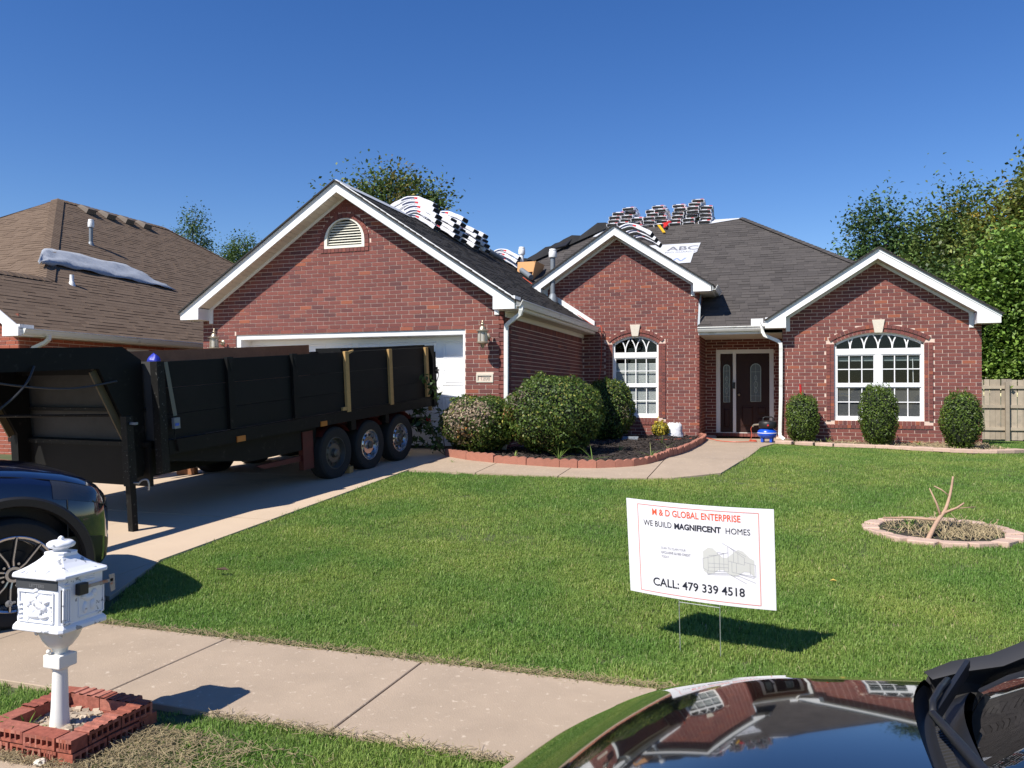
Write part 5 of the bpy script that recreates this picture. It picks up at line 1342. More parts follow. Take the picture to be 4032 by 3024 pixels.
bush('clipped_shrub', 'clipped oval shrub at the far right corner of the house', (3.23, 17.0, .535), (.335, .32, 1.05), 7000, .034, SHR, 26, cat='shrub', power=3.2, sprouts=10)
bush('yellow_shrub', 'small yellow leaved shrub in the mulch next to white bag', (-2.62, 18.55, .55), (.20, .18, .38), 900, .05, [(.55, .42, .04), (.35, .32, .05), (.25, .25, .05)], 27, cat='shrub', power=2.0, sprouts=4)
q = MB(); q.tube([(.52, 18.42, .55), (.44, 18.42, 1.3), (.41, 18.42, 1.78)], .022, 8)
tag(q.build('red_stake', M['red_tool'], None, loc=(.5, 18.42, .55)), 'red stake leaning on the wall behind the clipped shrub', 'stake')
# white bag
q = MB(); rings = []; rr = random.Random(9)
for i in range(9):
    v = i/8; rad = .20*(1-.25*v**3)*(1 if v < .95 else .75); rings.append([(-2.33+rad*(1+.10*math.sin(a*2.3+i))*math.cos(a*PI/9), 18.7+rad*.75*(1+.10*math.sin(a*1.7+i*1.3))*math.sin(a*PI/9), .56+.33*v+.03*math.sin(a*2+i)*v) for a in range(18)])
q.loft(rings); tag(q.build('white_bag', M['bag'], None, smooth=True, loc=(-2.33, 18.7, .55)), 'full white plastic bag slumped against the wall beside the yellow shrub', 'bag')
q = MB(); q.obox((-3.02, 16.9, .62), (.16, .03, .0), (0, .05, .03), (0, 0, .02)); tag(q.build('grey_scrap', M['galv'], None, loc=(-3.02, 16.9, .58)), 'small pale scrap lying on the shaded mulch', 'scrap')
# weed sapling leaning out over the drive
def sapling():
    t = thing('weed_sapling', 'leaning leafy weed sapling between the driveway and the boxwood', 'plant', (-5.42, 12.62, ground(12.6)))
    q = MB(); rng = np.random.default_rng(8); P, Nn = [], []
    for tips in (((-5.7, 12.5, .95), (-6.15, 12.3, 1.05)), ((-5.75, 12.6, 1.15), (-5.95, 12.5, 1.3)), ((-5.6, 12.6, 1.5), (-5.75, 12.5, 1.85)), ((-5.8, 12.5, .75), (-6.3, 12.3, .78)), ((-5.6, 12.5, .9), (-5.75, 12.4, 1.1))):
        pp = smooth_path([Vector((-5.42, 12.62, ground(12.6)))]+[Vector(p) for p in tips], 6); q.tube(pp, .008, 5)
        for p in pp[3:]:
            for _ in range(5): P.append(np.array(p)+rng.normal(size=3)*.045); Nn.append(rng.normal(size=3)+np.array((0, -.3, .8)))
    q.build('stem', M['bark'], t)
    P = np.array(P); link('leaves', leaf_mesh('leaves', P, np.array(Nn), .12, np.tile((.045, .085, .02), (len(P), 1))*(1+rng.normal(size=(len(P), 1))*.2), rng, .45, .4), t)
sapling()
# weeds in the bed
def weed(x, y, n, L, label, seed, z=None):
    rng = random.Random(seed); q = MB(); z = ground(y)+.05 if z is None else z
    for _ in range(n):
        a = rng.uniform(0, 2*PI); e = rng.uniform(.2, 1.2); l = L*rng.uniform(.5, 1.1); w = .006
        p = [Vector((x, y, z))]+[Vector((x+math.cos(a)*l*t*math.sin(e)*(1+t*.5), y+math.sin(a)*l*t*math.sin(e)*(1+.5*t), z+l*t*math.cos(e)-l*.35*t*t*math.sin(e))) for t in (.33, .66, 1)]
        s = Vector((-math.sin(a), math.cos(a), 0))*w
        q.add([p[0]-s, p[0]+s, p[1]+s, p[1]-s, p[2]+s*.8, p[2]-s*.8, p[3]], [(0, 1, 2, 3), (3, 2, 4, 5), (5, 4, 6)])
    tag(q.build('weed_tuft', M['grass'], None, loc=(x, y, z)), label, 'weed', 'weeds in the beds')
weed(-3.3, 12.15, 16, .32, 'long bladed weed tuft just behind the edging in front of the largest boxwood', 1)
weed(-2.75, 12.1, 14, .38, 'spreading grassy weed on the mulch right of the largest boxwood', 2)
weed(-1.95, 12.75, 10, .26, 'grassy weed poking over the curved edging at its front bend', 3)
weed(-4.05, 12.2, 8, .2, 'small weed against the edging between the two front boxwoods', 4)
weed(-1.95, 14.6, 8, .22, 'small weed in the open right half of the mulch', 5)
weed(-2.2, 15.8, 7, .22, 'low weed in the mulch toward the entry wall', 6)
weed(-2.6, 13.6, 9, .2, 'middle weed on the bare mulch behind the grassy one', 7)
weed(-5.0, 11.9, 5, .1, 'tiny sprout in front of the long edging blocks', 8, ground(11.9))

# ------------------------------------------------------------------ pavers along the wing, ring of stones in the lawn
pv = [(.10, 17.62), (.50, 17.36), (.86, 17.12), (1.22, 16.94), (1.56, 16.82), (1.88, 16.70), (2.20, 16.52), (2.50, 16.34), (2.80, 16.14), (3.08, 15.98), (3.36, 15.92), (3.66, 16.05), (3.95, 16.3)]
def paver_mesh(name, pts, th, m, seed=0):
    rr = random.Random(seed); q = MB(); q.prism([(x+rr.uniform(-.012, .012), y+rr.uniform(-.012, .012), 0) for x, y in pts], (0, 0, th)); me = q.mesh(name, m)
    bm = bmesh.new(); bm.from_mesh(me); bmesh.ops.recalc_face_normals(bm, faces=bm.faces); bmesh.ops.bevel(bm, geom=list(bm.edges), offset=.008, segments=1, affect='EDGES'); bm.to_mesh(me); bm.free(); return me
trap = [(-.20, -.10), (.20, -.10), (.13, .10), (-.13, .10)]
for i, (x, y) in enumerate(pv):
    j = min(i+1, len(pv)-1); k = max(i-1, 0); a = math.atan2(pv[j][1]-pv[k][1], pv[j][0]-pv[k][0])
    o = link('border_paver', paver_mesh('border_paver', trap, .07, M['paver'], i), None, Matrix.Translation((x, y, ground(y)-.005)) @ Matrix.Rotation(a, 4, 'Z') @ Matrix.Rotation(random.uniform(-.04, .04), 4, 'X'))
    tag(o, f'pink wedge shaped paver, {ordn(i)} from the porch in the border of the wing', 'paver', 'pavers bordering the wing bed')
wb = [(.0, 17.8)]+[(x, y+.06) for x, y in pv]+[(3.95, 18.59), (.06, 18.59)]
o = poly_sheet('bed_soil', wb, .012, mat('dry_bed_soil', (.13, .095, .055), .95, var=.3, vscale=14, bump=.6, bscale=50)); o['kind'] = 'structure'
q = MB(); rm = random.Random(5)
for _ in range(1500):
    x, y = rm.uniform(0, 4), rm.uniform(15.9, 18.6)
    if not inside(wb, x, y): continue
    a = rm.uniform(0, PI); L = rm.uniform(.02, .06); e = rm.uniform(-.3, .9)
    q.obox((x, y, ground(y)+.02+rm.uniform(0, .03)), (L*math.cos(a), L*math.sin(a), L*e), (-.004*math.sin(a), .004*math.cos(a), 0), (0, 0, .003))
tag(q.build('dry_leaves', M['dry']), kind='stuff')
for (x, y, n, lab) in ((.95, 18.2, 14, 'grass tuft between the first and middle clipped shrubs'), (2.6, 17.6, 16, 'grass tuft between the middle and far clipped shrubs'), (3.75, 17.2, 12, 'grass tuft by the house corner past the last shrub')):
    weed(x, y, n, .16, lab, n, ground(y)+.02)
RC = (1.47, 8.72)
def gr_(y): return ground(y)
for i in range(15):
    a = i*2*PI/15+.15; rx_, ry_ = .62, .50; x, y = RC[0]+rx_*math.cos(a), RC[1]+ry_*math.sin(a)
    at = ['east side', 'east side toward the house', 'house side right of the branch', 'house side behind the branch', 'house side left of the branch', 'house side further left', 'west side toward the house', 'west side', 'west side toward the street', 'street side far left', 'street side left of the branch foot', 'street side at the branch foot', 'street side right of the branch foot', 'street side far right', 'east side toward the street'][i]
    o = link('ring_stone', paver_mesh('ring_stone', [(-.15, -.075), (.15, -.075), (.11, .075), (-.11, .075)], .06, M['paver'], 40+i), None, Matrix.Translation((x, y, ground(y)-.042)) @ Matrix.Rotation(a-PI/2+random.uniform(-.12, .12), 4, 'Z') @ Matrix.Rotation(random.uniform(-.07, .07), 4, 'X'))
    tag(o, f'pink stone of the lawn ring on its {at}', 'ring stone', 'stones ringing the cut sapling')
o = poly_sheet('ring_soil', [(RC[0]+.60*math.cos(i*PI/10), RC[1]+.48*math.sin(i*PI/10)) for i in range(20)], .01, mat('ring_mulch', (.035, .028, .02), .95, var=.3, vscale=25, bump=.8, bscale=60)); o['kind'] = 'structure'
q = MB(); rm = random.Random(6)
for _ in range(900):
    a = rm.uniform(0, 2*PI); r = rm.random()**.5; x, y = RC[0]+.52*r*math.cos(a), RC[1]+.40*r*math.sin(a); b_ = rm.uniform(0, PI); L = rm.uniform(.015, .05); e = rm.uniform(-.2, 1.4)
    if x < RC[0]-.05 and rm.random() < .6: continue
    q.obox((x, y, ground(y)+.02+L*abs(e)*.6), (L*math.cos(b_), L*math.sin(b_), L*e), (-.003*math.sin(b_), .003*math.cos(b_), 0), (0, 0, .002))
tag(q.build('dry_grass', M['dry']), kind='stuff')
weed(RC[0]-.26, RC[1]+.0, 40, .18, 'dense green weed clump inside the left half of the stone ring', 31, ground(8.7)); weed(RC[0]-.1, RC[1]-.1, 26, .12, 'shorter green weed clump left of the cut branch foot', 32, ground(8.6))
q = MB(); b0 = Vector((1.30, 8.32, ground(8.3)))
main = smooth_path([b0, Vector((1.40, 8.50, .36)), Vector((1.50, 8.62, .48)), Vector((1.56, 8.70, .64)), Vector((1.585, 8.72, .79))], 4); n = len(main)
q.tube(main, .03, 8, rads=[.024-.015*i/(n-1) for i in range(n)])
q.tube([main[n//2-2], Vector((1.42, 8.60, .54)), Vector((1.36, 8.60, .68))], .01, 5, rads=[.014, .01, .005]); q.tube([main[n*2//3], Vector((1.48, 8.68, .66)), Vector((1.42, 8.72, .69))], .006, 5)
q.tube([main[n//2-1], Vector((1.60, 8.62, .50)), Vector((1.66, 8.62, .55))], .01, 5, rads=[.014, .012, .008]); q.tube([Vector((1.55, 8.66, .48)), Vector((1.78, 8.75, .50))], .005, 5)
q.tube([main[n//3], Vector((1.2, 8.72, .37)), Vector((.98, 8.85, .34))], .012, 5, rads=[.015, .012, .009])
tag(q.build('cut_sapling', M['twig'], None, smooth=True, loc=tuple(b0)), 'bare cut sapling branch sticking up from the stone ring', 'branch')

# ------------------------------------------------------------------ air compressor by the door
ca = thing('air_compressor', 'blue pancake air compressor with black motor cover beside the front door', 'air compressor', (-.24, 17.95, ground(17.95)))
cx, cy, cz = -.27, 17.95, .55
q = MB(); q.lathe([(.001, .07), (.10, .07), (.19, .12), (.205, .18), (.19, .24), (.12, .29), (.001, .30)], (cx, cy, cz), 24); q.build('tank', M['comp_b'], ca, smooth=True)
q = MB(); q.lathe([(.2045, .185), (.2065, .187), (.2065, .197), (.2045, .199)], (cx, cy, cz), 24); q.build('decal', M['wrap'], ca, smooth=True)
q = MB(); q.lathe([(.001, .29), (.165, .29), (.19, .32), (.19, .40), (.175, .43), (.10, .455), (.001, .455)], (cx+.01, cy, cz), 20); q.build('motor_cover', M['trim'], ca, smooth=.7)
q = MB(); q.tube([(cx-.08, cy, cz+.44), (cx-.08, cy, cz+.51), (cx-.05, cy, cz+.53), (cx+.09, cy, cz+.53), (cx+.12, cy, cz+.51), (cx+.12, cy, cz+.44)], .014, 6); q.build('handle', M['trim'], ca)
for a in (0.6, 2.2, 3.8, 5.3):
    q = MB(); q.box((cx+.13*math.cos(a)-.025, cy+.13*math.sin(a)-.025, cz), (cx+.13*math.cos(a)+.025, cy+.13*math.sin(a)+.025, cz+.10)); q.build('foot', M['comp_b'], ca)
q = MB(); q.tube([(cx-.17, cy-.05, cz+.37), (cx-.27, cy-.05, cz+.36), (cx-.30, cy-.05, cz+.32)], .018, 6); q.build('coupling', M['brass'], ca)
q = MB(); q.lathe([(.001, 0), (.02, 0), (.02, -.03), (.001, -.03)], (cx+.02, cy-.185, cz+.36), 10, 'Y'); q.build('switch', M['red_tool'], ca)

# ------------------------------------------------------------------ dump trailer
def frame(o, x, y, z): return Matrix(((x.x, y.x, z.x, o[0]), (x.y, y.y, z.y, o[1]), (x.z, y.z, z.z, o[2]), (0, 0, 0, 1)))
yw, pt_ = math.radians(5.771), math.radians(4.4775)
td = Vector((math.sin(yw)*math.cos(pt_), math.cos(yw)*math.cos(pt_), math.sin(pt_))); tn = td.cross(Vector((0, 0, 1))).normalized(); tu = tn.cross(td)
TT = frame((-6.0, 11.2, .43), tn, td, tu)
tl = thing('dump_trailer', 'long black gooseneck dump trailer with wood stakes parked on the driveway', 'trailer', T=TT)
def tp(name, q, m, par=None, **kw): return q.build(name, m, par or tl, TT, **kw)
def tbx(name, a, b, m, par=None, **kw): q = MB(); q.box(a, b); return tp(name, q, m, par, **kw)
W_ = -2.44; YF, YB = -4.08, 1.78
for k, (z0_, z1_) in enumerate(((.965, 1.235), (1.24, 1.53), (1.535, 1.825))):
    for s, (a, b) in enumerate(((-.035, -.0), (W_, W_+.035))):
        tbx('side_board', (a+(.0 if k != 1 else -.003), YF+.02, z0_), (b-(0 if k != 1 else .002), YB, z1_-(.02 if s and k == 2 else 0)), M['blk_panel'])
tbx('side_liner', (W_+.036, YF+.05, 1.0), (W_+.06, 1.5, 1.935), M['wood_red'])
tbx('tarp_bar', (-.11, -.70, 1.835), (-.06, YB-.05, 1.875), M['blk'])
tbx('headboard', (W_+.04, YF, .96), (-.04, YF+.04, 1.83), mat('grey_headboard', (.045, .044, .042), .7, var=.35, vscale=3)); tbx('headboard_rib', (W_+.1, YF-.05, 1.28), (-.2, YF-.002, 1.32), M['blk_worn'])  # headboard is a mottled grey, lighter than the black side boards
tbx('corner_post', (-.07, YF-.03, .60), (.03, YF+.07, 1.83), M['blk_worn']); tbx('corner_post', (W_-.03, YF-.03, .60), (W_+.07, YF+.07, 1.83), M['blk_worn'])
for y in (-3.04, -1.86): tbx('steel_stake', (.002, y-.05, .97), (.05, y+.05, 1.84), M['blk']); 
for y in (-3.04, -1.86):
    q = MB(); q.prism([(.052, y-.05, 1.84), (.052, y+.03, 1.84), (.052, y+.01, 1.66)], (.003, 0, 0)); tp('stake_chamfer', q, M['blk_worn'])
for i, y in enumerate((-.69, .475, 1.625)):
    q = MB(); q.box((.003, y-.045, .94 if i < 2 else .97), (.048, y+.045, 1.835)); tp('wood_stake', q, M['wood'], bevel=.004)
tbx('wood_block', (.003, -.83, .97), (.04, -.74, 1.02), M['wood']); 
q = MB(); q.prism([(.003, -.64, 1.83), (.003, -.50, 1.85), (.003, -.50, 1.83), (.003, -.62, 1.79)], (.03, 0, 0)); tp('wood_block', q, M['wood'])
tbx('rub_rail', (-.06, YF+.07, .80), (.035, YB, .958), M['blk']); tbx('rub_rail', (W_-.035, YF+.07, .80), (W_+.06, YB, .958), M['blk'])
tbx('deck', (W_+.04, YF+.02, .86), (-.062, YB, .955), M['blk'])
tbx('front_skirt', (W_, YF-.06, .46), (-.13, YF-.02, .955), M['blk_panel']); tbx('front_skirt_lip', (W_, YF-.09, .90), (-.13, YF-.062, .95), M['blk_worn'])
for s, x in ((1, -.75), (-1, W_+.75)):
    tbx('main_beam', (x-.07, YF, .46), (x+.07, YB, .859), M['blk'])
q = MB(); q.prism([(-.12, -4.0, .80), (-.12, -1.3, .80), (-.12, -1.3, .50), (-.12, -2.6, .50), (-.12, -4.0, .72)], (.02, 0, 0)); tp('side_skirt', q, M['blk'])
tbx('side_frame', (-.16, -2.15, .50), (-.12, -1.28, .745), M['red_steel']); q = MB(); q.prism([(-.16, -2.5, .42), (-.16, -1.35, .42), (-.16, -1.35, .34), (-.16, -2.35, .36)], (.04, 0, 0)); tp('side_frame', q, M['red_steel'])
tbx('side_frame', (-.16, -1.62, .22), (-.08, -1.40, .75), M['red_steel'])
tbx('wheel_frame', (-.34, -1.3, .56), (-.27, 1.35, .798), M['red_steel'])
for y in (-2.92, -1.30): tbx('marker_light', (.036, y-.07, .80), (.05, y+.07, .87), M['orange'])
tbx('hanger', (-.05, -.62, .66), (.02, -.5, .80), M['blk']); tbx('hanger', (-.05, .30, .66), (.02, .40, .80), M['blk'])
# wheels
R_T = .385
tyre_q = MB(); tyre_q.lathe([(.24, -.11), (.30, -.125), (.355, -.12), (.378, -.10), (.385, -.06), (.385, .06), (.378, .10), (.355, .12), (.30, .125), (.235, .11), (.225, .06), (.225, -.06), (.24, -.11)], (0, 0, 0), 40, 'X')
tyre_m = tyre_q.mesh('tyre', M['tyre']); shade(tyre_m, .6)
rq = MB(); rq.lathe([(.232, -.08), (.238, .105), (.222, .108), (.212, .07), (.20, .04), (.165, .05), (.135, .075), (.07, .075), (.065, .095), (.001, .095)], (0, 0, 0), 40, 'X')
rim_m = rq.mesh('rim', M['chrome']); shade(rim_m, .6); rq2 = MB(); rq2.v, rq2.f = rq.v, rq.f; rim_d = rq2.mesh('rim', M['rim_dark']); shade(rim_d, .6)
hq = MB(); 
for k in range(10): a = k*PI/5; hq.lathe([(.001, .066), (.019, .066), (.019, .0745), (.001, .075)], (0, .155*math.cos(a), .155*math.sin(a)), 8, 'X')
hq2 = MB(); hq2.lathe([(.06, .08), (.058, .12), (.05, .125), (.03, .135), (.001, .137)], (0, 0, 0), 16, 'X')
hole_m = hq.mesh('rim_hole', M['trim']); hub_m = hq2.mesh('hub', M['rim_dark'])
for side in (1, -1):
    for k, y in enumerate((-.985, -.115, .755)):
        dz = (.385-.36)
        Tw = TT @ Matrix.Translation((-.115 if side > 0 else W_+.115, y, .372)) @ (Matrix.Rotation(PI, 4, 'Z') if side < 0 else I4)
        w = link('wheel', tyre_m, tl, Tw)
        r = link('rim', rim_d if k == 0 else rim_m, w, Tw); link('rim_hole', hole_m, w, Tw); link('hub', hub_m, w, Tw)
        q = MB(); q.loft([[(x, y+(.43)*math.cos(a), .372+.43*math.sin(a)) for x in ((-.25, .01) if side > 0 else (W_-.01, W_+.25))] for a in [PI*(.22+.56*i/14) for i in range(15)]], False, False); tp('fender', q, M['red_steel'])
for y in (-.985, -.115, .755): q = MB(); q.tube([(-.2, y, .372), (W_+.2, y, .372)], .05, 8); tp('axle', q, M['blk'])
# tail gate and rear
tbx('tail_gate', (W_-.02, YB+.01, .78), (.06, YB+.07, 1.86), M['blk']); tbx('gate_post', (.0, YB+.072, .80), (.065, YB+.11, 1.75), M['blk'])
q = MB(); q.bar((.07, YB+.06, 1.42), (.07, YB+.19, 1.42), .025, .025); q.bar((.07, YB+.12, 1.36), (.07, YB+.12, 1.48), .03, .03); q.tube([(.07, YB+.17, 1.40), (.08, YB+.16, 1.32), (.07, YB+.10, 1.22)], .007, 5); tp('gate_latch', q, M['trim'])
tbx('rear_bumper', (W_+.3, YB-.28, .48), (-.3, YB-.15, .62), M['blk']); tbx('bumper_arm', (-.34, YB-.3, .50), (-.04, YB-.12, .62), M['blk']); tbx('tail_light', (-.06, YB-.118, .53), (.02, YB-.07, .61), M['red_lens']); tbx('stake_foot', (-.04, YB-.04, .72), (.02, YB+.0, .80), M['wood'])
q = MB(); q.prism([(-.1, YB-.3, .50), (-.1, YB-.14, .50), (-.1, YB-.22, .36)], (-.05, 0, 0)); tp('bumper_bracket', q, M['blk'])
# goose neck
for x0 in (-.32, -2.2):
    q = MB(); q.prism([(x0, -7.4, 2.05), (x0, -4.34, 2.0), (x0, -4.11, 1.85), (x0, -4.115, .73), (x0, -4.17, .58), (x0, -4.30, .57), (x0, -4.29, 1.02), (x0, -4.64, 1.78), (x0, -7.4, 1.83)], (.12, 0, 0)); nk = tp('neck_side', q, M['blk'])
    q = MB(); a, b = Vector((x0+.06, -4.298, 1.01)), Vector((x0+.06, -4.648, 1.772)); q.bar(a, b, .13, .02, (1, 0, 0)); tp('neck_flange', q, mat('dull_brass_edge', (.085, .062, .028), .6), nk)
tbx('neck_cross', (-2.08, -6.7, 1.84), (-.32, -6.5, 1.98), M['blk']); tbx('neck_cross', (-2.08, -4.25, 1.70), (-.32, -4.15, 1.95), M['blk']); tbx('neck_top', (-2.08, -5.6, 1.97), (-.32, -4.36, 1.99), M['blk'])
tbx('coupler_beam', (-1.32, -7.9, 1.82), (-1.08, -6.5, 2.02), M['blk']); tbx('coupler', (-1.28, -7.85, 1.25), (-1.12, -7.70, 1.82), M['blk'])
q = MB(); q.tube([(-2.0, -5.0, 1.30), (-.33, -4.4, 1.27)], .016, 6); tp('cross_rod', q, M['blk_worn'])
# jack leg
tbx('jack_tube', (-.118, -4.488, .90), (-.032, -4.402, 1.27), M['blk_worn']); 
q = MB(); q.box((-.122, -4.492, .53), (-.028, -4.398, .902)); tp('jack_sleeve', q, M['blk_worn'])
tbx('jack_inner', (-.11, -4.48, .03), (-.04, -4.41, .531), M['blk'])
for z in (.12, .21, .33): q = MB(); q.lathe([(.001, 0), (.011, 0), (.011, .004), (.001, .005)], (-.041, -4.445, z), 8, 'X'); tp('jack_hole', q, M['trim'])
tbx('jack_foot', (-.24, -4.61, .012), (.09, -4.28, .03), M['blk_worn'])
q = MB(); q.tube([(-.04, -4.44, .56), (.04, -4.44, .56)], .012, 6); q.tube(smooth_path([Vector((.03, -4.44, .55)), Vector((.07, -4.42, .59)), Vector((.11, -4.39, .59)), Vector((.12, -4.38, .53)), Vector((.11, -4.38, .48))], 4), .009, 6); tp('jack_pin', q, M['wire'])
tbx('jack_top_bolt', (-.031, -4.45, 1.18), (.06, -4.42, 1.205), M['galv'])
q = MB(); q.tube(smooth_path([Vector((-.18, -4.45, 1.64)), Vector((-.17, -5.0, 1.60)), Vector((-.18, -5.6, 1.68)), Vector((-.2, -6.2, 1.83))], 6), .011, 6); q.tube(smooth_path([Vector((-.18, -5.35, 1.84)), Vector((-.1, -5.5, 1.68)), Vector((-.05, -5.75, 1.50)), Vector((-.1, -6.2, 1.2))], 6), .011, 6); tp('air_cable', q, M['cable'])
# ratchet strap at the front corner
q = MB(); q.bar((.02, -3.98, 1.82), (.055, -3.92, 1.22), .05, .006, (1, 0, 0)); st = tp('strap', q, mat('grey_webbing', (.16, .155, .12), .8)); 
q = MB(); q.box((.04, -3.96, 1.08), (.08, -3.88, 1.20)); tp('ratchet', q, M['galv'], st); q = MB(); q.box((.05, -3.95, 1.11), (.085, -3.9, 1.14)); tp('ratchet_handle', q, M['comp_b'], st); q = MB(); q.bar((.06, -3.93, 1.08), (.05, -3.95, .95), .02, .01); q.bar((.05, -3.93, .95), (.045, -3.9, .82), .04, .004); tp('strap_tail', q, M['blk_worn'], st)
# blue tarp bundle on the front edge
q = MB(); rings = []; rr = random.Random(2)
for i in range(9):
    v = i/8; r0 = .055*math.sin(PI*(.08+.9*v)); rings.append([TT @ Vector((-.21+r0*1.5*(1+.15*math.sin(a*2+i))*math.cos(a*PI/7), -3.93+r0*(1+.15*math.sin(a*3+i))*math.sin(a*PI/7), 1.76+.15*v+.012*math.sin(a+i))) for a in range(14)])
q.loft(rings); l_ = TT @ Vector((-.42, -3.85, 1.8)); tag(q.build('blue_tarp', M['blue_tarp'], None, smooth=True, loc=tuple(l_)), 'crumpled bright blue tarp bundled at the front of the trailer box', 'tarp')
# chocks
for (x, y, a, lab) in ((-6.27, 10.62, .12, 'yellow lumber block between the front and middle trailer wheels'), (-8.62, 10.02, .3, 'brown lumber block in front of the far trailer wheel')):
    q = MB(); q.box((-.11, -.07, 0), (.16, .07, .10)); o = link('wheel_chock', q.mesh('wheel_chock', M['wood'] if x > -7 else M['wood_red']), None, Matrix.Translation((x, y, ground(y)+.006)) @ Matrix.Rotation(a, 4, 'Z')); tag(o, lab, 'wheel chock')
# pallet behind
pz = ground(9.7)+.006; pl_ = thing('wood_pallet', 'new yellow wooden pallet lying behind the trailer neck', 'pallet', (-9.7, 9.85, pz))
for k in range(3): q = MB(); q.box((-10.3, 9.45+k*.4, pz+.02), (-9.0, 9.49+k*.4, pz+.11)); q.build('stringer', M['wood'], pl_)
for k in range(9): q = MB(); q.box((-10.3+k*.148, 9.42, pz+.112), (-10.3+k*.148+.095, 10.3, pz+.13)); q.build('slat', M['wood'], pl_)
for k in range(4): q = MB(); q.box((-10.3+k*.4, 9.42, pz), (-10.3+k*.4+.095, 10.3, pz+.019)); q.build('slat', M['wood'], pl_)

# ------------------------------------------------------------------ person behind the trailer (only the sneakers show)
def skin_chain(name, verts, edges, rad, m, par, T, sub=1):
    me = bpy.data.meshes.new(name); me.from_pydata(verts, edges, []); me.materials.append(m)
    o = bpy.data.objects.new(name, me); COL.objects.link(o)
    sk = o.modifiers.new('skin', 'SKIN'); 
    if not me.skin_vertices: me.attributes.new
    me.update()
    return o
pz = ground(9.1)+.006
ps = thing('person', 'person in dark trousers and black and white sneakers standing behind trailer', 'person', (-9.25, 9.15, pz))
def limb(q, pts, rads, n=12): q.tube([Vector(p) for p in pts], .1, n, rads=rads)
PX, PY = -9.12, 9.25
def body():
    q = MB(); a = (0, 0, 1)
    ring = lambda z, rx, ry, dx=0, dy=0: [(PX+dx+rx*math.cos(t*PI/8), PY+dy+ry*math.sin(t*PI/8), pz+z) for t in range(16)]
    q.loft([ring(.93, .12, .10), ring(1.0, .17, .12), ring(1.12, .155, .105), ring(1.3, .185, .115), ring(1.42, .2, .11), ring(1.47, .13, .085), ring(1.5, .06, .06), ring(1.56, .055, .06), ring(1.60, .075, .09, 0, -.01), ring(1.66, .08, .10, 0, -.01), ring(1.72, .078, .098), ring(1.77, .055, .07), ring(1.79, .01, .01)])
    for s in (-1, 1): limb(q, [(PX+s*.19, PY, pz+1.40), (PX+s*.24, PY, pz+1.25), (PX+s*.26, PY-.02, pz+1.12), (PX+s*.25, PY-.12, pz+.95), (PX+s*.24, PY-.18, pz+.86), (PX+s*.235, PY-.22, pz+.79)], [.06, .05, .043, .034, .036, .012], 10)
    return q.build('body', M['skin'], ps, smooth=True)
body()
def trousers():
    q = MB(); ring = lambda z, rx, ry: [(PX+rx*math.cos(t*PI/8), PY+ry*math.sin(t*PI/8), pz+z) for t in range(16)]
    q.loft([ring(.84, .165, .125), ring(.92, .18, .135), ring(1.03, .178, .13)])
    limb(q, [(PX-.09, PY, pz+.9), (PX-.11, PY-.05, pz+.5), (PX-.13, PY-.02, pz+.11)], [.10, .075, .075]); limb(q, [(PX+.09, PY, pz+.9), (PX+.12, PY+.02, pz+.5), (PX+.16, PY+.06, pz+.10)], [.10, .075, .07])
    q.build('trousers', M['cloth'], ps, smooth=True)
    q = MB(); ring = lambda z, rx, ry: [(PX+rx*math.cos(t*PI/8), PY+ry*math.sin(t*PI/8), pz+z) for t in range(16)]
    q.loft([ring(.98, .19, .14), ring(1.2, .185, .13), ring(1.42, .215, .125), ring(1.475, .12, .09)])
    for s in (-1, 1): limb(q, [(PX+s*.17, PY, pz+1.41), (PX+s*.24, PY, pz+1.27), (PX+s*.26, PY-.01, pz+1.16)], [.075, .065, .06])
    q.build('shirt', M['shirt'], ps, smooth=True)
    q = MB(); q.lathe([(.09, 1.66), (.092, 1.72), (.075, 1.79), (.001, 1.81)], (PX, PY+.012, pz), 14); q.build('hair', M['hair'], ps, smooth=True)
trousers()
for (x, y, a) in ((PX-.145, PY-.03, -.35), (PX+.16, PY+.05, -.15)):
    T = Matrix.Translation((x, y, pz)) @ Matrix.Rotation(PI+a-.9, 4, 'Z')
    sole = [(-.08, -.04), (-.03, -.045), (.06, -.043), (.14, -.048), (.195, -.035), (.21, 0), (.195, .035), (.14, .048), (.06, .043), (-.03, .045), (-.08, .04), (-.095, 0)]
    q = MB(); q.prism([(u, v, .0) for u, v in sole], (0, 0, .028)); s_ = q.build('sneaker', M['shoe_w'], ps, T, bevel=.006)
    q = MB(); q.loft([[(u*.97, v*.95, .028) for u, v in sole], [(u*.95-.003, v*.9, .055) for u, v in sole], [((u if u < .09 else .09+(u-.09)*.55)*.9-.005, v*.72, .085) for u, v in sole], [((u if u < .04 else .04+(u-.04)*.12)*.85-.012, v*.8, .125) for u, v in sole]])
    q.build('upper', M['cloth'], s_, T, smooth=.8); q = MB(); q.loft([[(.125+u*.38, v*.92, .05-.012*abs(u)*8) for u, v in sole], [(.13+u*.32, v*.7, .068) for u, v in sole]]); q.build('toe_cap', M['shoe_w'], s_, T, smooth=.8)
    q = MB(); q.bar((.02, -.02, .10), (.10, -.012, .077), .012, .01); q.bar((.02, .02, .10), (.10, .012, .077), .012, .01); q.build('laces', M['shoe_w'], s_, T)

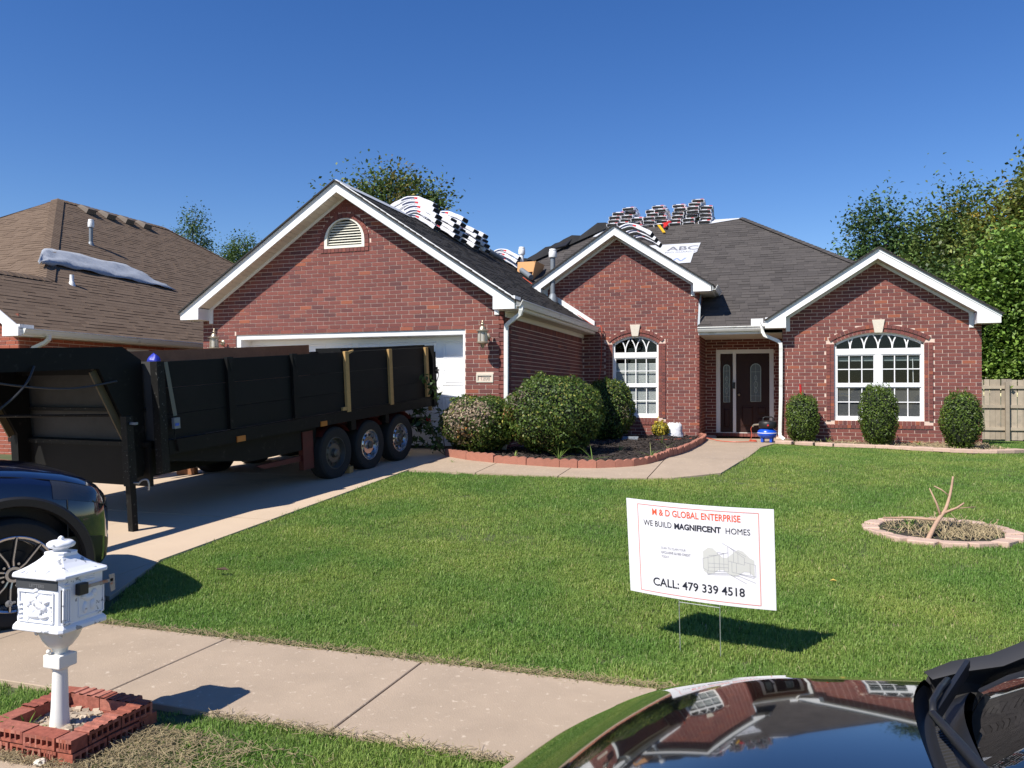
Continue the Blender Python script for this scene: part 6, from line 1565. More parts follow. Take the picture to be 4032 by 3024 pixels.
# ------------------------------------------------------------------ mailbox and its brick planter
MXc, MYc, MZ = -3.165, 2.86, .05
mb = thing('mailbox', 'ornate white cast mailbox with a crown finial on a fluted post', 'mailbox', (MXc, MYc, MZ))
MSC, MSZ = .86, .955
def mp(name, q, m, par=None, **kw): q.v = [(MXc+x*MSC, MYc+y*MSC, MZ+(z if z < .75 else .75+(z-.75)*.74)*MSZ) for x, y, z in q.v]; return q.build(name, m, par or mb, **kw)
q = MB(); q.lathe([(.052, 0), (.05, .02), (.043, .10), (.037, .27), (.036, .285), (.045, .29), (.045, .297)], n=24); mp('post', q, M['mail_post'], smooth=.7)
q = MB(); q.box((-.058, -.058, .297), (.058, .058, .36)); mp('capital', q, M['mail_post'], bevel=.006)
q = MB(); q.lathe([(.03, .36), (.035, .37), (.04, .385), (.06, .40), (.085, .43), (.10, .46), (.105, .475), (.112, .482), (.112, .50), (.06, .505)], n=32, sq=.018); mp('urn', q, M['mail_post'], smooth=.8)
q = MB(); q.lathe([(.001, -.012), (.012, -.006), (.013, .003), (.008, .011), (.001, .013)], (-.025, -.05, .375), 10); 
for s in (-1, 1): q.tube([(s*.085+.02*math.cos(t*.8)*(1-t/9), -.07+0*t, .465+.02*math.sin(t*.8)*(1-t/9)) for t in range(8)], .006, 5)
mp('scroll', q, M['mail_post'], smooth=True)
bw, bd, z0_, z1_ = .158, .142, .52, .745
def rr_ring(hx, hy, z, c=.018): return [(hx-c, -hy, z), (hx, -hy+c, z), (hx, hy-c, z), (hx-c, hy, z), (-hx+c, hy, z), (-hx, hy-c, z), (-hx, -hy+c, z), (-hx+c, -hy, z)]
q = MB(); q.loft([rr_ring(bw+.012, bd+.012, .497), rr_ring(bw+.016, bd+.016, .503), rr_ring(bw+.014, bd+.014, .517), rr_ring(bw+.006, bd+.006, .528), rr_ring(bw, bd, .532), rr_ring(bw, bd, z1_), rr_ring(bw+.012, bd+.012, z1_+.008)]); body_ = mp('box', q, M['mail'], bevel=.002)
prof = [(1, .748), (1.01, .757), (1.0, .768), (.86, .782), (.70, .802), (.54, .828), (.42, .852), (.37, .866)]
q = MB(); q.loft([rr_ring((bw+.022)*k, (bd+.022)*k, z, .03*k) for k, z in prof]+[rr_ring(.068, .062, .870, .02), rr_ring(.068, .062, .888, .02), rr_ring(.05, .046, .892, .015)]); roof_ = mp('roof', q, M['mail'], bevel=.002)
q = MB(); q.lathe([(.034, .888), (.034, .902), (.04, .906), (.04, .912), (.060, .916), (.068, .93), (.067, .944), (.054, .957), (.02, .958), (.012, .962), (.016, .972), (.010, .983), (.001, .99)], n=24, sq=.03); mp('finial', q, M['mail'], smooth=True)
# street face: slot, door relief, knob
yf = -bd-.001
q = MB(); q.prism([(-bw+.014, yf-.004, .742), (bw-.02, yf-.004, .742), (bw-.02, yf-.004, .697), (-bw+.014, yf-.004, .697)], (0, .006, 0)); sl_ = mp('mail_slot', q, M['mail_dark'])
v, f = text_mesh('LETTERS', .022, .0005, .0); w = max(p[0] for p in v); q = MB(); q.add([(-.0+(p[0]-w/2)*1.25, yf-.0055, .706+p[1]) for p in v], f); mp('slot_lettering', q, mat('slot_letter', (.16, .16, .165), .5), sl_)
q = MB()
for a, b in (((-.122, .685), (.11, .685)), ((-.122, .545), (.11, .545)), ((-.122, .545), (-.122, .685)), ((.11, .545), (.11, .685))): q.bar((a[0], yf-.002, a[1]), (b[0], yf-.002, b[1]), .008, .008)
rr = random.Random(14)
for k in range(4):
    for s in (-1, 1): q.lathe([(.001, -.007), (.010, 0), (.001, .007)], (s*.105-.006, yf-.003, .56+k*.022), 8)
# rider on horse shaped relief suggested by a few raised lobes
for (x, z, rx_, rz_, tilt) in ((-.03, .645, .035, .016, .2), (.03, .65, .03, .02, -.3), (.005, .625, .05, .022, -.35), (-.055, .625, .018, .02, .6), (.05, .615, .016, .024, .5), (-.03, .60, .012, .028, .7), (.03, .592, .014, .024, -.6), (.0, .668, .016, .016, 0), (-.02, .575, .055, .018, 0), (.045, .572, .035, .014, .1), (.062, .64, .022, .012, .3), (-.005, .69, .018, .012, 0)):
    rg = []
    for j in range(5):
        t = j/4*PI/2; rr2 = math.cos(t); rg.append([(x+rx_*rr2*math.cos(a*PI/5)*math.cos(tilt)-rz_*rr2*math.sin(a*PI/5)*math.sin(tilt), yf-.016*math.sin(t)+.001, z+rz_*rr2*math.sin(a*PI/5)*math.cos(tilt)+rx_*rr2*math.cos(a*PI/5)*math.sin(tilt)) for a in range(10)])
    q.loft(rg)
mp('door_relief', q, M['mail'], body_, smooth=.9)['kind'] = 'stuff'
q = MB(); q.lathe([(.001, 0), (.006, 0), (.006, -.022), (.014, -.026), (.017, -.036), (.013, -.047), (.001, -.05)], (-bw+.004, yf, .625), 14, 'Y'); mp('knob', q, mat('worn_pewter', (.20, .19, .18), .5, metal=.5, var=.3, vscale=60), body_, smooth=.8)
# corner columns, side panel, flag
q = MB()
for s in (-1, 1):
    for k in range(4): q.bar((s*(bw-.006)+(k-1.5)*.0, -bd+.012+k*.012 if 0 else -bd+.010, .55), (s*(bw-.006), -bd+.010, .70), .004, .004)
for k in range(4): q.bar((bw+.001, -bd+.014+k*.014, .55), (bw+.001, -bd+.014+k*.014, .695), .007, .010, (1, 0, 0))
q.box((bw-.002, -bd+.008, .535), (bw+.010, -bd+.062, .547)); q.box((bw-.002, -bd+.012, .698), (bw+.008, -bd+.056, .706)); q.lathe([(.001, -.008), (.016, 0), (.001, .008)], (bw+.003, -bd+.034, .722), 10)
for a, b in (((.0, .68), (bd-.012, .68)), ((.0, .55), (bd-.012, .55)), ((.0, .55), (.0, .68)), ((bd-.012, .55), (bd-.012, .68))): q.bar((bw+.001, a[0]-.03*(a[0] == 0), a[1]), (bw+.001, b[0]-.03*(b[0] == 0), b[1]), .007, .007)
for (y, z, ry_, rz_) in ((.035, .635, .04, .018), (.0, .645, .02, .014), (.07, .65, .02, .02), (.01, .59, .018, .03), (.06, .595, .02, .028), (.035, .715, .05, .010), (.04, .732, .03, .006)):
    rg = []
    for j in range(5): t = j/4*PI/2; rg.append([(bw-.001+.012*math.sin(t), y+ry_*math.cos(t)*math.cos(a*PI/5), z+rz_*math.cos(t)*math.sin(a*PI/5)) for a in range(10)])
    q.loft(rg)
mp('side_relief', q, M['mail'], body_, smooth=.9)['kind'] = 'stuff'
q = MB(); q.box((bw+.001, -.055, .66), (bw+.032, .005, .715)); fl = mp('flag_bracket', q, M['trim'], body_, bevel=.004)
q = MB(); q.box((bw+.018, .0, .685), (bw+.024, .175, .70)); q.prism([(bw+.018, .150, .722), (bw+.018, .185, .722), (bw+.018, .192, .64), (bw+.018, .165, .635)], (.006, 0, 0)); mp('flag', q, M['flag'], body_)

PX0, PX1, PY0, PY1 = -3.44, -2.89, 2.67, 3.17
pl = thing('brick_planter', 'low square planter of loose red cored bricks around the mailbox post', 'planter', ((PX0+PX1)/2, (PY0+PY1)/2, 0))
def cored_brick(L, flat=False, ridge=True):
    """brick lying on its side: cores open outward, ridged top"""
    q = MB(); h, d = .054, .085; n = 5; hw = .024; hh = .026
    # outer face with core holes (y=0 is the outer face)
    us = [0]; st = L/(n+.6)
    for i in range(n): c = st*(i+.8); us += [c-hw/2, c+hw/2]
    us.append(L)
    for i in range(len(us)-1):
        a, b = us[i], us[i+1]
        if i % 2 == 1:
            q.add([(a, 0, 0), (b, 0, 0), (b, 0, .013), (a, 0, .013)], [(0, 1, 2, 3)]); q.add([(a, 0, .013+hh), (b, 0, .013+hh), (b, 0, h), (a, 0, h)], [(0, 1, 2, 3)])
            q.add([(a, 0, .013), (b, 0, .013), (b, 0, .013+hh), (a, 0, .013+hh), (a, .05, .013), (b, .05, .013), (b, .05, .013+hh), (a, .05, .013+hh)], [(0, 4, 5, 1), (1, 5, 6, 2), (2, 6, 7, 3), (3, 7, 4, 0), (4, 7, 6, 5)])
        else: q.add([(a, 0, 0), (b, 0, 0), (b, 0, h), (a, 0, h)], [(0, 1, 2, 3)])
    q.add([(0, d, 0), (L, d, 0), (L, d, h), (0, d, h), (0, 0, 0), (L, 0, 0), (L, 0, h), (0, 0, h)], [(1, 0, 3, 2), (0, 4, 7, 3), (5, 1, 2, 6), (0, 1, 5, 4)])
    k = 7; v = []
    for i in range(k+1):
        x = L*i/k; z = h+(.006 if (i % 2 and ridge) else 0); x2 = x
        v += [(x2, 0, z), (x2, d, z)]
        if i < k and ridge: v += [(x2+L/k*.12, 0, h+(.0 if i % 2 else .006)), (x2+L/k*.12, d, h+(.0 if i % 2 else .006))]
    q.add(v, [(i, i+2, i+3, i+1) for i in range(0, len(v)-2, 2)])
    me = q.mesh('brick', M['planter_brick']); return me
cb = cored_brick(.182); cbf = cored_brick(.182, ridge=False); cbs = cored_brick(.085, ridge=False)
rr = random.Random(8)
for lvl in range(2):
    z = .002+lvl*.057-.012
    off = .03*lvl
    for s, (x0, y0, ang, n) in enumerate(((PX0, PY0, 0, 3), (PX1, PY0, PI/2, 3), (PX1, PY1, PI, 3), (PX0, PY1, -PI/2, 3))):
        Ls = (PX1-PX0) if s % 2 == 0 else (PY1-PY0); step = (Ls-.085)/2.42
        u = .0 if lvl == 0 else .09
        for i in range(3):
            me = cb if (s in (1, 2) or (s == 3 and i == 0)) and lvl else cbf
            L = .182
            if u+L > Ls-(.0 if lvl else .09)+.02: me = cbs; L = .085
            if u+L > Ls+.02: break
            T = Matrix.Translation((x0, y0, z+rr.uniform(0, .003))) @ Matrix.Rotation(ang, 4, 'Z') @ Matrix.Translation((u, rr.uniform(-.008, .008), 0)) @ Matrix.Rotation(rr.uniform(-.04, .04), 4, 'Z') @ Matrix.Rotation(rr.uniform(-.03, .03), 4, 'Y')
            link('brick', me, pl, T); u += L+.006+rr.uniform(0, .006)
q = MB(); N = 12
for i in range(N+1):
    for j in range(N+1):
        x = PX0+.08+(PX1-PX0-.16)*i/N; y = PY0+.08+(PY1-PY0-.16)*j/N; d = math.hypot(x-MXc, y-MYc); q.v.append((x, y, .035+.03*math.exp(-(d/.09)**2)+rr.uniform(-.006, .006)))
q.f = [(i*(N+1)+j, (i+1)*(N+1)+j, (i+1)*(N+1)+j+1, i*(N+1)+j+1) for i in range(N) for j in range(N)]
q.build('sand_fill', M['sand'], pl, smooth=True)
q = MB()
for _ in range(420):
    x, y = rr.uniform(PX0+.09, PX1-.09), rr.uniform(PY0+.09, PY1-.09)
    if math.hypot(x-MXc, y-MYc) < .055: continue
    s = rr.choice((.004, .005, .006, .008, .014)); a = rr.uniform(0, PI)
    q.obox((x, y, .04+.03*math.exp(-((x-MXc)**2+(y-MYc)**2)/.008)), (s*math.cos(a), s*math.sin(a), 0), (-s*.7*math.sin(a), s*.7*math.cos(a), s*.3), (0, 0, s*.6))
g_ = q.build('gravel', M['gravel'], None); g_['kind'] = 'stuff'
weed(PX0+.14, PY0+.13, 12, .16, 'green weed tuft growing in the sand of the mailbox planter', 77, .035)
for (x, y, s, lab) in ((-2.60, 2.62, .035, 'pale stone chunk lying on the verge in front of the planter'), (-3.02, 2.63, .022, 'small pale stone at the kerb left of the larger chunk')):
    q = MB(); rr2 = random.Random(int(s*1000)); q.lathe([(.001, 0), (s*1.1, .005), (s*1.2, s*.5), (s*.8, s), (.001, s*1.05)], (x, y, .0), 7); q.v = [(a+rr2.uniform(-.2, .2)*s, b+rr2.uniform(-.2, .2)*s, c) for a, b, c in q.v]
    tag(q.build('stone_chunk', M['stone'], None, loc=(x, y, 0)), lab, 'stone')

# ------------------------------------------------------------------ yard sign
SG = Matrix(((.9792, .2018, -.0210, -.4839), (-.2028, .9703, -.1319, 5.0004), (-.0062, .1334, .9910, .62), (0, 0, 0, 1)))
sg = thing('yard_sign', 'white corrugated yard sign with orange and black print on wire legs', 'sign', (-.48, 5.03, ground(5.03)))
SW, SH = .457, .305
def sy(x): return .035*((x/SW)**2)-.012
def sgp(x, z, d=0.): return (x, sy(x)+d, z)
q = MB(); NN = 20
for y_ in (0, .005):
    for i in range(NN+1):
        x = -SW+2*SW*i/NN; q.v += [sgp(x, -SH, y_), sgp(x, SH, y_)]
o2 = 2*(NN+1)
for i in range(NN): a = 2*i; q.f += [(a, a+2, a+3, a+1), (o2+a, o2+a+1, o2+a+3, o2+a+2), (a, o2+a, o2+a+2, a+2), (a+1, a+3, o2+a+3, o2+a+1)]
q.f += [(0, 1, o2+1, o2), (2*NN, o2+2*NN, o2+2*NN+1, 2*NN+1)]
panel = q.build('panel', M['sign'], sg, SG)
def stext(s, cx, z, size, m, bold=0., sx=1., align='C', width=None, name='lettering'):
    v, f = text_mesh(s, size, bold); w = max(p[0] for p in v); 
    if width: sx = width/w
    x0 = cx-w*sx/2 if align == 'C' else cx
    q = MB(); q.add([sgp(x0+p[0]*sx, z+p[1], -.0016) for p in v], f); return q.build(name, m, panel, SG)
def sline(pts, w, m, name='line', d=-.0014):
    q = MB()
    for a, b in zip(pts[:-1], pts[1:]):
        n = max(1, int(abs(b[0]-a[0])/.04)); dx, dz = b[0]-a[0], b[1]-a[1]; L = math.hypot(dx, dz) or 1; nx, nz = -dz/L*w/2, dx/L*w/2
        for i in range(n):
            p = (a[0]+dx*i/n, a[1]+dz*i/n); r = (a[0]+dx*(i+1)/n, a[1]+dz*(i+1)/n)
            q.add([sgp(p[0]-nx, p[1]-nz, d), sgp(r[0]-nx, r[1]-nz, d), sgp(r[0]+nx, r[1]+nz, d), sgp(p[0]+nx, p[1]+nz, d)], [(0, 1, 2, 3)])
    return q.build(name, m, panel, SG)
sline([(-.378, .278), (.372, .278), (.372, -.283), (-.378, -.283), (-.378, .278)], .0035, M['red_ink'], 'border')
stext('M & D GLOBAL ENTERPRISE', -.006, .218, .058, M['orange_ink'], .0008, width=.55)
stext('WE BUILD', -.247, .145, .052, M['dark_ink'], .0, width=.187)
stext('MAGNIFICENT', .008, .144, .050, M['dark_ink'], .0018, width=.29)
stext('HOMES', .250, .142, .052, M['dark_ink'], .0, width=.145)
stext('SCAN TO CLAIM YOUR', -.228, .006, .021, M['grey_ink'], .0, align='L', width=.16)
stext('EXCLUSIVE $2 000 CREDIT', -.228, -.022, .021, M['grey_ink'], .0003, align='L', width=.19)
stext('TODAY', -.228, -.049, .021, M['grey_ink'], .0, align='L', width=.05)
stext('CALL: 479 339 4518', -.006, -.238, .074, M['dark_ink'], .001, width=.575)
# house sketch: wash and pencil lines
ox, oz = .19, -.05
def wash(pts):
    q = MB(); q.add([sgp(ox+x, oz+z, -.0010) for x, z in pts], [tuple(range(len(pts)))]); q.build('wash', M['wash'], panel, SG)
for k_ in range(10): wash([(-.15+.03*k_, -.05-.02*math.sin(k_*1.3)), (-.12+.03*k_, -.05-.02*math.sin(k_*1.3+1.3)), (-.12+.03*k_, .07+.03*math.sin(k_*1.1+1)), (-.15+.03*k_, .07+.03*math.sin(k_*1.1))])
ln = M['grey_ink']
for pts in ([(-.145, .03), (-.145, -.04), (-.115, -.058), (-.115, .05)], [(-.145, .03), (0, .09), (.0, .135), (.09, .06), (.09, .01), (0, .03)], [(-.11, .055), (-.06, .065), (-.06, .085), (-.02, .082)], [(-.115, -.058), (.0, -.05), (.0, .095)],
            [(-.08, .062), (-.08, -.055)], [(-.05, .07), (-.05, -.052)], [(-.025, .08), (-.025, -.05)], [(-.115, .0), (.0, .005)], [(-.115, -.03), (.0, -.02)], [(.02, .025), (.02, -.05)], [(.045, .02), (.045, -.05)], [(.03, .11), (.03, .025)], [(.055, .09), (.055, .02)],
            [(.09, .03), (.15, .015), (.15, -.07), (.02, -.05)], [(.12, .02), (.12, -.06)], [(-.12, -.06), (-.12, -.085), (.01, -.07), (.10, -.125)], [(.01, -.07), (.06, -.075), (.15, -.115)], [(-.12, -.075), (.0, -.062)], [(-.03, .155), (.0, .135), (.1, .07)], [(.06, -.06), (.14, -.08), (.14, -.07)]):
    sline([(ox+a*1.05, oz+b*.85) for a, b in pts], .0018, ln, 'sketch_line')
q = MB()
for x in (-.125, .13):
    a = SG @ Vector(sgp(x, -SH+.10, .0025)); b = SG @ Vector(sgp(x, -SH-.02, .0025)); q.tube([a, b], .0026, 6)
lp = [Vector((-.593, 5.062, ground(5.06)-.05)), Vector((-.347, 5.017, ground(5.02)-.05))]
for x, p in ((-.125, lp[0]), (.13, lp[1])):
    a = SG @ Vector(sgp(x, -SH-.02, .0025)); q.tube([a, p], .0026, 6)
a, b = SG @ Vector(sgp(-.125, -SH-.02, .0025)), SG @ Vector(sgp(.13, -SH-.02, .0025)); q.tube([a, b], .0026, 6)
q.build('wire_stake', M['wire'], sg)

# ------------------------------------------------------------------ cars
def blur(tbl, x):
    xs = [t[0] for t in tbl]; return [float(np.interp(x, xs, [t[k] for t in tbl])) for k in range(1, len(tbl[0]))]
HUB = Vector((-4.91, 4.06, .37)); ha = math.radians(25.9); hd = Vector((math.sin(ha), math.cos(ha), 0)); lf = Vector((-math.cos(ha), math.sin(ha), 0))
CT = frame(Vector((HUB.x, HUB.y, 0))+lf*.96, hd, lf, Vector((0, 0, 1)))
suv = thing('suv', 'dark blue SUV seen from its front wheel, nose toward the driveway', 'car', T=CT)
# x, half width, bottom, waist z, shoulder z, top z, corner rounding
ST = [(-3.95, .80, .45, .75, 1.0, 1.05), (-3.8, .93, .30, .75, 1.08, 1.12), (-3.0, .98, .27, .75, 1.10, 1.14), (-1.2, .985, .27, .75, 1.10, 1.15), (-.75, .985, .27, .75, 1.08, 1.14), (-.3, .985, .27, .74, 1.04, 1.11), (.1, .98, .27, .72, 1.0, 1.075), (.35, .955, .27, .70, .95, 1.035), (.52, .90, .28, .68, .90, .985), (.62, .82, .29, .66, .86, .93), (.69, .70, .32, .62, .80, .86), (.73, .55, .36, .58, .74, .78)]
def suv_ring(x):
    w, zb, zw, zs, zt = blur(ST, x)
    hp = [(0, zb), (w*.80, zb), (w*.96, zb+.05), (w*.995, zb+.14), (w, zw-.12), (w, zw), (w*.985, zw+(zs-zw)*.55), (w*.955, zs-.03), (w*.90, zs+.01), (w*.78, zt-.03), (w*.45, zt), (0, zt+.012)]
    return [(x, -y, z) for y, z in hp]+[(x, y, z) for y, z in hp[-2:0:-1]]
xsv = sorted(set([t[0] for t in ST]+[-3.5, -2.4, -1.8, .0, .22, .44, .57, .655, .71, .725]))
q = MB(); q.loft([suv_ring(x) for x in xsv]); bodyo = q.build('body', M['suv'], suv, CT, smooth=.55)
wells = MB(); 
for x in (0, -2.87):
    for s in (-1, 1): wells.lathe([(.001, -.17), (.455, -.17), (.455, .17), (.001, .17)], (x, s*.92, .38), 36, 'Y')
cut = wells.build('arch_cutter', M['trim'], None, CT)
md = bodyo.modifiers.new('arch', 'BOOLEAN'); md.object = cut; md.operation = 'DIFFERENCE'; md.solver = 'EXACT'
bpy.context.view_layer.update(); dg = bpy.context.evaluated_depsgraph_get()
nm = bpy.data.meshes.new_from_object(bodyo.evaluated_get(dg)); bodyo.modifiers.clear(); bodyo.data = nm; bpy.data.objects.remove(cut)
def patch(ring, x0, x1, i0, i1, nx, off, name, m, par, T, pts=None):
    q = MB(); c = Vector((-.6, 0, .7)); n = i1-i0
    for k in range(nx+1):
        r = ring(x0+(x1-x0)*k/nx)
        for i in range(i0, i1+1):
            p = Vector(r[i]); d = (p-Vector((p.x-.15, 0, .62))).normalized(); q.v.append(tuple(p+d*off))
    q.f = [(k*(n+1)+i, (k+1)*(n+1)+i, (k+1)*(n+1)+i+1, k*(n+1)+i+1) for k in range(nx) for i in range(n)]
    return q.build(name, m, par, T, smooth=True)
for lo_, hi_ in ((6, 8),): patch(suv_ring, .24, .715, lo_, hi_, 10, .004, 'headlight', M['lens'], suv, CT)
patch(suv_ring, .30, .73, 1, 4, 10, .004, 'lower_bumper', M['trim'], suv, CT); patch(suv_ring, -2.3, -.55, 1, 3, 10, .004, 'rocker_trim', M['trim'], suv, CT)
q = MB(); r_ = [suv_ring(x) for x in (-.6, -.3, .0, .2, .35, .5)]; q.tube([Vector(r[8])+Vector((0, -.004, .0)) for r in r_], .004, 5); q.build('hood_seam', M['trim'], suv, CT)
q = MB(); q.tube([Vector(suv_ring(.33)[k])+Vector((.005, -.004, 0)) for k in (4, 5, 6)], .0035, 5); q.build('bumper_seam', M['trim'], suv, CT)
for x in (0, -2.87):
    q = MB(); rg = []
    for r0, d in ((.44, -.955), (.452, -.992), (.50, -.996), (.515, -.975)): rg.append([(x+r0*math.cos(a), d, .38+r0*math.sin(a)) for a in [PI*(-.06+1.12*i/28) for i in range(29)]])
    q.loft(rg, False, False); q.build('wheel_arch', M['trim'], suv, CT, smooth=.8)
    q = MB(); q.lathe([(.001, -.74), (.45, -.74), (.45, -.94), (.44, -.94), (.44, -.76), (.001, -.76)], (x, 0, .38), 30, 'Y'); q.build('wheel_well', M['trim'], suv, CT)
# greenhouse
def gh(x, w, zb, zt, wt): return [(x, -w, zb), (x, -wt, zt), (x, -wt*.6, zt+.04), (x, wt*.6, zt+.04), (x, wt, zt), (x, w, zb)]
q = MB(); q.loft([gh(-.55, .86, 1.10, 1.12, .84), gh(-1.3, .93, 1.12, 1.62, .72), gh(-1.7, .94, 1.12, 1.70, .72), gh(-3.3, .93, 1.12, 1.68, .70), gh(-3.85, .88, 1.1, 1.2, .8)]); q.build('cabin_glass', mat('suv_glass', (.006, .007, .008), .04, coat=1.), suv, CT)
q = MB(); q.loft([[(x, -w, z), (x, -w*.6, z+.045), (x, w*.6, z+.045), (x, w, z)] for x, w, z in ((-1.3, .73, 1.625), (-1.7, .735, 1.705), (-3.3, .715, 1.685), (-3.6, .68, 1.60))], False, False); q.build('roof_panel', M['suv'], suv, CT, smooth=True)
q = MB(); q.tube([(-.58, -.75, 1.145), (-.52, -.45, 1.175), (-.50, 0, 1.185)], .022, 6); q.tube([(-.62, -.70, 1.155), (-.75, -.35, 1.26)], .014, 6); q.build('wiper', M['trim'], suv, CT)
# wheels of the SUV
def car_wheel(par, T, r, rimr, side, style):
    k = r/.385
    q = MB(); q.lathe([(rimr, -.10), (rimr+.03, -.118), (r-.03, -.115), (r-.004, -.085), (r, -.05), (r, .05), (r-.004, .085), (r-.03, .115), (rimr+.03, .118), (rimr, .10)], (0, 0, 0), 44, 'Y', cap=False); w = q.build('wheel', M['tyre'], par, T, smooth=.7)
    f = -.11
    q = MB(); q.lathe([(rimr-.012, f+.002), (rimr, f-.004), (rimr+.006, f), (rimr+.004, f+.03), (rimr-.03, f+.06), (rimr-.035, .08), (rimr-.04, .08)], (0, 0, 0), 48, 'Y', cap=False); q.build('rim', M['chrome'], w, T, smooth=.8)
    q = MB(); q.lathe([(.001, .0), (rimr-.04, .0), (rimr-.04, .02), (.001, .02)], (0, 0, 0), 30, 'Y'); q.lathe([(.001, -.03), (.15, -.03), (.15, -.01), (.001, -.01)], (0, 0, 0), 30, 'Y'); q.build('brake', M['trim'], w, T)
    n = 5
    sp, ed = MB(), MB()
    for i in range(n):
        a0 = 2*PI*i/n+style
        for s in (-1, 1):
            a = a0+s*.30; i0 = Vector((.05*math.cos(a0+s*.25), f+.012, .05*math.sin(a0+s*.25))); m_ = Vector((.095*math.cos(a0+s*.20), f+.006, .095*math.sin(a0+s*.20))); o_ = Vector(((rimr-.005)*math.cos(a), f+.0, (rimr-.005)*math.sin(a)))
            d = Vector((0, 1, 0))
            sp.bar(i0+d*.012, m_+d*.012, .022, .03, d); sp.bar(m_+d*.012, o_+d*.012, .020, .03, d)
            ed.bar(i0-d*.004, m_-d*.004, .009, .006, d); ed.bar(m_-d*.004, o_-d*.004, .009, .006, d)
    sp.build('spoke', M['trim'], w, T)['kind'] = 'stuff'; ed.build('spoke_edge', M['chrome'], w, T)['kind'] = 'stuff'
    q = MB(); q.lathe([(.001, f-.006), (.045, f-.004), (.048, f+.01), (.05, f+.06), (.001, f+.06)], (0, 0, 0), 24, 'Y'); q.build('hub_cap', M['trim'], w, T, smooth=.6)
    q = MB(); q.lathe([(.046, f-.0045), (.052, f-.0045), (.052, f+.005), (.046, f+.005)], (0, 0, 0), 24, 'Y'); q.build('hub_ring', M['chrome'], w, T)
    q = MB()
    for i in range(5): a = 2*PI*(i+.5)/5+style; q.lathe([(.001, f+.0), (.009, f+.0), (.009, f+.02), (.001, f+.02)], (.075*math.cos(a), 0, .075*math.sin(a)), 8, 'Y')
    q.build('lug_nut', M['chrome'], w, T)['kind'] = 'stuff'
for x in (0, -2.87):
    for s in (-1, 1):
        car_wheel(suv, CT @ Matrix.Translation((x, s*.865, .372)) @ (Matrix.Rotation(PI, 4, 'Z') if s > 0 else I4), .372, .252, s, .55)

# --- black car at the kerb, bonnet toward the left
STREET = -.14
bc = thing('parked_car', 'glossy black car parked at the kerb, its bonnet and windscreen in front', 'car', (1.2, 1.03, STREET))
YC, HW = 1.03, .92
PRF = [(-.95, .25), (-.88, .40), (-.80, .51), (-.72, .60), (-.63, .685), (-.53, .765), (-.4, .845), (-.27, .915), (-.14, .952), (0, .980), (.25, 1.0), (.45, 1.015), (2.2, 1.03), (3.2, .98)]
def hoodz(X, Y):
    qv = (Y-YC)/HW; s = X+.06*(1-qv*qv)
    z = float(np.interp(s, [p[0] for p in PRF], [p[1] for p in PRF])); z0_ = float(np.interp(s-.05, [p[0] for p in PRF], [p[1] for p in PRF])); z1_ = float(np.interp(s+.05, [p[0] for p in PRF], [p[1] for p in PRF]))
    z = (z+z0_+z1_)/3
    return z-.012+.075*(1-qv*qv)-(.06*((abs(qv)-.88)/.12)**2 if abs(qv) > .88 else 0)
def cowlx(Y): qv = (Y-YC)/HW; return .205+.10*qv**4+.015*qv*qv
NY, NXh = 40, 44
ys = [YC-HW+2*HW*j/NY for j in range(NY+1)]
q = MB()
for i in range(NXh+1):
    for y in ys:
        qv = (y-YC)/HW; x1 = cowlx(y); x0 = -.86+.05*qv**2+.10*qv**6; x = x1+(x0-x1)*(i/NXh); q.v.append((x, y, hoodz(x, y)))
q.f = [(i*(NY+1)+j, i*(NY+1)+j+1, (i+1)*(NY+1)+j+1, (i+1)*(NY+1)+j) for i in range(NXh) for j in range(NY)]
q.build('bonnet', M['car'], bc, smooth=True)
def side(yside, name):
    q = MB(); s = 1 if yside > YC else -1; n = 40; xs_ = [3.1-(3.1+.80)*i/n for i in range(n+1)]
    for x in xs_:
        zt = hoodz(min(x, .2), yside) if x < .3 else .93; 
        qv = 1; x_ = x
        zt = hoodz(max(min(x, .28), -.72), yside)
        for k in range(7): t = k/6; q.v.append((max(x, -.72), yside+s*(.02*math.sin(PI*t)), zt+(.05-zt)*t))
    q.f = [(i*7+k, i*7+k+1, (i+1)*7+k+1, (i+1)*7+k) for i in range(n) for k in range(6)]
    return q.build(name, M['car'], bc, smooth=True)
side(YC+HW, 'wing_panel'); side(YC-HW, 'wing_panel')
q = MB()
for y in ys:
    qv = (y-YC)/HW; x0 = -.86+.05*qv**2+.10*qv**6
    zt = hoodz(x0, y); q.v += [(x0, y, zt), (x0-.02, y, zt*.6), (x0+.03, y, .05)]
q.f = [(3*j+k, 3*j+3+k, 3*j+4+k, 3*j+1+k) for j in range(NY) for k in (0, 1)]
q.build('front_bumper', M['trim'], bc, smooth=True)
# cowl, windscreen, pillars, roof
def wsx(Y, t): return cowlx(Y)+.078+.02*((Y-YC)/HW)**2+t*1.03
def wsz(Y, t):
    qv = min(1, abs(Y-YC)/HW); zb = max(hoodz(cowlx(Y), Y)-.014, 1.025); return zb+(1.50+.03*(1-qv*qv)-zb)*t+.07*t*(1-t)
q = MB(); rows = [(0, -.012), (.008, -.06), (.03, -.045), (.055, -.032), (.082, -.016)]
for y in ys:
    for dx, dz in rows:
        yy = YC+(y-YC)*.985; q.v.append((cowlx(y)+dx-(.004 if dx == 0 else 0), yy, hoodz(cowlx(y), yy)+dz))
q.f = [(j*5+k, (j+1)*5+k, (j+1)*5+k+1, j*5+k+1) for j in range(NY) for k in range(4)]
cw = q.build('cowl', M['trim'], bc, smooth=True)
q = MB()
for i in range(-55, 56):
    y = YC+i*.015; x = cowlx(y)+.036; q.bar((x, y, hoodz(cowlx(y), y)-.038), (x+.016, y, hoodz(cowlx(y), y)-.032), .004, .005)
q.build('cowl_ribs', M['trim_g'], cw)['kind'] = 'stuff'
q = MB(); NT = 14
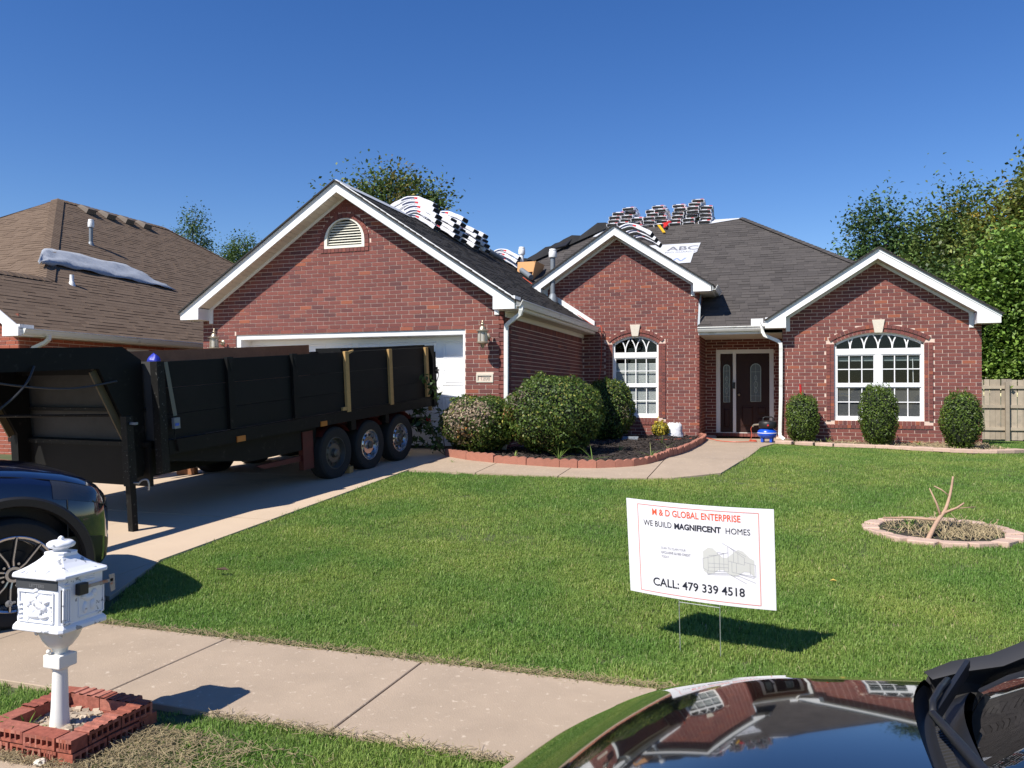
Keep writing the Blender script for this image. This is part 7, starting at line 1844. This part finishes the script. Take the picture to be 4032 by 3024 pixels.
for i in range(NT+1):
    t = i/NT
    for y in ys: yy = YC+(y-YC)*(.93-.13*t); q.v.append((wsx(y, t), yy, wsz(yy, t)))
q.f = [(i*(NY+1)+j, i*(NY+1)+j+1, (i+1)*(NY+1)+j+1, (i+1)*(NY+1)+j) for i in range(NT) for j in range(NY)]
q.build('windscreen', M['glass_car'], bc, smooth=True)
for s in (1, -1):
    a = []
    for x, dy, z, w in ((.285, .905, 1.005, .02), (.34, .935, 1.028, .05), (.41, .93, 1.052, .06), (.47, .92, 1.088, .055), (.60, .905, 1.165, .05), (.85, .88, 1.29, .05), (1.1, .85, 1.40, .05), (1.36, .82, 1.49, .05)):
        yo = YC+s*HW*(dy+.03); yi = yo-s*w; a.append([(x+.015, yi, z-.004), (x, yo-s*w*.35, z+.006), (x+.01, yo, z-.004), (x+.03, yo+s*.006, z-.06)])
    q = MB(); q.loft(a, False, False); pr_ = q.build('pillar', M['trim_g'], bc, smooth=True)
    q = MB(); q.tube([Vector(r[2])+Vector((0, s*.002, .004)) for r in a[3:]], .007, 6); q.build('drip_rail', mat('satin_trim', (.25, .25, .26), .35, metal=.6), pr_)
    # lower corner plate and side glass, door
    q = MB(); y1 = YC+s*HW*.96; q.add([(.27, y1, .93), (.30, y1, 1.0), (.34, y1-s*.015, 1.024), (.41, y1-s*.02, 1.047), (.47, y1-s*.03, 1.08), (.60, y1-s*.04, 1.155), (.8, y1, .93)], [(0, 1, 2, 3, 4, 5, 6)]); q.build('corner_plate', M['trim_g'], bc)
    q = MB(); q.add([(.75, YC+s*HW*.985, .95), (3.0, YC+s*HW*.985, .95), (2.6, YC+s*HW*.82, 1.45), (1.45, YC+s*HW*.82, 1.47)], [(0, 1, 2, 3)]); q.build('side_glass', mat('dark_side_glass', (.01, .011, .012), .05, coat=1.), bc)
q = MB()
for i in range(9):
    x = 1.33+1.5*i/8; h = 1.495+.05*math.sin(PI*(i+1)/10)
    for j in range(13): yy = YC+HW*.80*(-1+2*j/12); q.v.append((x, yy, h+.04*(1-((yy-YC)/HW/.8)**2)))
q.f = [(i*13+j, i*13+j+1, (i+1)*13+j+1, (i+1)*13+j) for i in range(8) for j in range(12)]
q.build('roof_panel', M['car'], bc, smooth=True)
q = MB(); q.add([(2.83, YC-HW*.8, 1.50), (2.83, YC+HW*.8, 1.50), (3.25, YC+HW*.95, .95), (3.25, YC-HW*.95, .95), (3.3, YC+HW*.9, .1), (3.3, YC-HW*.9, .1)], [(0, 1, 2, 3), (3, 2, 4, 5)]); q.build('tail', M['car'], bc)
q = MB(); q.add([(.42, YC-.84, .97), (.42, YC+.84, .97), (.95, YC+.8, 1.0), (.95, YC-.8, 1.0), (.95, YC+.8, .7), (.95, YC-.8, .7)], [(0, 1, 2, 3), (3, 2, 4, 5)]); q.box((.42, YC-.86, .2), (3.2, YC+.86, .24)); q.build('dashboard', M['seat'], bc)
for y in (.65, 1.45):
    q = MB(); q.box((1.35, y-.24, .3), (1.85, y+.24, .6)); q.obox((1.85, y, .85), (.07, 0, -.02), (0, .23, 0), (.1, 0, .33)); q.build('seat', M['seat'], bc, bevel=.05)
q = MB(); P = lambda y, t, d=.02: Vector((wsx(y, t), YC+(y-YC)*(.93-.13*t), wsz(YC+(y-YC)*(.93-.13*t), t)+d))
q.tube([Vector((.244, 1.52, 1.055)), Vector((.252, 1.57, 1.06)), Vector((.275, 1.64, 1.06)), Vector((.298, 1.70, 1.058))], .006, 8); q.tube([Vector((.244, 1.52, 1.055)), Vector((.262, 1.40, 1.055)), Vector((.29, 1.25, 1.05)), Vector((.33, 1.08, 1.045))], .012, 8, rads=[.007, .009, .010, .013])
wp = q.build('wiper', M['trim'], bc, smooth=True)
q = MB(); q.bar((.252, 1.555, 1.042), (.358, 1.835, 1.052), .009, .014); q.bar((.252, 1.555, 1.028), (.358, 1.835, 1.036), .005, .014); q.build('wiper_blade', M['trim'], wp)
q = MB(); q.tube([Vector((.33, .75, 1.05)), Vector((.42, .95, 1.085)), Vector((.5, 1.12, 1.12))], .018, 8); wp2 = q.build('wiper', M['trim'], bc, smooth=True)
q = MB(); q.bar((.40, .62, 1.06), (.56, 1.2, 1.13), .016, .03); q.build('wiper_blade', M['trim'], wp2)
for x in (-.25, 2.45):
    for s in (-1, 1): car_wheel(bc, Matrix.Translation((x, YC+s*.84, STREET+.32)) @ (Matrix.Rotation(PI, 4, 'Z') if s > 0 else I4), .32, .21, s, .2)

# ------------------------------------------------------------------ grass
def clump(seed, n, r, h):
    rng = random.Random(seed); q = MB()
    for _ in range(n):
        a = rng.uniform(0, 2*PI); d = r*math.sqrt(rng.random()); x, y = d*math.cos(a), d*math.sin(a); b = rng.uniform(0, 2*PI); l = h*rng.uniform(.5, 1.15); bend = rng.uniform(.1, .95); w = rng.uniform(.0014, .0027)
        s = Vector((-math.sin(b), math.cos(b), 0))*w; dr = Vector((math.cos(b), math.sin(b), 0)); o = Vector((x, y, -.004))
        p1 = o+dr*l*.25*bend+Vector((0, 0, l*.55)); p2 = o+dr*l*.75*bend+Vector((0, 0, l*(1-.35*bend)))
        q.add([o-s, o+s, p1+s*.9, p1-s*.9, p2], [(0, 1, 2, 3), (3, 2, 4)])
    return q.mesh('grass_clump', M['grass'])
gcol = bpy.data.collections.new('grass_clumps'); gcol2 = bpy.data.collections.new('grass_clumps_far'); gcol3 = bpy.data.collections.new('straw_clumps')
for k in range(4): gcol.objects.link(bpy.data.objects.new('grass_clump', clump(k, 44, .055, .040)))
for k in range(3): gcol2.objects.link(bpy.data.objects.new('grass_clump', clump(10+k, 46, .10, .042)))
def grass(name, pts, density, coll, seed, smin=.7, smax=1.25):
    tris = tessellate_polygon([[Vector((x, y, 0)) for x, y in pts]])
    me = bpy.data.meshes.new(name); me.from_pydata([(x, y, 0) for x, y in pts], [], [tuple(t) for t in tris])
    bm = bmesh.new(); bm.from_mesh(me)
    for yk_ in (5, 8, 11, 13, 19, 23, 27):
        bmesh.ops.bisect_plane(bm, geom=bm.verts[:]+bm.edges[:]+bm.faces[:], plane_co=(0, yk_, 0), plane_no=(0, 1, 0))
    for v in bm.verts: v.co.z = ground(v.co.y)-.026
    bmesh.ops.recalc_face_normals(bm, faces=bm.faces)
    for f_ in bm.faces:
        if f_.normal.z < 0: f_.normal_flip()
    bm.to_mesh(me); bm.free(); me.materials.append(M['soil'])
    o = link(name, me); o['kind'] = 'stuff'
    ng = bpy.data.node_groups.new(name, 'GeometryNodeTree')
    ng.interface.new_socket('Geometry', in_out='INPUT', socket_type='NodeSocketGeometry'); ng.interface.new_socket('Geometry', in_out='OUTPUT', socket_type='NodeSocketGeometry')
    gi, go = ng.nodes.new('NodeGroupInput'), ng.nodes.new('NodeGroupOutput')
    ds = ng.nodes.new('GeometryNodeDistributePointsOnFaces'); ds.inputs['Density'].default_value = density; ds.inputs['Seed'].default_value = seed
    ci = ng.nodes.new('GeometryNodeCollectionInfo'); ci.inputs[0].default_value = coll; ci.inputs['Separate Children'].default_value = True; ci.inputs['Reset Children'].default_value = True
    io = ng.nodes.new('GeometryNodeInstanceOnPoints'); io.inputs['Pick Instance'].default_value = True
    rv = ng.nodes.new('FunctionNodeRandomValue'); rv.data_type = 'FLOAT_VECTOR'; rv.inputs[0].default_value = (-.2, -.2, 0); rv.inputs[1].default_value = (.2, .2, 6.283)
    sv = ng.nodes.new('FunctionNodeRandomValue'); sv.data_type = 'FLOAT'; sv.inputs[2].default_value = smin; sv.inputs[3].default_value = smax
    # taller and thinner patches follow a slow noise
    no = ng.nodes.new('ShaderNodeTexNoise'); no.inputs['Scale'].default_value = 1.3; ps_ = ng.nodes.new('GeometryNodeInputPosition')
    ma = ng.nodes.new('ShaderNodeMath'); ma.operation = 'MULTIPLY_ADD'; ma.inputs[1].default_value = .9; ma.inputs[2].default_value = .55
    mm = ng.nodes.new('ShaderNodeMath'); mm.operation = 'MULTIPLY'
    L = ng.links; L.new(gi.outputs[0], ds.inputs[0]); L.new(ds.outputs[0], io.inputs[0]); L.new(ci.outputs[0], io.inputs['Instance']); L.new(rv.outputs[0], io.inputs['Rotation'])
    L.new(ps_.outputs[0], no.inputs['Vector']); L.new(no.outputs[0], ma.inputs[0]); L.new(ma.outputs[0], mm.inputs[0]); L.new(sv.outputs[1], mm.inputs[1]); L.new(mm.outputs[0], io.inputs['Scale']); L.new(io.outputs[0], go.inputs[0])
    md = o.modifiers.new('grass', 'NODES'); md.node_group = ng
    return o
grass('lawn_grass', [(-4.5, 4.375), (-5.0, 5.2), (-5.36, 5.95), (-5.37, 7.2), (8, 7.2), (8, 4.375)], 760, gcol, 1)
grass('lawn_grass', [(-5.37, 7.2), (-5.38, 10.98), (-4.48, 10.95), (8.5, 10.95), (8.5, 7.2)], 330, gcol2, 2)
grass('lawn_grass', [(-4.48, 10.95), (-3.3, 10.92), (-2.17, 10.92), (-1.4, 11.08), (-.75, 11.65), (-.47, 13.2), (-.37, 15.0), (-.31, 16.3), (-.05, 17.6), (.1, 17.5), (.5, 17.22), (1.22, 16.82), (1.88, 16.58), (2.5, 16.22), (3.08, 15.86), (3.4, 15.8), (3.7, 15.95), (4.2, 16.4), (4.2, 19), (10, 19), (9, 10.95)], 230, gcol2, 3)
grass('side_yard_grass', [(4.0, 19), (4.0, 26.9), (12, 26.9), (10, 19)], 130, gcol2, 4)
grass('verge_grass', [(-2.3, 2.66), (-2.75, 3.2), (-2.6, 3.34), (6, 3.34), (6, 2.66)], 560, gcol, 5)
grass('verge_grass', [(-4.6, 2.72), (-4.5, 3.31), (-3.47, 3.31), (-3.47, 2.68)], 560, gcol, 6)
grass('verge_grass', [(-3.47, 3.19), (-3.47, 3.32), (-2.86, 3.32), (-2.86, 3.19)], 300, gcol, 7, .5, .8)
# dry thatch at the kerb side of the verge and along the pavement edge
q = MB(); rm = random.Random(12)
def straw(x, y):
    a = rm.uniform(0, 2*PI); L = rm.uniform(.010, .030); e = rm.uniform(-.15, .6); q.obox((x, y, ground(y)+.004+abs(e)*L), (L*math.cos(a), L*math.sin(a), L*e), (-.0009*math.sin(a), .0009*math.cos(a), 0), (0, 0, .0008))
for _ in range(2000):
    x = -2.86+abs(rm.gauss(0, .35)); y = rm.uniform(2.62, 3.1)
    if x < -1.7: straw(x, y)
for _ in range(3600): straw(rm.uniform(-4.5, 3), 4.36+rm.gauss(.03, .03))
for _ in range(1500): straw(rm.uniform(-2.7, 3), 3.33+rm.gauss(-.02, .025))
for _ in range(500): straw(rm.uniform(-3.5, -2.85), rm.uniform(2.60, 2.68))
grass('verge_grass', [(-2.86, 2.66), (-2.84, 3.2), (-1.7, 3.3), (-1.7, 2.66)], 330, gcol, 9, .5, 1.0)
st_ = q.build('dry_thatch', M['dry'], None); st_['kind'] = 'stuff'
for (x, y, c, lab) in ((-4.5, 5.67, (.06, .035, .02), 'brown curled leaf lying on the lawn near the driveway'), (.38, 6.6, (.5, .36, .08), 'yellow leaf on the lawn right of the sign')):
    q = MB(); k_ = .07 if c[0] < .2 else .028; q.add([(x-k_, y, ground(y)+.05), (x, y-k_*.5, ground(y)+.06), (x+k_, y+.01, ground(y)+.05), (x, y+k_*.55, ground(y)+.065), (x, y, ground(y)+.045)], [(0, 1, 4), (1, 2, 4), (2, 3, 4), (3, 0, 4)]); tag(q.build('fallen_leaf', mat('fallen_leaf', c, .8), None, loc=(x, y, ground(y)+.05)), lab, 'leaf', kind='thing')
# ragged turf spilling over the concrete edges
def edge_strip(pts, w):
    a, b = [], []
    for i, p in enumerate(pts):
        q0, q1 = pts[max(i-1, 0)], pts[min(i+1, len(pts)-1)]; dx, dy = q1[0]-q0[0], q1[1]-q0[1]; l = math.hypot(dx, dy); nx, ny = -dy/l, dx/l; k = w*random.uniform(.4, 1.5)
        a.append((p[0]+nx*k, p[1]+ny*k)); b.append((p[0]-nx*.05, p[1]-ny*.05))
    return a+b[::-1]
dense = lambda pts, st: [(x, y) for x, y, _ in polyline(pts, st)]+[pts[-1]]
grass('edge_grass', edge_strip(dense([(-5.375, 10.98), (-5.365, 7.2), (-5.35, 5.95), (-5.0, 5.2), (-4.5, 4.40)][::-1], .12), .03), 420, gcol, 21, .6, 1.0)
grass('edge_grass', edge_strip(dense([(-4.5, 4.375), (5, 4.375)][::-1], .12), .035), 380, gcol, 22, .6, 1.1)
grass('edge_grass', edge_strip(dense([(-2.8, 3.32), (5, 3.32)], .12), .03), 380, gcol, 23, .6, 1.0)
grass('edge_grass', edge_strip(dense(lo[1:10], .15), .03), 300, gcol, 24, .6, 1.0)
